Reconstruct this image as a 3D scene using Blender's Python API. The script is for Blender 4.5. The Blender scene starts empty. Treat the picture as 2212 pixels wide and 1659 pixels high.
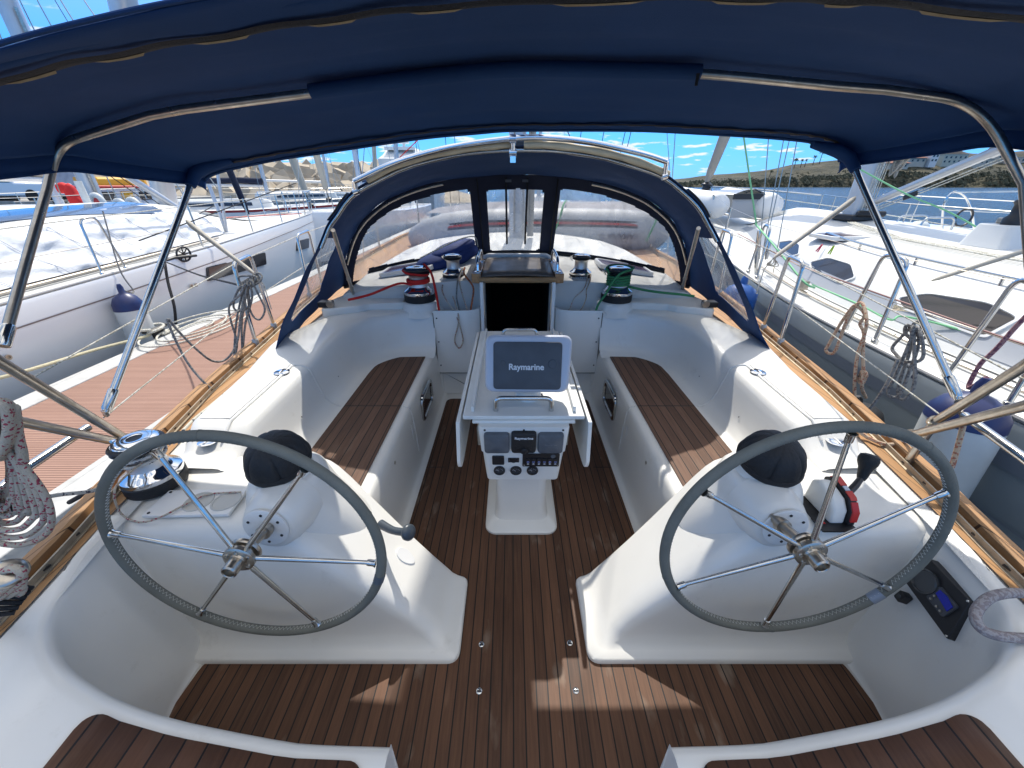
import bpy, bmesh, math, random
from mathutils import Vector, Matrix, noise
R = math.radians
sc = bpy.context.scene
col = sc.collection
random.seed(7)
# ------------------------------------------------------------------ camera maths
PITCH = R(27.5); CAM = Vector((-.045, 0, 1.65)); F = 831.0
sP, cP = math.sin(PITCH), math.cos(PITCH)
def P(u, v, x=None, y=None, z=None):
    """survey point: sight line of a photo pixel (2212 px wide frame) cut with a known plane"""
    a = (u-1106)/F; b = (829.5-v)/F
    r = Vector((a, cP+b*sP, -sP+b*cP))
    if x is not None: t = (x-CAM.x)/r.x
    elif y is not None: t = (y-CAM.y)/r.y
    else: t = (z-CAM.z)/r.z
    return CAM + r*t
# ------------------------------------------------------------------ materials
def mat(name, colr=(.8,.8,.8), rough=.5, metal=0., bump=0., bscale=40., var=0., vscale=3., coat=0., trans=0., stretch=(1,1,1), vcol=None, spec=.5):
    m = bpy.data.materials.new(name); m.use_nodes = True
    nt = m.node_tree; N = nt.nodes; L = nt.links
    b = N['Principled BSDF']
    b.inputs['Base Color'].default_value = (*colr, 1); b.inputs['Roughness'].default_value = rough
    b.inputs['Metallic'].default_value = metal; b.inputs['Coat Weight'].default_value = coat
    b.inputs['Coat Roughness'].default_value = .08; b.inputs['Specular IOR Level'].default_value = spec
    tc = N.new('ShaderNodeTexCoord'); mp = N.new('ShaderNodeMapping'); mp.inputs['Scale'].default_value = stretch
    L.new(tc.outputs['Object'], mp.inputs['Vector'])
    if var > 0:
        n = N.new('ShaderNodeTexNoise'); n.inputs['Scale'].default_value = vscale; n.inputs['Detail'].default_value = 6
        L.new(mp.outputs[0], n.inputs['Vector'])
        r = N.new('ShaderNodeValToRGB'); r.color_ramp.elements[0].position = .3; r.color_ramp.elements[1].position = .7
        lo = vcol if vcol else tuple(c*(1-var) for c in colr)
        r.color_ramp.elements[0].color = (*lo, 1); r.color_ramp.elements[1].color = (*colr, 1)
        L.new(n.outputs['Fac'], r.inputs['Fac']); L.new(r.outputs['Color'], b.inputs['Base Color'])
        rr = N.new('ShaderNodeMapRange'); rr.inputs['To Min'].default_value = min(1, rough*1.25+.03); rr.inputs['To Max'].default_value = rough*.85
        L.new(n.outputs['Fac'], rr.inputs['Value']); L.new(rr.outputs[0], b.inputs['Roughness'])
    if bump > 0:
        n2 = N.new('ShaderNodeTexNoise'); n2.inputs['Scale'].default_value = bscale; n2.inputs['Detail'].default_value = 4
        L.new(mp.outputs[0], n2.inputs['Vector'])
        bp = N.new('ShaderNodeBump'); bp.inputs['Strength'].default_value = bump; bp.inputs['Distance'].default_value = .01
        L.new(n2.outputs['Fac'], bp.inputs['Height']); L.new(bp.outputs[0], b.inputs['Normal'])
    if trans > 0:
        t = N.new('ShaderNodeBsdfTranslucent'); t.inputs['Color'].default_value = (*[min(1,c*2.2) for c in colr], 1)
        mx = N.new('ShaderNodeMixShader'); mx.inputs[0].default_value = trans
        L.new(b.outputs[0], mx.inputs[1]); L.new(t.outputs[0], mx.inputs[2]); L.new(mx.outputs[0], N['Material Output'].inputs[0])
    return m

def math_node(nt, op, a, b=None, c=None):
    n = nt.nodes.new('ShaderNodeMath'); n.operation = op
    for i, q in enumerate((a, b, c)):
        if q is None: continue
        if hasattr(q, 'links') or hasattr(q, 'is_linked'): nt.links.new(q, n.inputs[i])
        else: n.inputs[i].default_value = q
    return n.outputs[0]

def planks(name, c1, c2, pitch, caulk=.08, axis='X', rough=.55, caulkc=(.012,.011,.01), off=0., grain=1., butt=0., stain=.0, bumpd=.002, slope=0.):
    """boards running along one axis, each with its own tone, grain and dark seams"""
    m = bpy.data.materials.new(name); m.use_nodes = True
    nt = m.node_tree; N = nt.nodes; L = nt.links; b = N['Principled BSDF']; b.inputs['Specular IOR Level'].default_value = .3
    tc = N.new('ShaderNodeTexCoord'); sx = N.new('ShaderNodeSeparateXYZ'); L.new(tc.outputs['Object'], sx.inputs[0])
    A, Bc = (sx.outputs['X'], sx.outputs['Y']) if axis == 'X' else (sx.outputs['Y'], sx.outputs['X'])
    if slope: A = math_node(nt, 'ADD', A, math_node(nt, 'MULTIPLY', Bc, slope))
    q = math_node(nt, 'DIVIDE', math_node(nt, 'ADD', A, off), pitch)
    fl = math_node(nt, 'FLOOR', q); fr = math_node(nt, 'FRACT', q)
    seam = math_node(nt, 'LESS_THAN', fr, caulk)
    wn = N.new('ShaderNodeTexWhiteNoise'); wn.noise_dimensions = '1D'; L.new(fl, wn.inputs['W'])
    cv = N.new('ShaderNodeCombineXYZ')
    L.new(math_node(nt, 'MULTIPLY', A, 60*grain), cv.inputs[0]); L.new(math_node(nt, 'MULTIPLY', Bc, 3.0), cv.inputs[1])
    L.new(math_node(nt, 'MULTIPLY', wn.outputs[0], 30), cv.inputs[2])
    n = N.new('ShaderNodeTexNoise'); n.inputs['Scale'].default_value = 1.6; n.inputs['Detail'].default_value = 8; n.inputs['Roughness'].default_value = .7
    L.new(cv.outputs[0], n.inputs['Vector'])
    n3 = N.new('ShaderNodeTexNoise'); n3.inputs['Scale'].default_value = 3.; n3.inputs['Detail'].default_value = 5; L.new(tc.outputs['Object'], n3.inputs['Vector'])
    f = math_node(nt, 'ADD', math_node(nt, 'MULTIPLY', n.outputs['Fac'], .85), math_node(nt, 'MULTIPLY', wn.outputs[0], .30))
    f = math_node(nt, 'ADD', f, math_node(nt, 'MULTIPLY', n3.outputs['Fac'], .4))
    f = math_node(nt, 'SUBTRACT', f, .32); f.node.use_clamp = True
    mx = N.new('ShaderNodeMix'); mx.data_type = 'RGBA'; mx.inputs[6].default_value = (*c1, 1); mx.inputs[7].default_value = (*c2, 1)
    L.new(f, mx.inputs[0]); out = mx.outputs[2]
    if stain > 0:
        n4 = N.new('ShaderNodeTexNoise'); n4.inputs['Scale'].default_value = 5; n4.inputs['Detail'].default_value = 9
        mp4 = N.new('ShaderNodeMapping'); mp4.inputs['Scale'].default_value = (2.2, .8, 1); L.new(tc.outputs['Object'], mp4.inputs[0]); L.new(mp4.outputs[0], n4.inputs['Vector'])
        rp = N.new('ShaderNodeMapRange'); rp.inputs['From Min'].default_value = .6; rp.inputs['From Max'].default_value = .78; rp.inputs['To Max'].default_value = stain; L.new(n4.outputs['Fac'], rp.inputs['Value'])
        m3 = N.new('ShaderNodeMix'); m3.data_type = 'RGBA'; L.new(rp.outputs[0], m3.inputs[0]); L.new(out, m3.inputs[6]); m3.inputs[7].default_value = (.35,.28,.21,1); out = m3.outputs[2]
    m2 = N.new('ShaderNodeMix'); m2.data_type = 'RGBA'; L.new(seam, m2.inputs[0]); L.new(out, m2.inputs[6]); m2.inputs[7].default_value = (*caulkc, 1)
    L.new(m2.outputs[2], b.inputs['Base Color'])
    L.new(math_node(nt, 'ADD', math_node(nt, 'MULTIPLY', n3.outputs['Fac'], .25), rough-.12), b.inputs['Roughness'])
    h = math_node(nt, 'SUBTRACT', math_node(nt, 'MULTIPLY', n.outputs['Fac'], .35), math_node(nt, 'MULTIPLY', seam, 1.))
    bp = N.new('ShaderNodeBump'); bp.inputs['Strength'].default_value = .6; bp.inputs['Distance'].default_value = bumpd
    L.new(h, bp.inputs['Height']); L.new(bp.outputs[0], b.inputs['Normal'])
    return m

def ropemat(name, base, fleck=None, scale=90., dens=.55, rough=.8):
    m = mat(name, base, rough, bump=.6, bscale=260)
    if fleck:
        nt = m.node_tree; N = nt.nodes; L = nt.links
        tc = N['Texture Coordinate']; v = N.new('ShaderNodeTexVoronoi'); v.inputs['Scale'].default_value = scale
        L.new(tc.outputs['Object'], v.inputs['Vector'])
        r = N.new('ShaderNodeValToRGB'); r.color_ramp.interpolation = 'CONSTANT'; r.color_ramp.elements[1].position = dens
        r.color_ramp.elements[0].color = (*base, 1); r.color_ramp.elements[1].color = (*fleck, 1)
        sp = N.new('ShaderNodeSeparateColor'); L.new(v.outputs['Color'], sp.inputs[0]); L.new(sp.outputs[0], r.inputs['Fac'])
        L.new(r.outputs['Color'], N['Principled BSDF'].inputs['Base Color'])
    return m

GEL = mat('gelcoat', (.80,.78,.725), .30, bump=.05, bscale=9, var=.07, vscale=2.2, coat=.25)
GEL2 = mat('gelcoat_grip', (.76,.75,.71), .55, bump=.7, bscale=230, var=.06, vscale=4)
# scuffs and grime on the cockpit mouldings
def grime(m, amt=.35):
    nt = m.node_tree; N = nt.nodes; L = nt.links; b = N['Principled BSDF']
    src = b.inputs['Base Color'].links[0].from_socket
    n = N.new('ShaderNodeTexNoise'); n.inputs['Scale'].default_value = 7; n.inputs['Detail'].default_value = 12; n.inputs['Roughness'].default_value = .75
    L.new(N['Texture Coordinate'].outputs['Object'], n.inputs['Vector'])
    r = N.new('ShaderNodeMapRange'); r.inputs['From Min'].default_value = .58; r.inputs['From Max'].default_value = .8; r.inputs['To Max'].default_value = amt
    L.new(n.outputs['Fac'], r.inputs['Value'])
    mx = N.new('ShaderNodeMix'); mx.data_type = 'RGBA'; L.new(r.outputs[0], mx.inputs[0]); L.new(src, mx.inputs[6]); mx.inputs[7].default_value = (.42,.38,.31,1)
    L.new(mx.outputs[2], b.inputs['Base Color'])
grime(GEL, .38); grime(GEL2, .3)
WHITE = mat('white_plastic', (.82,.81,.78), .35, bump=.03, bscale=20, var=.04)
POLYW = mat('table_white', (.80,.79,.74), .4, bump=.1, bscale=14, var=.1, vscale=5); grime(POLYW, .3)
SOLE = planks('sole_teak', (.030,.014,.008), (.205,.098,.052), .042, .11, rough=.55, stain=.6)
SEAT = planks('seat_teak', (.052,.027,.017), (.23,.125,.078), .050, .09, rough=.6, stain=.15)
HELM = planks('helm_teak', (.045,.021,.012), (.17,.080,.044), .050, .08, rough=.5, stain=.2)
DECKT = planks('deck_teak', (.30,.155,.065), (.56,.33,.16), .045, .06, rough=.6, caulkc=(.09,.05,.03), grain=.7)
WOOD = mat('varnished_wood', (.42,.21,.08), .3, var=.45, vscale=8, stretch=(8,1,8), coat=.4, bump=.1)
WOODX = mat('varnished_wood_cross', (.42,.23,.09), .35, var=.5, vscale=8, stretch=(1,8,8), coat=.3, bump=.1)
PONT = planks('pontoon_boards', (.27,.155,.115), (.42,.26,.20), .0235, .22, axis='Y', rough=.75, caulkc=(.10,.05,.04), bumpd=.004)
ALU = mat('pontoon_edge', (.55,.55,.53), .7, bump=.3, bscale=30, var=.25, vscale=6)
STEEL = mat('stainless', (.62,.62,.60), .13, 1., var=.15, vscale=30, bump=.02)
STEEL2 = mat('weathered_stainless', (.55,.50,.43), .27, 1., var=.3, vscale=25, bump=.06)
CHROME = mat('chrome', (.75,.76,.78), .07, 1.)
BLACK = mat('black_plastic', (.015,.015,.017), .45, bump=.08, bscale=60)
BLACKR = mat('black_rubber', (.011,.012,.014), .62, bump=.3, bscale=120)
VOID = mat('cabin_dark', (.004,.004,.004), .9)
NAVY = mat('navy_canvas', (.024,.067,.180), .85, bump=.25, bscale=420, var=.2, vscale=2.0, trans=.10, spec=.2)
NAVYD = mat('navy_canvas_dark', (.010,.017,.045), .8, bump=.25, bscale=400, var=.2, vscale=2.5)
ZIP = mat('zip_tape', (.006,.007,.010), .7, bump=.5, bscale=300)
THREAD = mat('faded_thread', (.34,.27,.15), .9, bump=.4, bscale=300, var=.3, vscale=30)
CREAM = mat('cream_leather', (.70,.57,.36), .6, bump=.12, bscale=60, var=.25, vscale=10)
STRAP = mat('beige_webbing', (.62,.57,.47), .8, bump=.4, bscale=300)
LEATH = mat('grey_green_leather', (.17,.172,.145), .75, bump=.25, bscale=150, var=.22, vscale=9)
STITCH = mat('stitching', (.62,.60,.54), .8)
GREYC = mat('grey_cover', (.075,.085,.10), .55, bump=.08, bscale=90, var=.35, vscale=7)
GREYL = mat('grey_cover_light', (.115,.13,.15), .5, bump=.06, bscale=90, var=.3, vscale=16)
SILV = mat('plotter_bezel', (.50,.52,.58), .35, coat=.3, bump=.02)
LETTER = mat('lettering', (.66,.68,.70), .6)
LETTERG = mat('faded_lettering', (.17,.19,.21), .6)
RED = mat('red_plastic', (.55,.025,.02), .35)
ROPE_R = ropemat('red_rope', (.62,.02,.015)); ROPE_G = ropemat('green_rope', (.05,.25,.10))
ROPE_O = ropemat('orange_rope', (.62,.17,.05), (.10,.04,.03), 130, .7)
ROPE_F = ropemat('red_fleck_rope', (.52,.45,.35), (.36,.05,.08), 210, .84)
ROPE_B = ropemat('blue_fleck_rope', (.62,.60,.55), (.05,.05,.09), 150, .88)
ROPE_T = ropemat('tan_rope', (.55,.41,.28), (.38,.15,.09), 150, .78)
ROPE_GY = ropemat('grey_rope', (.27,.26,.24), (.14,.14,.14), 120, .6)
ROPE_W = ropemat('white_rope', (.68,.66,.58), (.45,.42,.33), 110, .6)
ROPE_K = ropemat('black_rope', (.012,.012,.014))
FENDB = mat('fender_navy', (.015,.025,.10), .4); FENDW = mat('fender_white', (.62,.64,.62), .45, var=.15, vscale=6)
FENDBL = mat('fender_blue', (.01,.10,.38), .38, var=.25, vscale=5)
HULLW = mat('hull_white', (.88,.86,.82), .28, var=.03, vscale=1, coat=.5)
HULLG = mat('hull_grey', (.27,.30,.31), .22, var=.05, vscale=1, coat=.4)
DECKW = mat('deck_white', (.68,.68,.655), .45, bump=.15, bscale=150, var=.05, vscale=2)
STRIPE = mat('grey_stripe', (.16,.18,.21), .35); STRIPEB = mat('brown_stripe', (.22,.17,.15), .4)
DGLASS = mat('dark_glass', (.020,.018,.022), .08, spec=.7); PURG = mat('hatch_glass', (.10,.075,.125), .12, spec=.7)
TARP = mat('white_tarp', (.66,.67,.68), .45, bump=.9, bscale=3.2, stretch=(1,1,1.6), var=.06, vscale=3, spec=.3)
TARP.node_tree.nodes['Bump'].inputs['Distance'].default_value = .035
MASTM = mat('mast_alu', (.58,.59,.60), .35, .6, var=.1, vscale=4)
SAILC = mat('sail_cover_grey', (.36,.34,.30), .8, bump=.5, bscale=20, var=.2)
SAILW = mat('sail_bag_white', (.66,.66,.64), .7, bump=.3, bscale=6, trans=.3)
TANF = mat('furled_tan', (.52,.47,.38), .8, bump=.4, bscale=12)
CONC = mat('concrete', (.50,.42,.31), .85, bump=.25, bscale=5, var=.4, vscale=1.1)
LTXT = mat('blue_lettering', (.03,.06,.42), .6)
TYRE = mat('tyre', (.02,.02,.02), .9)
# clear vinyl: scratched, milky, real transparency
def vinyl():
    m = bpy.data.materials.new('clear_vinyl'); m.use_nodes = True; nt = m.node_tree; N = nt.nodes; L = nt.links
    b = N['Principled BSDF']; b.inputs['Base Color'].default_value = (.75,.77,.80,1); b.inputs['Roughness'].default_value = .2; b.inputs['Specular IOR Level'].default_value = .4
    t = N.new('ShaderNodeBsdfTransparent'); t.inputs[0].default_value = (.95,.96,.97,1)
    tc = N.new('ShaderNodeTexCoord'); mp = N.new('ShaderNodeMapping'); mp.inputs['Scale'].default_value = (3,3,1.2); mp.inputs['Rotation'].default_value = (0,.4,0)
    n = N.new('ShaderNodeTexNoise'); n.inputs['Scale'].default_value = 2.2; n.inputs['Detail'].default_value = 9; n.inputs['Distortion'].default_value = 1.2
    L.new(tc.outputs['Object'], mp.inputs[0]); L.new(mp.outputs[0], n.inputs['Vector'])
    r = N.new('ShaderNodeMapRange'); r.inputs['From Min'].default_value = .35; r.inputs['From Max'].default_value = .75; r.inputs['To Min'].default_value = .27; r.inputs['To Max'].default_value = .62
    L.new(n.outputs['Fac'], r.inputs['Value'])
    mx = N.new('ShaderNodeMixShader'); L.new(r.outputs[0], mx.inputs[0]); L.new(t.outputs[0], mx.inputs[1]); L.new(b.outputs[0], mx.inputs[2])
    n2 = N.new('ShaderNodeTexNoise'); n2.inputs['Scale'].default_value = 5; L.new(mp.outputs[0], n2.inputs['Vector'])
    bp = N.new('ShaderNodeBump'); bp.inputs['Strength'].default_value = .5; bp.inputs['Distance'].default_value = .02; L.new(n2.outputs['Fac'], bp.inputs['Height']); L.new(bp.outputs[0], b.inputs['Normal'])
    L.new(mx.outputs[0], N['Material Output'].inputs[0]); return m
VINYL = vinyl()
# ------------------------------------------------------------------ mesh builder
class MB:
    def __init__(s): s.v = []; s.f = []
    def add(s, vs, fs):
        o = len(s.v); s.v += [tuple(q) for q in vs]; s.f += [tuple(i+o for i in f) for f in fs]; return s
    def box(s, c, size, rot=None):
        x, y, z = [q/2 for q in size]
        vs = [Vector((a, b, d)) for a in (-x, x) for b in (-y, y) for d in (-z, z)]
        if rot is not None: vs = [rot @ q for q in vs]
        c = Vector(c); return s.add([q+c for q in vs], [(0,1,3,2),(4,6,7,5),(0,4,5,1),(2,3,7,6),(0,2,6,4),(1,5,7,3)])
    def bx(s, x0, x1, y0, y1, z0, z1): return s.box(((x0+x1)/2, (y0+y1)/2, (z0+z1)/2), (x1-x0, y1-y0, z1-z0))
    def tube(s, pts, r, n=10, closed=False, cap=True, flat=1.):
        pts = [Vector(p) for p in pts]; m = len(pts); rs = r if isinstance(r, (list, tuple)) else [r]*m
        up = None; rings = []
        for i, p in enumerate(pts):
            a = pts[(i-1) % m] if (closed or i > 0) else pts[i]; b = pts[(i+1) % m] if (closed or i < m-1) else pts[i]
            t = (b-a)
            if t.length < 1e-9: t = Vector((0,0,1))
            t.normalize()
            if up is None:
                up = Vector((0,0,1)) if abs(t.z) < .9 else Vector((0,1,0))
            up = up - t*up.dot(t)
            if up.length < 1e-6: up = t.orthogonal()
            up.normalize(); sd = t.cross(up)
            rings.append([p + (up*math.cos(2*math.pi*k/n)*flat + sd*math.sin(2*math.pi*k/n))*rs[i] for k in range(n)])
        return s.loft(rings, True, cap and not closed, closed)
    def loft(s, rings, ring_closed=True, cap=False, closed=False):
        o = len(s.v); n = len(rings[0]); m = len(rings)
        for r in rings: s.v += [tuple(q) for q in r]
        for i in range(m if closed else m-1):
            j = (i+1) % m
            for k in range(n if ring_closed else n-1):
                l = (k+1) % n; s.f.append((o+i*n+k, o+i*n+l, o+j*n+l, o+j*n+k))
        if cap:
            s.f.append(tuple(o+k for k in reversed(range(n)))); s.f.append(tuple(o+(m-1)*n+k for k in range(n)))
        return s
    def lathe(s, prof, o=(0,0,0), axis=(0,0,1), n=28, cap=True):
        ax = Vector(axis).normalized(); q = Vector((0,0,1)).rotation_difference(ax).to_matrix(); o = Vector(o)
        return s.loft([[o + q @ Vector((r*math.cos(2*math.pi*k/n), r*math.sin(2*math.pi*k/n), z)) for k in range(n)] for r, z in prof], True, cap)
    def prism(s, poly, z0, z1):
        n = len(poly); vs = [(x, y, z0) for x, y in poly] + [(x, y, z1) for x, y in poly]
        return s.add(vs, [tuple(reversed(range(n))), tuple(range(n, 2*n))] + [(k, (k+1) % n, n+(k+1) % n, n+k) for k in range(n)])
    def slab(s, pts, th):
        """planar polygon of 3D points given a thickness"""
        pts = [Vector(p) for p in pts]; nrm = Vector((0,0,0)); n = len(pts)
        for i in range(n): nrm += pts[i].cross(pts[(i+1) % n])
        nrm.normalize(); return s.add(pts + [p+nrm*th for p in pts], [tuple(reversed(range(n))), tuple(range(n, 2*n))] + [(k, (k+1) % n, n+(k+1) % n, n+k) for k in range(n)])
    def grid(s, fn, nu, nv):
        s.loft([[fn(i/nu, j/nv) for j in range(nv+1)] for i in range(nu+1)], False); return s
    def build(s, name, m, parent=None, smooth=40, bevel=0, seg=2, thick=0, sub=0, loc=None):
        me = bpy.data.meshes.new(name); vs = s.v
        if loc is not None: vs = [(x-loc[0], y-loc[1], z-loc[2]) for x, y, z in vs]
        me.from_pydata(vs, [], s.f); me.validate(); me.update(); me.materials.append(m)
        bm = bmesh.new(); bm.from_mesh(me); bmesh.ops.remove_doubles(bm, verts=bm.verts, dist=1e-5); bmesh.ops.recalc_face_normals(bm, faces=bm.faces); bm.to_mesh(me); bm.free()
        if smooth:
            me.shade_smooth(); me.set_sharp_from_angle(angle=R(smooth))
        o = bpy.data.objects.new(name, me); col.objects.link(o)
        if loc is not None: o.location = loc
        if parent is not None: o.parent = parent
        if thick: q = o.modifiers.new('t', 'SOLIDIFY'); q.thickness = thick; q.offset = 0
        if bevel: q = o.modifiers.new('b', 'BEVEL'); q.width = bevel; q.segments = seg; q.limit_method = 'ANGLE'; q.angle_limit = R(35); q.harden_normals = False
        if sub: q = o.modifiers.new('s', 'SUBSURF'); q.levels = q.render_levels = sub
        return o
def tag(o, label=None, cat=None, group=None, kind=None):
    if label: o['label'] = label
    if cat: o['category'] = cat
    if group: o['group'] = group
    if kind: o['kind'] = kind
    return o
def empty(name, label, cat, loc=(0,0,0), group=None):
    o = bpy.data.objects.new(name, None); o.location = loc; o.empty_display_size = .1; col.objects.link(o)
    return tag(o, label, cat, group)
def child(o, root):
    """parent o keeping its world placement (roots are only translated)"""
    o.parent = root; o.matrix_parent_inverse = Matrix.Translation(root.location).inverted(); return o
class Kid:
    """builder of parts in world coordinates under a root at its base"""
    def __init__(s, root): s.r = root
    def __call__(s, mb, name, m, parent=None, **k):
        o = mb.build(name, m, **k)
        p = parent if parent is not None else s.r
        off = Vector(s.r.location)
        if parent is None: o.location = Vector(o.location) - off
        else: o.location = Vector(o.location)
        if parent is None: o.parent = s.r
        else:
            o.parent = parent; o.location = Vector((0,0,0))
        return o
def copy_tree(o, parent=None):
    c = o.copy(); col.objects.link(c)
    if parent is not None: c.parent = parent
    for ch in list(o.children): copy_tree(ch, c)
    return c
def spl(pts, n=8, closed=False):
    """smooth curve through points (Catmull-Rom)"""
    pts = [Vector(p) for p in pts]; m = len(pts); out = []
    rng = m if closed else m-1
    for i in range(rng):
        p0 = pts[(i-1) % m] if (closed or i > 0) else pts[0]*2-pts[1]
        p1 = pts[i]; p2 = pts[(i+1) % m]; p3 = pts[(i+2) % m] if (closed or i+2 < m) else pts[-1]*2-pts[-2]
        for k in range(n):
            t = k/n; out.append(.5*((2*p1)+(p2-p0)*t+(2*p0-5*p1+4*p2-p3)*t*t+(3*p1-p0-3*p2+p3)*t**3))
    if not closed: out.append(pts[-1])
    return out
def fil(pts, rad, n=6):
    """polyline with rounded corners"""
    pts = [Vector(p) for p in pts]; m = len(pts); rs = rad if isinstance(rad, (list, tuple)) else [rad]*m; out = [pts[0]]
    for i in range(1, m-1):
        a, b, c = pts[i-1], pts[i], pts[i+1]; d = min(rs[i], (a-b).length*.48, (c-b).length*.48)
        p = b+(a-b).normalized()*d; q = b+(c-b).normalized()*d
        for k in range(n+1):
            t = k/n; out.append(p*(1-t)**2+b*2*t*(1-t)+q*t*t)
    out.append(pts[-1]); return out
def rrect(w, h, r, n=6):
    out = []
    for cx, cy, a0 in ((w/2-r, h/2-r, 0), (-w/2+r, h/2-r, 90), (-w/2+r, -h/2+r, 180), (w/2-r, -h/2+r, 270)):
        for k in range(n+1): a = R(a0+90*k/n); out.append((cx+r*math.cos(a), cy+r*math.sin(a)))
    return out
def rpoly(poly, r, n=5):
    """closed polygon with rounded corners (2D)"""
    m = len(poly); out = []
    rs = r if isinstance(r, (list, tuple)) else [r]*m
    for i in range(m):
        a, b, c = [Vector(poly[j % m]) for j in (i-1, i, i+1)]; d = min(rs[i], (a-b).length*.48, (c-b).length*.48)
        if d < 1e-5: out.append(tuple(b)); continue
        p = b+(a-b).normalized()*d; q = b+(c-b).normalized()*d
        for k in range(n+1):
            t = k/n; out.append(tuple(p*(1-t)**2+b*2*t*(1-t)+q*t*t))
    return out
def frame(o, nrm, up=(0,0,1)):
    n = Vector(nrm).normalized(); x = Vector(up).cross(n).normalized(); y = n.cross(x); M = Matrix((x, y, n)).transposed().to_4x4(); M.translation = Vector(o); return M
def panel(mb, M, poly, z0, z1):
    n = len(poly); vs = [M @ Vector((x, y, z0)) for x, y in poly]+[M @ Vector((x, y, z1)) for x, y in poly]
    return mb.add(vs, [tuple(reversed(range(n))), tuple(range(n, 2*n))]+[(k, (k+1) % n, n+(k+1) % n, n+k) for k in range(n)])
def lerp(tab, x):
    if x <= tab[0][0]: return tab[0][1]
    for (a, p), (b, q) in zip(tab, tab[1:]):
        if x <= b: return p+(q-p)*(x-a)/(b-a)
    return tab[-1][1]
def sm(t): t = max(0, min(1, t)); return t*t*(3-2*t)
def text_mesh(name, s, size, M, m, parent=None, bold=0.0, depth=.0008, warp=None, sx=1.):
    cu = bpy.data.curves.new(name, 'FONT'); cu.body = s; cu.size = size; cu.align_x = 'CENTER'; cu.align_y = 'CENTER'; cu.extrude = depth; cu.offset = bold
    o = bpy.data.objects.new(name+'_tmp', cu); col.objects.link(o)
    dg = bpy.context.evaluated_depsgraph_get(); me = bpy.data.meshes.new_from_object(o.evaluated_get(dg)); bpy.data.objects.remove(o); bpy.data.curves.remove(cu)
    for v in me.vertices:
        c = Vector((v.co.x*sx, v.co.y, v.co.z)); v.co = warp(c) if warp else M @ c
    me.materials.clear(); me.materials.append(m); me.name = name
    o = bpy.data.objects.new(name, me); col.objects.link(o)
    if parent is not None:
        off = Vector((0,0,0)); q = parent
        while q is not None: off += Vector(q.location); q = q.parent
        me.transform(Matrix.Translation(-off)); o.parent = parent
    return o
# ================================================================== OUR YACHT
HW = [(-1,1.12),(-.4,1.25),(.3,1.43),(.6,1.5),(.8,1.545),(1.1,1.63),(1.9,1.80),(2.5,1.88),(3.5,2.0),(5,2.08),(7,1.95),(9,1.42),(10.5,.75),(11.4,.06)]
DZ = [(-1,.60),(1,.60),(2.5,.635),(4,.70),(7,.85),(11.4,1.0)]
XT = [(-1,1.06),(.3,1.33),(.6,1.38),(.95,1.466),(1.5,1.56),(2.12,1.63),(2.35,1.65),(3.0,1.66),(4,1.62),(5,1.5),(6.5,1.2),(8,.75),(8.6,.4)]
hw = lambda y: lerp(HW, y); dz = lambda y: lerp(DZ, y); xt = lambda y: lerp(XT, y)
yacht = empty('sailing_yacht', 'own white cockpit and deck of the sailing yacht, with brown teak boards', 'sailing yacht', (0,0,-.7))
K = Kid(yacht)
def yrange(a, b, st): n = max(1, int(round((b-a)/st))); return [a+(b-a)*i/n for i in range(n+1)]
# hull
mb = MB(); rings = []
for y in yrange(-.9, 11.4, .3):
    w, d = hw(y), dz(y); half = [(w-.03, d-.02), (w-.002, d-.012), (w+.004, d-.05), (w-.01, d-.35), (w*.965-.03, d-.8), (w*.86-.04, -.72), (w*.6, -1.1)]
    rings.append([(-x, y, z) for x, z in half] + [(x, y, z) for x, z in reversed(half)])
mb.loft(rings, False); mb.f.append(tuple(range(14))); K(mb, 'hull', HULLW, smooth=30)
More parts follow.
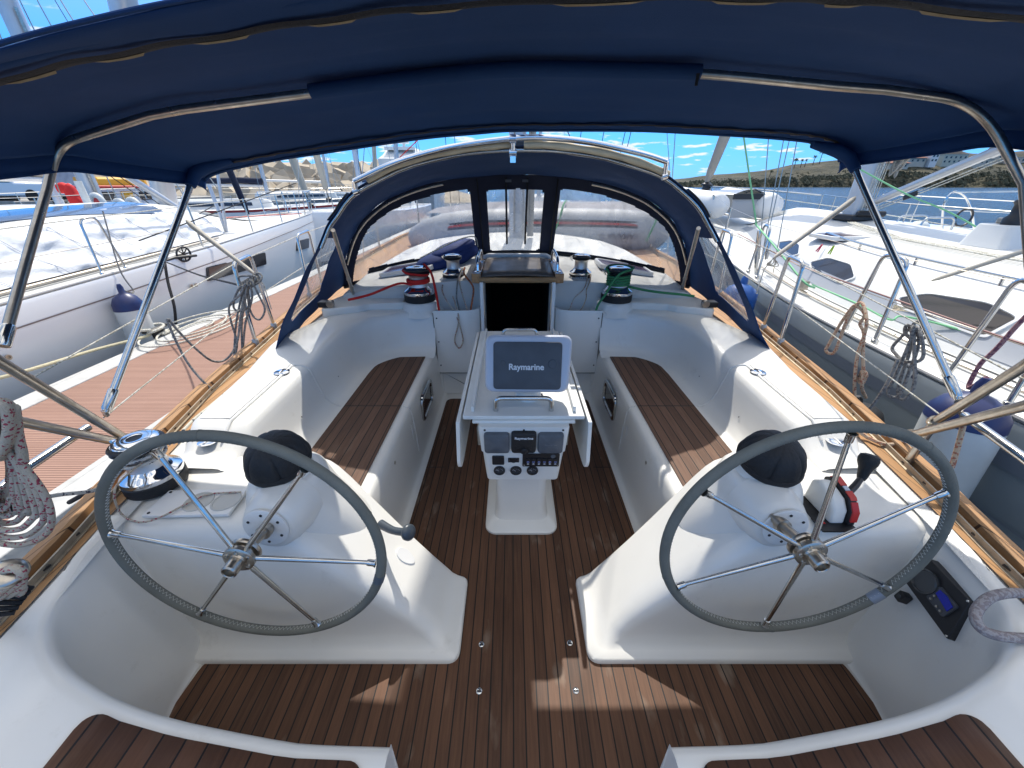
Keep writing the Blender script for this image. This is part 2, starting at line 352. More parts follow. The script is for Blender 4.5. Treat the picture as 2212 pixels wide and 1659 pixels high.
# deck sheet forward
mb = MB(); mb.grid(lambda i, j: ((2*j-1)*(hw(7.6+3.75*i)-.02), 7.6+3.75*i, dz(7.6+3.75*i)-.004), 14, 6)
for s in (-1, 1): mb.grid(lambda i, j: (s*((1-j)*min(1.30, 1.30-(4.7*i-1.9)*.25 if 4.7*i > 1.9 else 1.3)+j*(hw(2.95+4.65*i)-.02)), 2.95+4.65*i, dz(2.95+4.65*i)-.004), 16, 3)
K(mb, 'foredeck', GEL2)
for s in (-1, 1):
    mb = MB()
    def sd(i, j):
        y = -.88+3.9*i; return (s*((xt(y)-.06)*(1-j)+(hw(y)-.02)*j), y, dz(y)-.004)
    mb.grid(sd, 26, 2); K(mb, 'side_deck', GEL2)
    mb = MB()
    def td(i, j):
        y = -.88+9.3*i; return (s*(xt(y)*(1-j)+(hw(y)-.04)*j), y, dz(y)+.004)
    mb.grid(td, 60, 2); K(mb, 'teak_side_deck', DECKT)
    # capping rail and the slotted toe rail with its lip of sealant
    mb = MB(); rings = []
    for y in yrange(-.88, 10.6, .25):
        w, d = hw(y), dz(y); rings.append([(s*(w-.052), y, d), (s*(w-.050), y, d+.030), (s*(w-.040), y, d+.036), (s*(w-.004), y, d+.034), (s*(w+.008), y, d+.022), (s*(w+.008), y, d-.01)])
    mb.loft(rings, False); K(mb, 'capping_rail', DECKT, smooth=25)
    mb = MB(); rings = []
    for y in yrange(-.88, 9.6, .25):
        w, d = hw(y)-.085, dz(y)+.004; rings.append([(s*(w-.010), y, d), (s*(w-.010), y, d+.004), (s*(w-.003), y, d+.006), (s*(w-.003), y, d+.026), (s*(w+.003), y, d+.026), (s*(w+.003), y, d+.006), (s*(w+.010), y, d+.004), (s*(w+.010), y, d)])
    mb.loft(rings, False)
    tr = K(mb, 'toe_rail', mat('toe_rail_gold' if s < 0 else 'toe_rail_gold2', (.46,.38,.27), .5, .35, var=.4, vscale=14), smooth=20)
    mb = MB()
    for y in yrange(-.8, 3.2, .12):
        mb.box((s*(hw(y)-.085), y, dz(y)+.019), (.0072, .022, .006))
    K(mb, 'rail_slots', BLACK, tr)
# white pan + teak sole
mb = MB(); mb.bx(-1.45, 1.45, -.88, 3.0, -.04, -.0005); K(mb, 'cockpit_pan', GEL)
pl = rpoly([(-.605,2.885),(.605,2.885),(.605,1.0),(1.1,1.0),(1.1,.845),(1.235,.842),(1.275,.3),(.4,.3),(.4,-.88),(-.4,-.88),(-.4,.3),(-1.275,.3),(-1.235,.842),(-1.1,.845),(-1.1,1.0),(-.605,1.0)],
           [.06,.06,0,0,0,.05,0,0,0,0,0,0,.05,0,0,0])
mb = MB(); mb.prism(pl, .0, .006); sole = K(mb, 'teak_sole', SOLE, smooth=0)
def screw(x, y, z, r=.011):
    mb = MB(); mb.lathe([(0, 0), (r, 0), (r, .0015), (r*.8, .003), (0, .003)], (x, y, z), n=16, cap=False); q = K(mb, 'screw', STEEL, sole)
    mb = MB(); mb.box((x, y, z+.0034), (r*1.1, r*.2, .001)).box((x, y, z+.0034), (r*.2, r*1.1, .0012)); return q, mb
sl = MB()
for u, v in ((1040,1392),(1035,1493),(1231,1389),(1244,1492)):
    p = P(u, v, z=.006); q, m2 = screw(p.x, p.y, .006); sl.add(m2.v, m2.f)
K(sl, 'screw_slots', BLACK, sole)
# access hatch seam across the sole beside the table
mb = MB(); mb.box((.545, 1.98, .0065), (.12, .004, .002)).box((-.545,1.98,.0065),(.12,.004,.002)); K(mb, 'sole_seam', BLACK, sole)
# drains at the aft corners of the sole
for s in (-1, 1):
    mb = MB(); c = (s*1.21, .575, .006); mb.lathe([(.012,0),(.034,0),(.036,.006),(.030,.010),(.014,.010),(.012,.004)], c, n=24, cap=False); K(mb, 'drain', WHITE)
    mb = MB(); mb.lathe([(0,.002),(.013,.002)], c, cap=False); K(mb, 'drain_hole', BLACK)
# ---- benches with lips
ZT = [(0,.602),(1.36,.605),(1.47,.685),(2.0,.70),(2.3,.735),(2.7,.745),(5,.745)]
zt = lambda y: lerp(ZT, y)
PROF = [(-.34,.424),(-.02,.424),(.02,.427),(.05,.437),(.078,.458),(.098,.49),(.112,.53),(.128,.60),(.142,.66),(.150,.70),(.160,.722),(.176,.737),(.20,.744),(.23,.745)]
for s in (-1, 1):
    mb = MB(); prof = fil([(.595,0,.001),(.642,0,.008),(.655,0,.10),(.668,0,.36),(.682,0,.418),(.73,0,.424),(1.13,0,.424)], [0,.03,.02,.03,.03,.02,0], 4)
    mb.loft([[(s*p[0], y, p[2]) for p in prof] for y in (1.0,1.5,2.0,2.5,3.0)], False)
    bn = K(mb, 'bench', GEL, smooth=50)
    # teak on the bench (two pieces either side of the moulding joint)
    a = [(.735,2.815),(.94,2.805),(1.0,2.775),(1.05,2.72),(1.078,2.62),(1.085,2.5),(1.085,2.055),(.735,2.055)]
    b = [(.735,2.045),(1.085,2.045),(1.085,1.1),(.735,1.1)]
    for q in (a, b):
        mb = MB(); mb.prism([(s*x, y) for x, y in q], .424, .431); K(mb, 'seat_teak', SEAT, smooth=0)
    # lid seam down the bench front and recessed panel
    mb = MB(); mb.tube([(s*.72,2.05,.4265),(s*.688,2.05,.42),(s*.672,2.045,.385),(s*.662,2.04,.30),(s*.652,2.03,.10)], .0035, 6); K(mb, 'lid_seam', GEL2, bn)
    mb = MB(); mb.tube([(s*.735,2.05,.428),(s*1.085,2.05,.428)], .004, 6); K(mb, 'teak_joint', BLACK)
    # recessed step line on the locker front
    mb = MB(); mb.tube(fil([(s*.6635,1.98,.33),(s*.6635,1.98,.12),(s*.6635,1.35,.12)], .05), .0028, 6); K(mb, 'panel_seam', GEL2, bn)
    # moulded wall: sweep along the foot of the seat back, round the forward corner
    path = [(1.085, y) for y in yrange(1.25, 2.42, .06)]
    for k in range(1, 15): a_ = R(90*k/14); path.append((1.085-.32+.32*math.cos(a_), 2.46+.36*math.sin(a_)))
    path += [(x, 2.82) for x in (.72,.69,.665)]
    rings = []
    for i, (x, y) in enumerate(path):
        p0 = Vector(path[max(0,i-1)]); p1 = Vector(path[min(len(path)-1,i+1)]); t = (p1-p0).normalized(); n = Vector((t.y, -t.x))
        ty = zt(y) ; ring = []
        for d, z in PROF:
            if d < -.03: continue
            zz = .424+(z-.424)*(ty-.424)/.321
            ring.append((s*(x+n.x*d), y+n.y*d, zz))
        # outer edge target
        f = i/(len(path)-1); last = Vector((x, y))+n*.23
        if y < 2.42: tgt = Vector((xt(y)-.045, y))
        else:
            g = (x-.665)/.42; tgt = Vector((.665+g*(1.60-.665), 3.06+(2.42-3.06)*max(0,(g-.0))**6 + .12*(1-g)**.5))
        for q in (.35, .7, .93): ring.append((s*(last.x+(tgt.x-last.x)*q), last.y+(tgt.y-last.y)*q, ty+.003))
        ring.append((s*tgt.x, tgt.y, ty-.012)); 
        if y < 2.42: ring.append((s*(tgt.x+.02), tgt.y, ty-.04)); ring.append((s*(tgt.x+.04), tgt.y, .58))
        else: ring.append((s*(tgt.x+.02*g), tgt.y+.02*(1-g), ty-.04)); ring.append((s*(tgt.x+.04*g), tgt.y+.04*(1-g), .58))
        rings.append(ring)
    mb = MB(); mb.loft(rings, False); cm = K(mb, 'coaming', GEL, smooth=50)
    mb = MB(); mb.bx(*sorted((s*.64, s*.68)), 2.965, 3.1, .0, .745); K(mb, 'corner_post', GEL, smooth=0)
    # non-slip pad on the coaming top and its raised edge
    mb = MB()
    def pad(i, j):
        y = 1.50+.56*i; x = 1.345+(xt(y)-.075-1.345)*j; return (s*x, y, zt(y)+.0055)
    mb.grid(pad, 8, 4); K(mb, 'grip_pad', GEL2, cm)
    mb = MB(); mb.tube([(s*1.33, y, zt(y)+.005) for y in yrange(1.40, 2.04, .08)], .007, 8); K(mb, 'coaming_ridge', GEL, cm)
    # moulding joint running over the coaming and down the seat back
    pr = [Vector((s*(1.085+d), 2.05, .426+(z-.424)*(zt(2.05)-.424)/.321)) for d, z in PROF[2:]]
    mb = MB(); mb.tube(spl([(s*1.33,2.0,zt(2)+.006),(s*1.325,2.04,zt(2)+.006)]+list(reversed(pr)), 3), .0055, 8); K(mb, 'moulding_joint', GEL2, cm)
    for y, x in ((1.96,1.345),(1.395,1.39)):
        mb = MB(); mb.lathe([(0,0),(.040,0),(.041,.003),(.034,.0055),(.0,.006)], (s*x, y, zt(y)+.007), n=28, cap=False); mb.tube([(s*x, y-.030, zt(y)+.011),(s*x, y, zt(y)+.015),(s*x, y+.030, zt(y)+.011)], .005, 8); K(mb, 'rope_guide', CHROME, cm)
    mb = MB(); 
    for y in (1.42,1.78,2.28,2.60): mb.lathe([(0,0),(.004,0),(.004,.003),(0,.004)], (s*1.195, y, .52), (-s*.95,0,.3), 10, False)
    K(mb, 'wall_studs', STEEL, cm)
# mirror-like oval portlights in the bench fronts, push locks
for s in (-1, 1):
    M = Matrix(((0,0,-s,s*.662),(1,0,0,2.40),(0,1,0,.275),(0,0,0,1)))
    o_ = rpoly([(-.17,-.095),(.18,-.095),(.18,.095),(-.15,.095)], .06, 8); i_ = [(x*.80, y*.72) for x, y in o_]
    mb = MB(); n = len(o_)
    mb.loft([[M @ Vector((x,y,z)) for x, y in q] for q, z in ((o_,0),(o_,.012),([(x*.95,y*.93) for x,y in o_],.017),([(x*.85,y*.79) for x,y in o_],.016),(i_,.006))], True)
    fr = K(mb, 'portlight_frame', STEEL, smooth=40); mb = MB(); panel(mb, M, i_, .002, .007); K(mb, 'portlight_glass', DGLASS, fr, smooth=0)
    M = frame((s*.672, 1.62, .335), (-s,0,.1)); mb = MB(); panel(mb, M, rrect(.03,.045,.006), 0, .003); lk = K(mb, 'locker_lock', WHITE)
    mb = MB(); mb.lathe([(0,.003),(.010,.003),(.010,.007),(.004,.008),(0,.005)], M @ Vector((0,0,0)), (-s,0,.1), 16, False); K(mb, 'lock_barrel', STEEL2, lk)
# ---- forward bulkhead, rope bins, companionway
mb = MB()
for s in (-1, 1):
    mb.bx(*sorted((s*.29, s*.66)), 2.985, 3.28, 0, .225)
mb.bx(-.29, .29, 2.985, 3.1, 0, .25)
K(mb, 'bulkhead', GEL, bevel=.01)
for s in (-1, 1):
    pth = fil([(s*.3,3.24,0),(s*.3,2.968,0),(s*.672,2.958,0)], [0,.13,0], 10)
    mb = MB(); off = []
    rings = []
    for p in pth: rings.append([(p.x, p.y, .215),(p.x, p.y, .745),(p.x*1.0, p.y+.004, .758),(p.x+s*.012*(1 if p.y>3.0 else .3), p.y+.016, .758),(p.x+s*.014, p.y+.020, .74),(p.x+s*.014, p.y+.020, .3)])
    mb.loft(rings, False); rb = K(mb, 'rope_bin', GEL, smooth=50)
    mb = MB(); mb.tube([(s*.672,2.955,.745),(s*.668,2.955,.22)], .003, 6).tube([(s*.668,2.955,.218),(s*.40,2.955,.218)], .003, 6); K(mb, 'bin_seam', mat('dark_seam' if s<0 else 'dark_seam2', (.10,.10,.09), .9), rb)  # thin dark grey line along the outboard and lower edges of the bin
    mb = MB()
    for z in (.70,.50,.29): mb.lathe([(0,0),(.006,0),(.006,.003),(0,.004)], (s*.645, 2.957, z), (0,-1,0), 12, False)
    K(mb, 'bin_screws', BLACK, rb)
    mb = MB(); mb.bx(*sorted((s*.30,s*.67)), 3.0, 3.28, .35, .36); K(mb, 'bin_floor', GEL, rb)
    # companionway frame
    mb = MB(); mb.bx(*sorted((s*.272, s*.299)), 3.03, 3.30, .12, .965); K(mb, 'companionway_frame', WHITE, bevel=.003)
    mb = MB(); mb.bx(*sorted((s*.266, s*.272)), 3.045, 3.06, .12, .96); K(mb, 'washboard_track', STEEL)
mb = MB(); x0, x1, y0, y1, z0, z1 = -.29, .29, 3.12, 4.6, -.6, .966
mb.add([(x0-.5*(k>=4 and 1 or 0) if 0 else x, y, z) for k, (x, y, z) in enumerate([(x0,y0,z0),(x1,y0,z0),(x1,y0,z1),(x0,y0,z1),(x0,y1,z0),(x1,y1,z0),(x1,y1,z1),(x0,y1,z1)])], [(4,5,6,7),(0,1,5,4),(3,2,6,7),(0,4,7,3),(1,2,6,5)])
K(mb, 'cabin_interior', VOID, smooth=0)  # unlit cabin: its darkness is put into the near-black wall colour
mb = MB(); mb.bx(-.30, .30, 3.06, 3.09, .955, .985); mb.prism([(-.31,3.045),(.31,3.045),(.285,3.09),(-.285,3.09)], .968, 1.0); K(mb, 'companionway_step', WOODX, bevel=.004)
mb = MB(); mb.grid(lambda i, j: (-.287+.574*i, 3.07+.66*j, 1.002+.022*j+.012*(1-(2*i-1)**2)), 10, 4); LID = mat('smoked_acrylic', (.15,.12,.10), .38, bump=.05, bscale=8, var=.35, vscale=9); K(mb, 'sliding_hatch', LID, thick=.012)
mb = MB(); mb.tube(fil([(-.31,3.77,1.02),(-.28,3.77,1.05),(.28,3.77,1.05),(.31,3.77,1.02)], .03), .022, 12); K(mb, 'hatch_garage', WHITE)
for s in (-1, 1):
    mb = MB(); mb.prism([(s*.292,3.06),(s*.365,3.08),(s*.352,3.80),(s*.292,3.80)], .95, 1.024); rl = K(mb, 'hatch_rail', WOOD, bevel=.005)
    mb = MB(); mb.tube(fil([(s*.318,3.14,1.02),(s*.318,3.15,1.10),(s*.318,3.20,1.13),(s*.318,3.52,1.14),(s*.318,3.60,1.10),(s*.318,3.61,1.02)], .03), .0125, 12)
    for y in (3.14, 3.61): mb.lathe([(.028,0),(.028,.006),(.014,.012)], (s*.318, y, 1.024), n=16)
    K(mb, 'grab_handle', CHROME, rl)
# ---- coachroof
CW = [(3.2,1.50),(4,1.48),(5,1.38),(6.2,1.15),(7.4,.8),(8.0,.5),(8.2,.2)]; ZC = [(3.2,.955),(3.7,1.0),(5,1.06),(6.5,1.07),(7.6,1.02),(8.2,.93)]
def croof(y, t):
    """t -1..1 across"""
    c, z = lerp(CW, y), lerp(ZC, y); a = abs(t); d = dz(y)
    if a < .84: x = a/.84*(c-.07); zz = z-.13*(x/(c+.01))**2
    else: q = (a-.84)/.16; x = c-.07+.07*math.sin(q*math.pi/2)+.02*q; ze = z-.13*((c-.07)/(c+.01))**2; zz = ze-(ze-d+.01)*(1-math.cos(q*math.pi/2))
    return Vector((math.copysign(x, t), y, zz))
mb = MB(); rings = [[croof(y, -1+2*k/48) for k in range(49)] for y in yrange(3.22, 8.2, .17)]

for s in (-1, 1):
    fr0 = [p for p in rings[0] if p.x*s > .27]; fr0.insert(0, None) if 0 else None
    inner = Vector((s*.29, 3.22, rings[0][24].z)); fl = sorted([inner]+[p for p in fr0 if abs(p.x) > .3], key=lambda p: abs(p.x))
    mb.loft([[Vector((p.x, 3.2, min(p.z-.02, .55))) for p in fl], [Vector((p.x, 3.2, p.z-.018)) for p in fl], [Vector((p.x, 3.205, p.z-.005)) for p in fl], fl], False)
mb.loft(rings, False); cr = K(mb, 'coachroof', GEL2, smooth=40)
def roofz(x, y): c, z = lerp(CW, y), lerp(ZC, y); return z-.13*(x/(c+.01))**2
for s in (-1, 1):
    # winch pods and the raised ledges outboard with rope organisers
    mb = MB(); mb.lathe([(.19,.70),(.165,.735),(.150,.765),(.145,.792),(.135,.800),(0,.800)], (s*.80, 3.13, 0), n=40, cap=False); K(mb, 'winch_pod', GEL, cr, smooth=60)
    mb = MB(); mb.prism(rpoly([(s*.9,3.06),(s*1.20,3.02),(s*1.25,2.96),(s*1.50,2.86),(s*1.56,3.05),(s*1.50,3.3),(s*.9,3.3)], .02), .70, .80); K(mb, 'ledge', GEL, cr, bevel=.012, seg=3, smooth=50)
# deck hatches
for s, cx, cy in ((1,1.0,3.72),(-1,-1.0,3.68)):
    z = roofz(cx, cy)+.012; nrm = (s*.16,0,1); M = frame((cx, cy, z), nrm, up=(0,1,0)); M = Matrix.Translation((cx,cy,z)) @ Matrix.Rotation(s*.155, 4, 'Y')
    o_ = rrect(.50,.36,.05)
    mb = MB(); mb.loft([[M @ Vector((x*k, y*k2, q)) for x, y in o_] for k, k2, q in ((1,1,-.02),(1,1,.012),(.97,.96,.020),(.91,.89,.018),(.90,.87,.008))], True); h = K(mb, 'deck_hatch', WHITE, cr)
    mb = MB(); panel(mb, M, [(x*.905, y*.875) for x, y in o_], .0, .012); K(mb, 'hatch_pane', PURG, h, smooth=0)
    mb = MB(); mb.box(M @ Vector((.06,-.02,.018)), (.09,.010,.008)); K(mb, 'hatch_lever', BLACK, h)
# ---- steering consoles
for s in (-1, 1):
    mb = MB(); rings = []
    for z, xi, ya, yf, r in ((0,.250,.818,1.175,.05),(.022,.250,.818,1.175,.05),(.030,.256,.826,1.175,.05),(.036,.28,.850,1.178,.055),(.050,.31,.872,1.185,.06),(.085,.345,.888,1.195,.07),(.14,.395,.896,1.205,.08),(.22,.470,.904,1.225,.09),(.32,.570,.914,1.26,.10),(.42,.672,.924,1.30,.10),(.50,.752,.934,1.33,.10),(.545,.80,.944,1.345,.09),(.570,.832,.958,1.35,.08),(.582,.858,.978,1.35,.08),(.588,.90,1.01,1.35,.08)):
        rings.append([(s*x, y, z) for x, y in rpoly([(xi,ya),(1.50,ya),(1.50,yf),(xi,yf)], [r,0,0,.03], 7)])
    mb.loft(rings, True); mb.f.append(tuple(range(len(mb.v)-len(rings[0]), len(mb.v)))); cn = K(mb, 'steering_console', GEL, smooth=50)
    mb = MB(); rings = []
    for z, hx, hy, cy in ((.40,.24,.16,1.17),(.48,.205,.165,1.15),(.54,.175,.165,1.135),(.59,.150,.160,1.125),(.64,.135,.150,1.122),(.68,.124,.138,1.122),(.70,.114,.124,1.122),(.706,.10,.11,1.122)):
        rings.append([(s*.885+x, cy+y, z) for x, y in rrect(2*hx, 2*hy, min(hx, hy)*.93, 8)])
    mb.loft(rings, True); mb.f.append(tuple(range(len(mb.v)-len(rings[0]), len(mb.v)))); mb.lathe([(.118,-.10),(.106,-.03),(.100,.02),(.096,.045),(0,.045)], (s*.890, 1.118, .70), (0,-.10,1), 36, False); K(mb, 'compass_housing', GEL, cn, smooth=60)
    mb = MB(); mb.lathe([(.118,-.14),(.112,-.09),(.102,-.045),(.090,-.012),(.078,-.001),(0,0)], (s*.862, .918, .625), (0,-1,.08), 40, False); K(mb, 'shaft_boss', GEL, cn, smooth=60)
    mb = MB(); mb.lathe([(.0735,0),(.074,.006),(.070,.009),(0,.009)], (s*.862, .917, .637), (0,-1,.06), 40, False); bp_ = K(mb, 'bearing_plate', WHITE, cn)
    mb = MB(); M = frame((s*.862, .909, .637), (0,-1,.06))
    for k in range(6): a = R(60*k+30); mb.lathe([(0,0),(.0048,0),(.0048,.003),(0,.003)], M @ Vector((.056*math.cos(a), .056*math.sin(a), 0)), (0,-1,.06), 10, False)
    K(mb, 'plate_screws', BLACK, cn)
M = frame((-.497,1.11,.247), (.70,-.06,.70)); mb = MB(); panel(mb, M, [(.030*math.cos(a)*(1.0+.15*math.sin(a)), .048*math.sin(a)) for a in [2*math.pi*q/32 for q in range(32)]], -.01, .006); K(mb, 'inspection_cover', WHITE, bevel=.002)
# cup holder board on the port console
M = Matrix.Translation((-1.21,1.062,.594)) @ Matrix.Rotation(R(1.5),4,'Z')
mb = MB(); panel(mb, M, rpoly([(-.152,-.065),(.152,-.065),(.145,.065),(-.150,.065)], .006), 0, .012); cb = K(mb, 'cup_holder_board', WHITE, bevel=.002)
for x in (.005, .105):
    mb = MB(); mb.loft([[M @ Vector((x+r*math.cos(a), r*1.0*math.sin(a), z)) for a in [2*math.pi*k/32 for k in range(32)]] for r, z in ((.050,.0125),(.048,.0155),(.043,.0155),(.041,.0128),(.0,.0126))], True); K(mb, 'cup_recess', mat('cup_recess_grey', (.52,.51,.47), .5), cb)
mb = MB()
for x, y in ((-.135,-.052),(-.135,.052)): mb.lathe([(0,0),(.005,0),(.005,.002),(0,.002)], M @ Vector((x,y,.012)), n=10, cap=False)
K(mb, 'board_screws', BLACK, cb)
# ---- aft well walls and helm seats
FE = [(.34,.43),(.57,.434),(.83,.455),(.95,.470),(1.05,.493),(1.16,.535),(1.25,.592),(1.32,.67),(1.37,.79),(1.40,.90),(1.41,1.0)]
BE = [(.34,.40),(.57,.40),(.83,.405),(.95,.41),(1.05,.42),(1.14,.45),(1.20,.52),(1.24,.64),(1.262,.77),(1.27,.88),(1.27,1.0)]
OE = [(.34,-.85),(.57,-.85),(.83,-.85),(.92,-.85),(1.0,-.8),(1.06,-.6),(1.26,.0),(1.34,.4),(1.40,.72),(1.45,.9),(1.48,1.0)]
ZS = [(.34,.45),(.57,.46),(.83,.510),(.95,.545),(1.05,.578),(1.13,.598),(1.2,.602),(1.6,.602)]
zs = lambda x: lerp(ZS, abs(x))
for s in (-1, 1):
    fe, be, oe = [spl([(x, y, 0) for x, y in q], 4) for q in (FE, BE, OE)]
    rings = []
    for f, b, o in zip(fe, be, oe):
        z = zs(f.x); out = (f-b); out.z = 0; out = out.normalized() if out.length > 1e-4 else Vector((0,1,0)); n2 = Vector((o.x-f.x, o.y-f.y, 0)).normalized()
        ring = [b-n2*.03+Vector((0,0,.002)), b-n2*.012+Vector((0,0,.008)), b+Vector((0,0,.03)), b*.98+f*.02+Vector((0,0,.07)), b*.5+f*.5+Vector((0,0,z*.5)), b*.10+f*.9+Vector((0,0,z-.055)), f+n2*.004+Vector((0,0,z-.028)), f+n2*.014+Vector((0,0,z-.010)), f+n2*.032+Vector((0,0,z-.001)), f+n2*.05+Vector((0,0,z))]
        a = f+n2*.05
        for q in (.15,.3,.5,.75,1.0):
            p = a+(o-a)*q; ring.append(Vector((p.x, p.y, zs(p.x))))
        rings.append([(s*p.x, p.y, p.z) for p in ring])
    mb = MB(); mb.loft(rings, False); wl = K(mb, 'helm_seat', GEL, smooth=60)
    mb = MB(); mb.add([(s*.342,.43,.43),(s*.342,.425,.0),(s*.342,-.85,.0),(s*.342,-.85,.45),(s*.342,.40,.45)], [(0,1,2,3,4)]); K(mb, 'seat_side', GEL, wl)
    fy = lambda x: lerp([(a_, b_) for a_, b_ in FE[:7]], x)
    mb = MB(); xs = [.385,.387,.39,.395,.402,.41,.42,.435]+[.45+.05*k for k in range(11)]+[.97,.98,.99,1.0,1.007,1.013,1.017,1.02]
    def tk(i, j):
        x = xs[int(round(i*(len(xs)-1)))]; yf_ = fy(x)-.042; e = min(x-.385, 1.02-x)
        if e < .04: yf_ -= (.04-math.sqrt(max(0,.04**2-(.04-e)**2)))
        return (s*x, -.8+(yf_+.8)*j, zs(x)+.004)
    mb.grid(tk, len(xs)-1, 12); K(mb, 'helm_seat_teak', HELM, wl, thick=.004, smooth=30)
# engine instrument panel let into the starboard well wall
c0 = [P(2015,1207,x=1.365), P(2108,1304,x=1.335), P(2072,1391,x=1.315), P(1962,1257,x=1.335)]
cc = sum(c0, Vector())/4; nrm = -((c0[1]-c0[0]).cross(c0[3]-c0[0])).normalized()
if nrm.x > 0: nrm = -nrm
M = frame(cc, nrm); M.translation = cc+nrm*.012
pl2 = [(M.inverted() @ p).to_2d() for p in c0]
mb = MB(); panel(mb, M, rpoly([tuple(p) for p in pl2], .008), -.03, .008); ep = K(mb, 'engine_panel', BLACK, bevel=.002)
ax = (pl2[0]+pl2[3])/2; bx_ = (pl2[1]+pl2[2])/2; q1 = ax.lerp(bx_, .27); q2 = ax.lerp(bx_, .66)
GDARK = mat('gauge_face', (.05,.055,.06), .2, spec=.8)
mb = MB(); mb.lathe([(.040,0),(.041,.010),(.036,.012),(.034,.006),(0,.006)], M @ Vector((q1.x,q1.y,.008)), nrm, 32, False); K(mb, 'rev_counter', GDARK, ep)
dr = (bx_-ax).normalized(); pr_ = Vector((-dr.y, dr.x)); c2 = [q2+dr*a+pr_*b for a, b in ((-.035,-.03),(.035,-.03),(.035,.03),(-.035,.03))]
mb = MB(); panel(mb, M, rpoly([tuple(p) for p in c2], .008), .008, .014); kp = K(mb, 'key_panel', mat('key_grey', (.06,.065,.075), .4), ep)
c3 = [q2+dr*a+pr_*b for a, b in ((-.025,.004),(.03,-.006),(.03,.018),(0,.026),(-.025,.022))]
mb = MB(); panel(mb, M, [tuple(p) for p in c3], .0142, .016); K(mb, 'blue_window', mat('blue_display', (.01,.02,.35), .15), kp)
mb = MB()
for a, b in ((-.02,-.02),(-.02,-.004),(.005,-.021),(.02,-.021)): p = q2+dr*a+pr_*b; mb.lathe([(0,0),(.004,0),(.0035,.004),(0,.004)], M @ Vector((p.x,p.y,.014)), nrm, 12, False)
K(mb, 'panel_buttons', STEEL2, kp)
for p in pl2: p = p.lerp((q1+q2)/2, .08); mb = MB(); mb.lathe([(0,0),(.004,0),(.003,.002),(0,.002)], M @ Vector((p.x,p.y,.008)), nrm, 10, False); K(mb, 'screw', STEEL, ep)
pq = P(1947,1289, x=1.318); Mq = frame(pq, nrm); mb = MB(); panel(mb, Mq, rrect(.026,.036,.005), -.02, .006); sk = K(mb, 'stop_switch', BLACK); mb = MB(); mb.lathe([(0,.006),(.008,.006),(.008,.009),(0,.009)], pq, nrm, 14, False); K(mb, 'switch_button', GDARK, sk)

# ================================================================== STANCHIONS, LIFELINES, PUSHPIT (parts of our yacht)
def utube(a, b, ta, tb, r=.0125, rad=.05): return fil([a, ta, tb, b], [0, rad, rad, 0], 6)
def stanchion_gate(y0, y1, s, h=.56, lean=.08):
    z0, z1 = dz(y0), dz(y1); xa, xb = s*(hw(y0)-.045), s*(hw(y1)-.045)
    mb = MB(); mb.tube(utube((xa,y0,z0),(xb,y1,z1),(xa+s*.0-s*lean*-.0,y0+.03,z0+h),(xb,y1-.03,z1+h)), .0125, 12)
    g = K(mb, 'stanchion', STEEL)
    for x, y, z in ((xa,y0,z0),(xb,y1,z1)): mb = MB(); mb.lathe([(.021,0),(.021,.05),(.017,.055),(.013,.055)], (x,y,z), n=16); K(mb, 'stanchion_base', mat('cast_alu', (.45,.44,.42), .45, .7) if 'cast_alu' not in bpy.data.materials else bpy.data.materials['cast_alu'], g)
    return g
pl_a = P(555.6,754.3,z=.64); 
stanchion_gate(2.52, 2.83, -1); stanchion_gate(3.62, 3.95, -1); stanchion_gate(2.53, 2.80, 1); stanchion_gate(3.72, 4.0, 1)
for s in (-1, 1):
    for y in (5.9, 7.6):
        mb = MB(); mb.tube([(s*(hw(y)-.045), y, dz(y)), (s*(hw(y)-.045), y, dz(y)+.58)], .0125, 10); K(mb, 'stanchion', STEEL)
    rp = []
    LL = ((-.0,), )
    for h in (.55, .29):
        pts = []
        start = P(2, 700, x=-1.5) if 0 else Vector((s*1.60, 1.24, .86+.0)) if h < .4 else Vector((s*1.52, 1.05, 1.12))
        pts = [start] + [Vector((s*(hw(y)-.045), y, dz(y)+h)) for y in (2.54, 2.81, 3.65, 3.93, 5.9, 7.6)]
        mb = MB(); mb.tube(pts, .0032, 6); K(mb, 'lifeline', ROPE_W if h < .4 or s > 0 else ROPE_W)
PA = {}
for s in (-1, 1):
    if s < 0: a0, a1, b0, b1, c0_, c1_ = P(276,950,x=-1.605), P(0,782,y=1.0), P(290,962,x=-1.61), P(24,907,y=.95), P(190,923,y=1.2), P(44,1020,x=-1.6)
    else: a0, a1, b0, b1, c0_, c1_ = P(2020,911,x=1.60), P(2212,791,y=1.03), P(1968,940,x=1.585), P(2212,877,y=.97), P(2083,897,y=1.2), P(2212,990,y=.95)
    mb = MB(); mb.tube(spl([a0, a0.lerp(a1,.5), a1, a1+(a1-a0)*1.3, a1+(a1-a0)*1.3+Vector((-s*.02,-.3,.12)), Vector((s*1.15,-.6,1.3))], 5), .0155, 12)
    mb.tube(spl([b0, b0.lerp(b1,.5), b1, b1+(b1-b0)*1.0, b1+(b1-b0)*1.0+Vector((-s*.02,-.3,.02)), Vector((s*1.2,-.6,1.0))], 5), .0155, 12); pp = K(mb, 'pushpit', STEEL2)
    mb = MB(); mb.tube([c0_, c1_, Vector((s*1.42,.3,.82)), Vector((s*1.2,-.5,.80))], .014, 12); K(mb, 'brace', STEEL, pp)
    mb = MB()
    for q in (a0, b0): mb.lathe([(.022,-.012),(.024,0),(.022,.012)], q, (a1-a0), 14)
    mb.tube([a0, (a0.x, a0.y+.01, dz(1.3))], .0145, 12) if s > 0 else mb.tube([b0, (b0.x+.005, b0.y+.01, dz(1.3))], .0145, 12)
    K(mb, 'clamps', STEEL2, pp); PA[s] = (a0, a1)
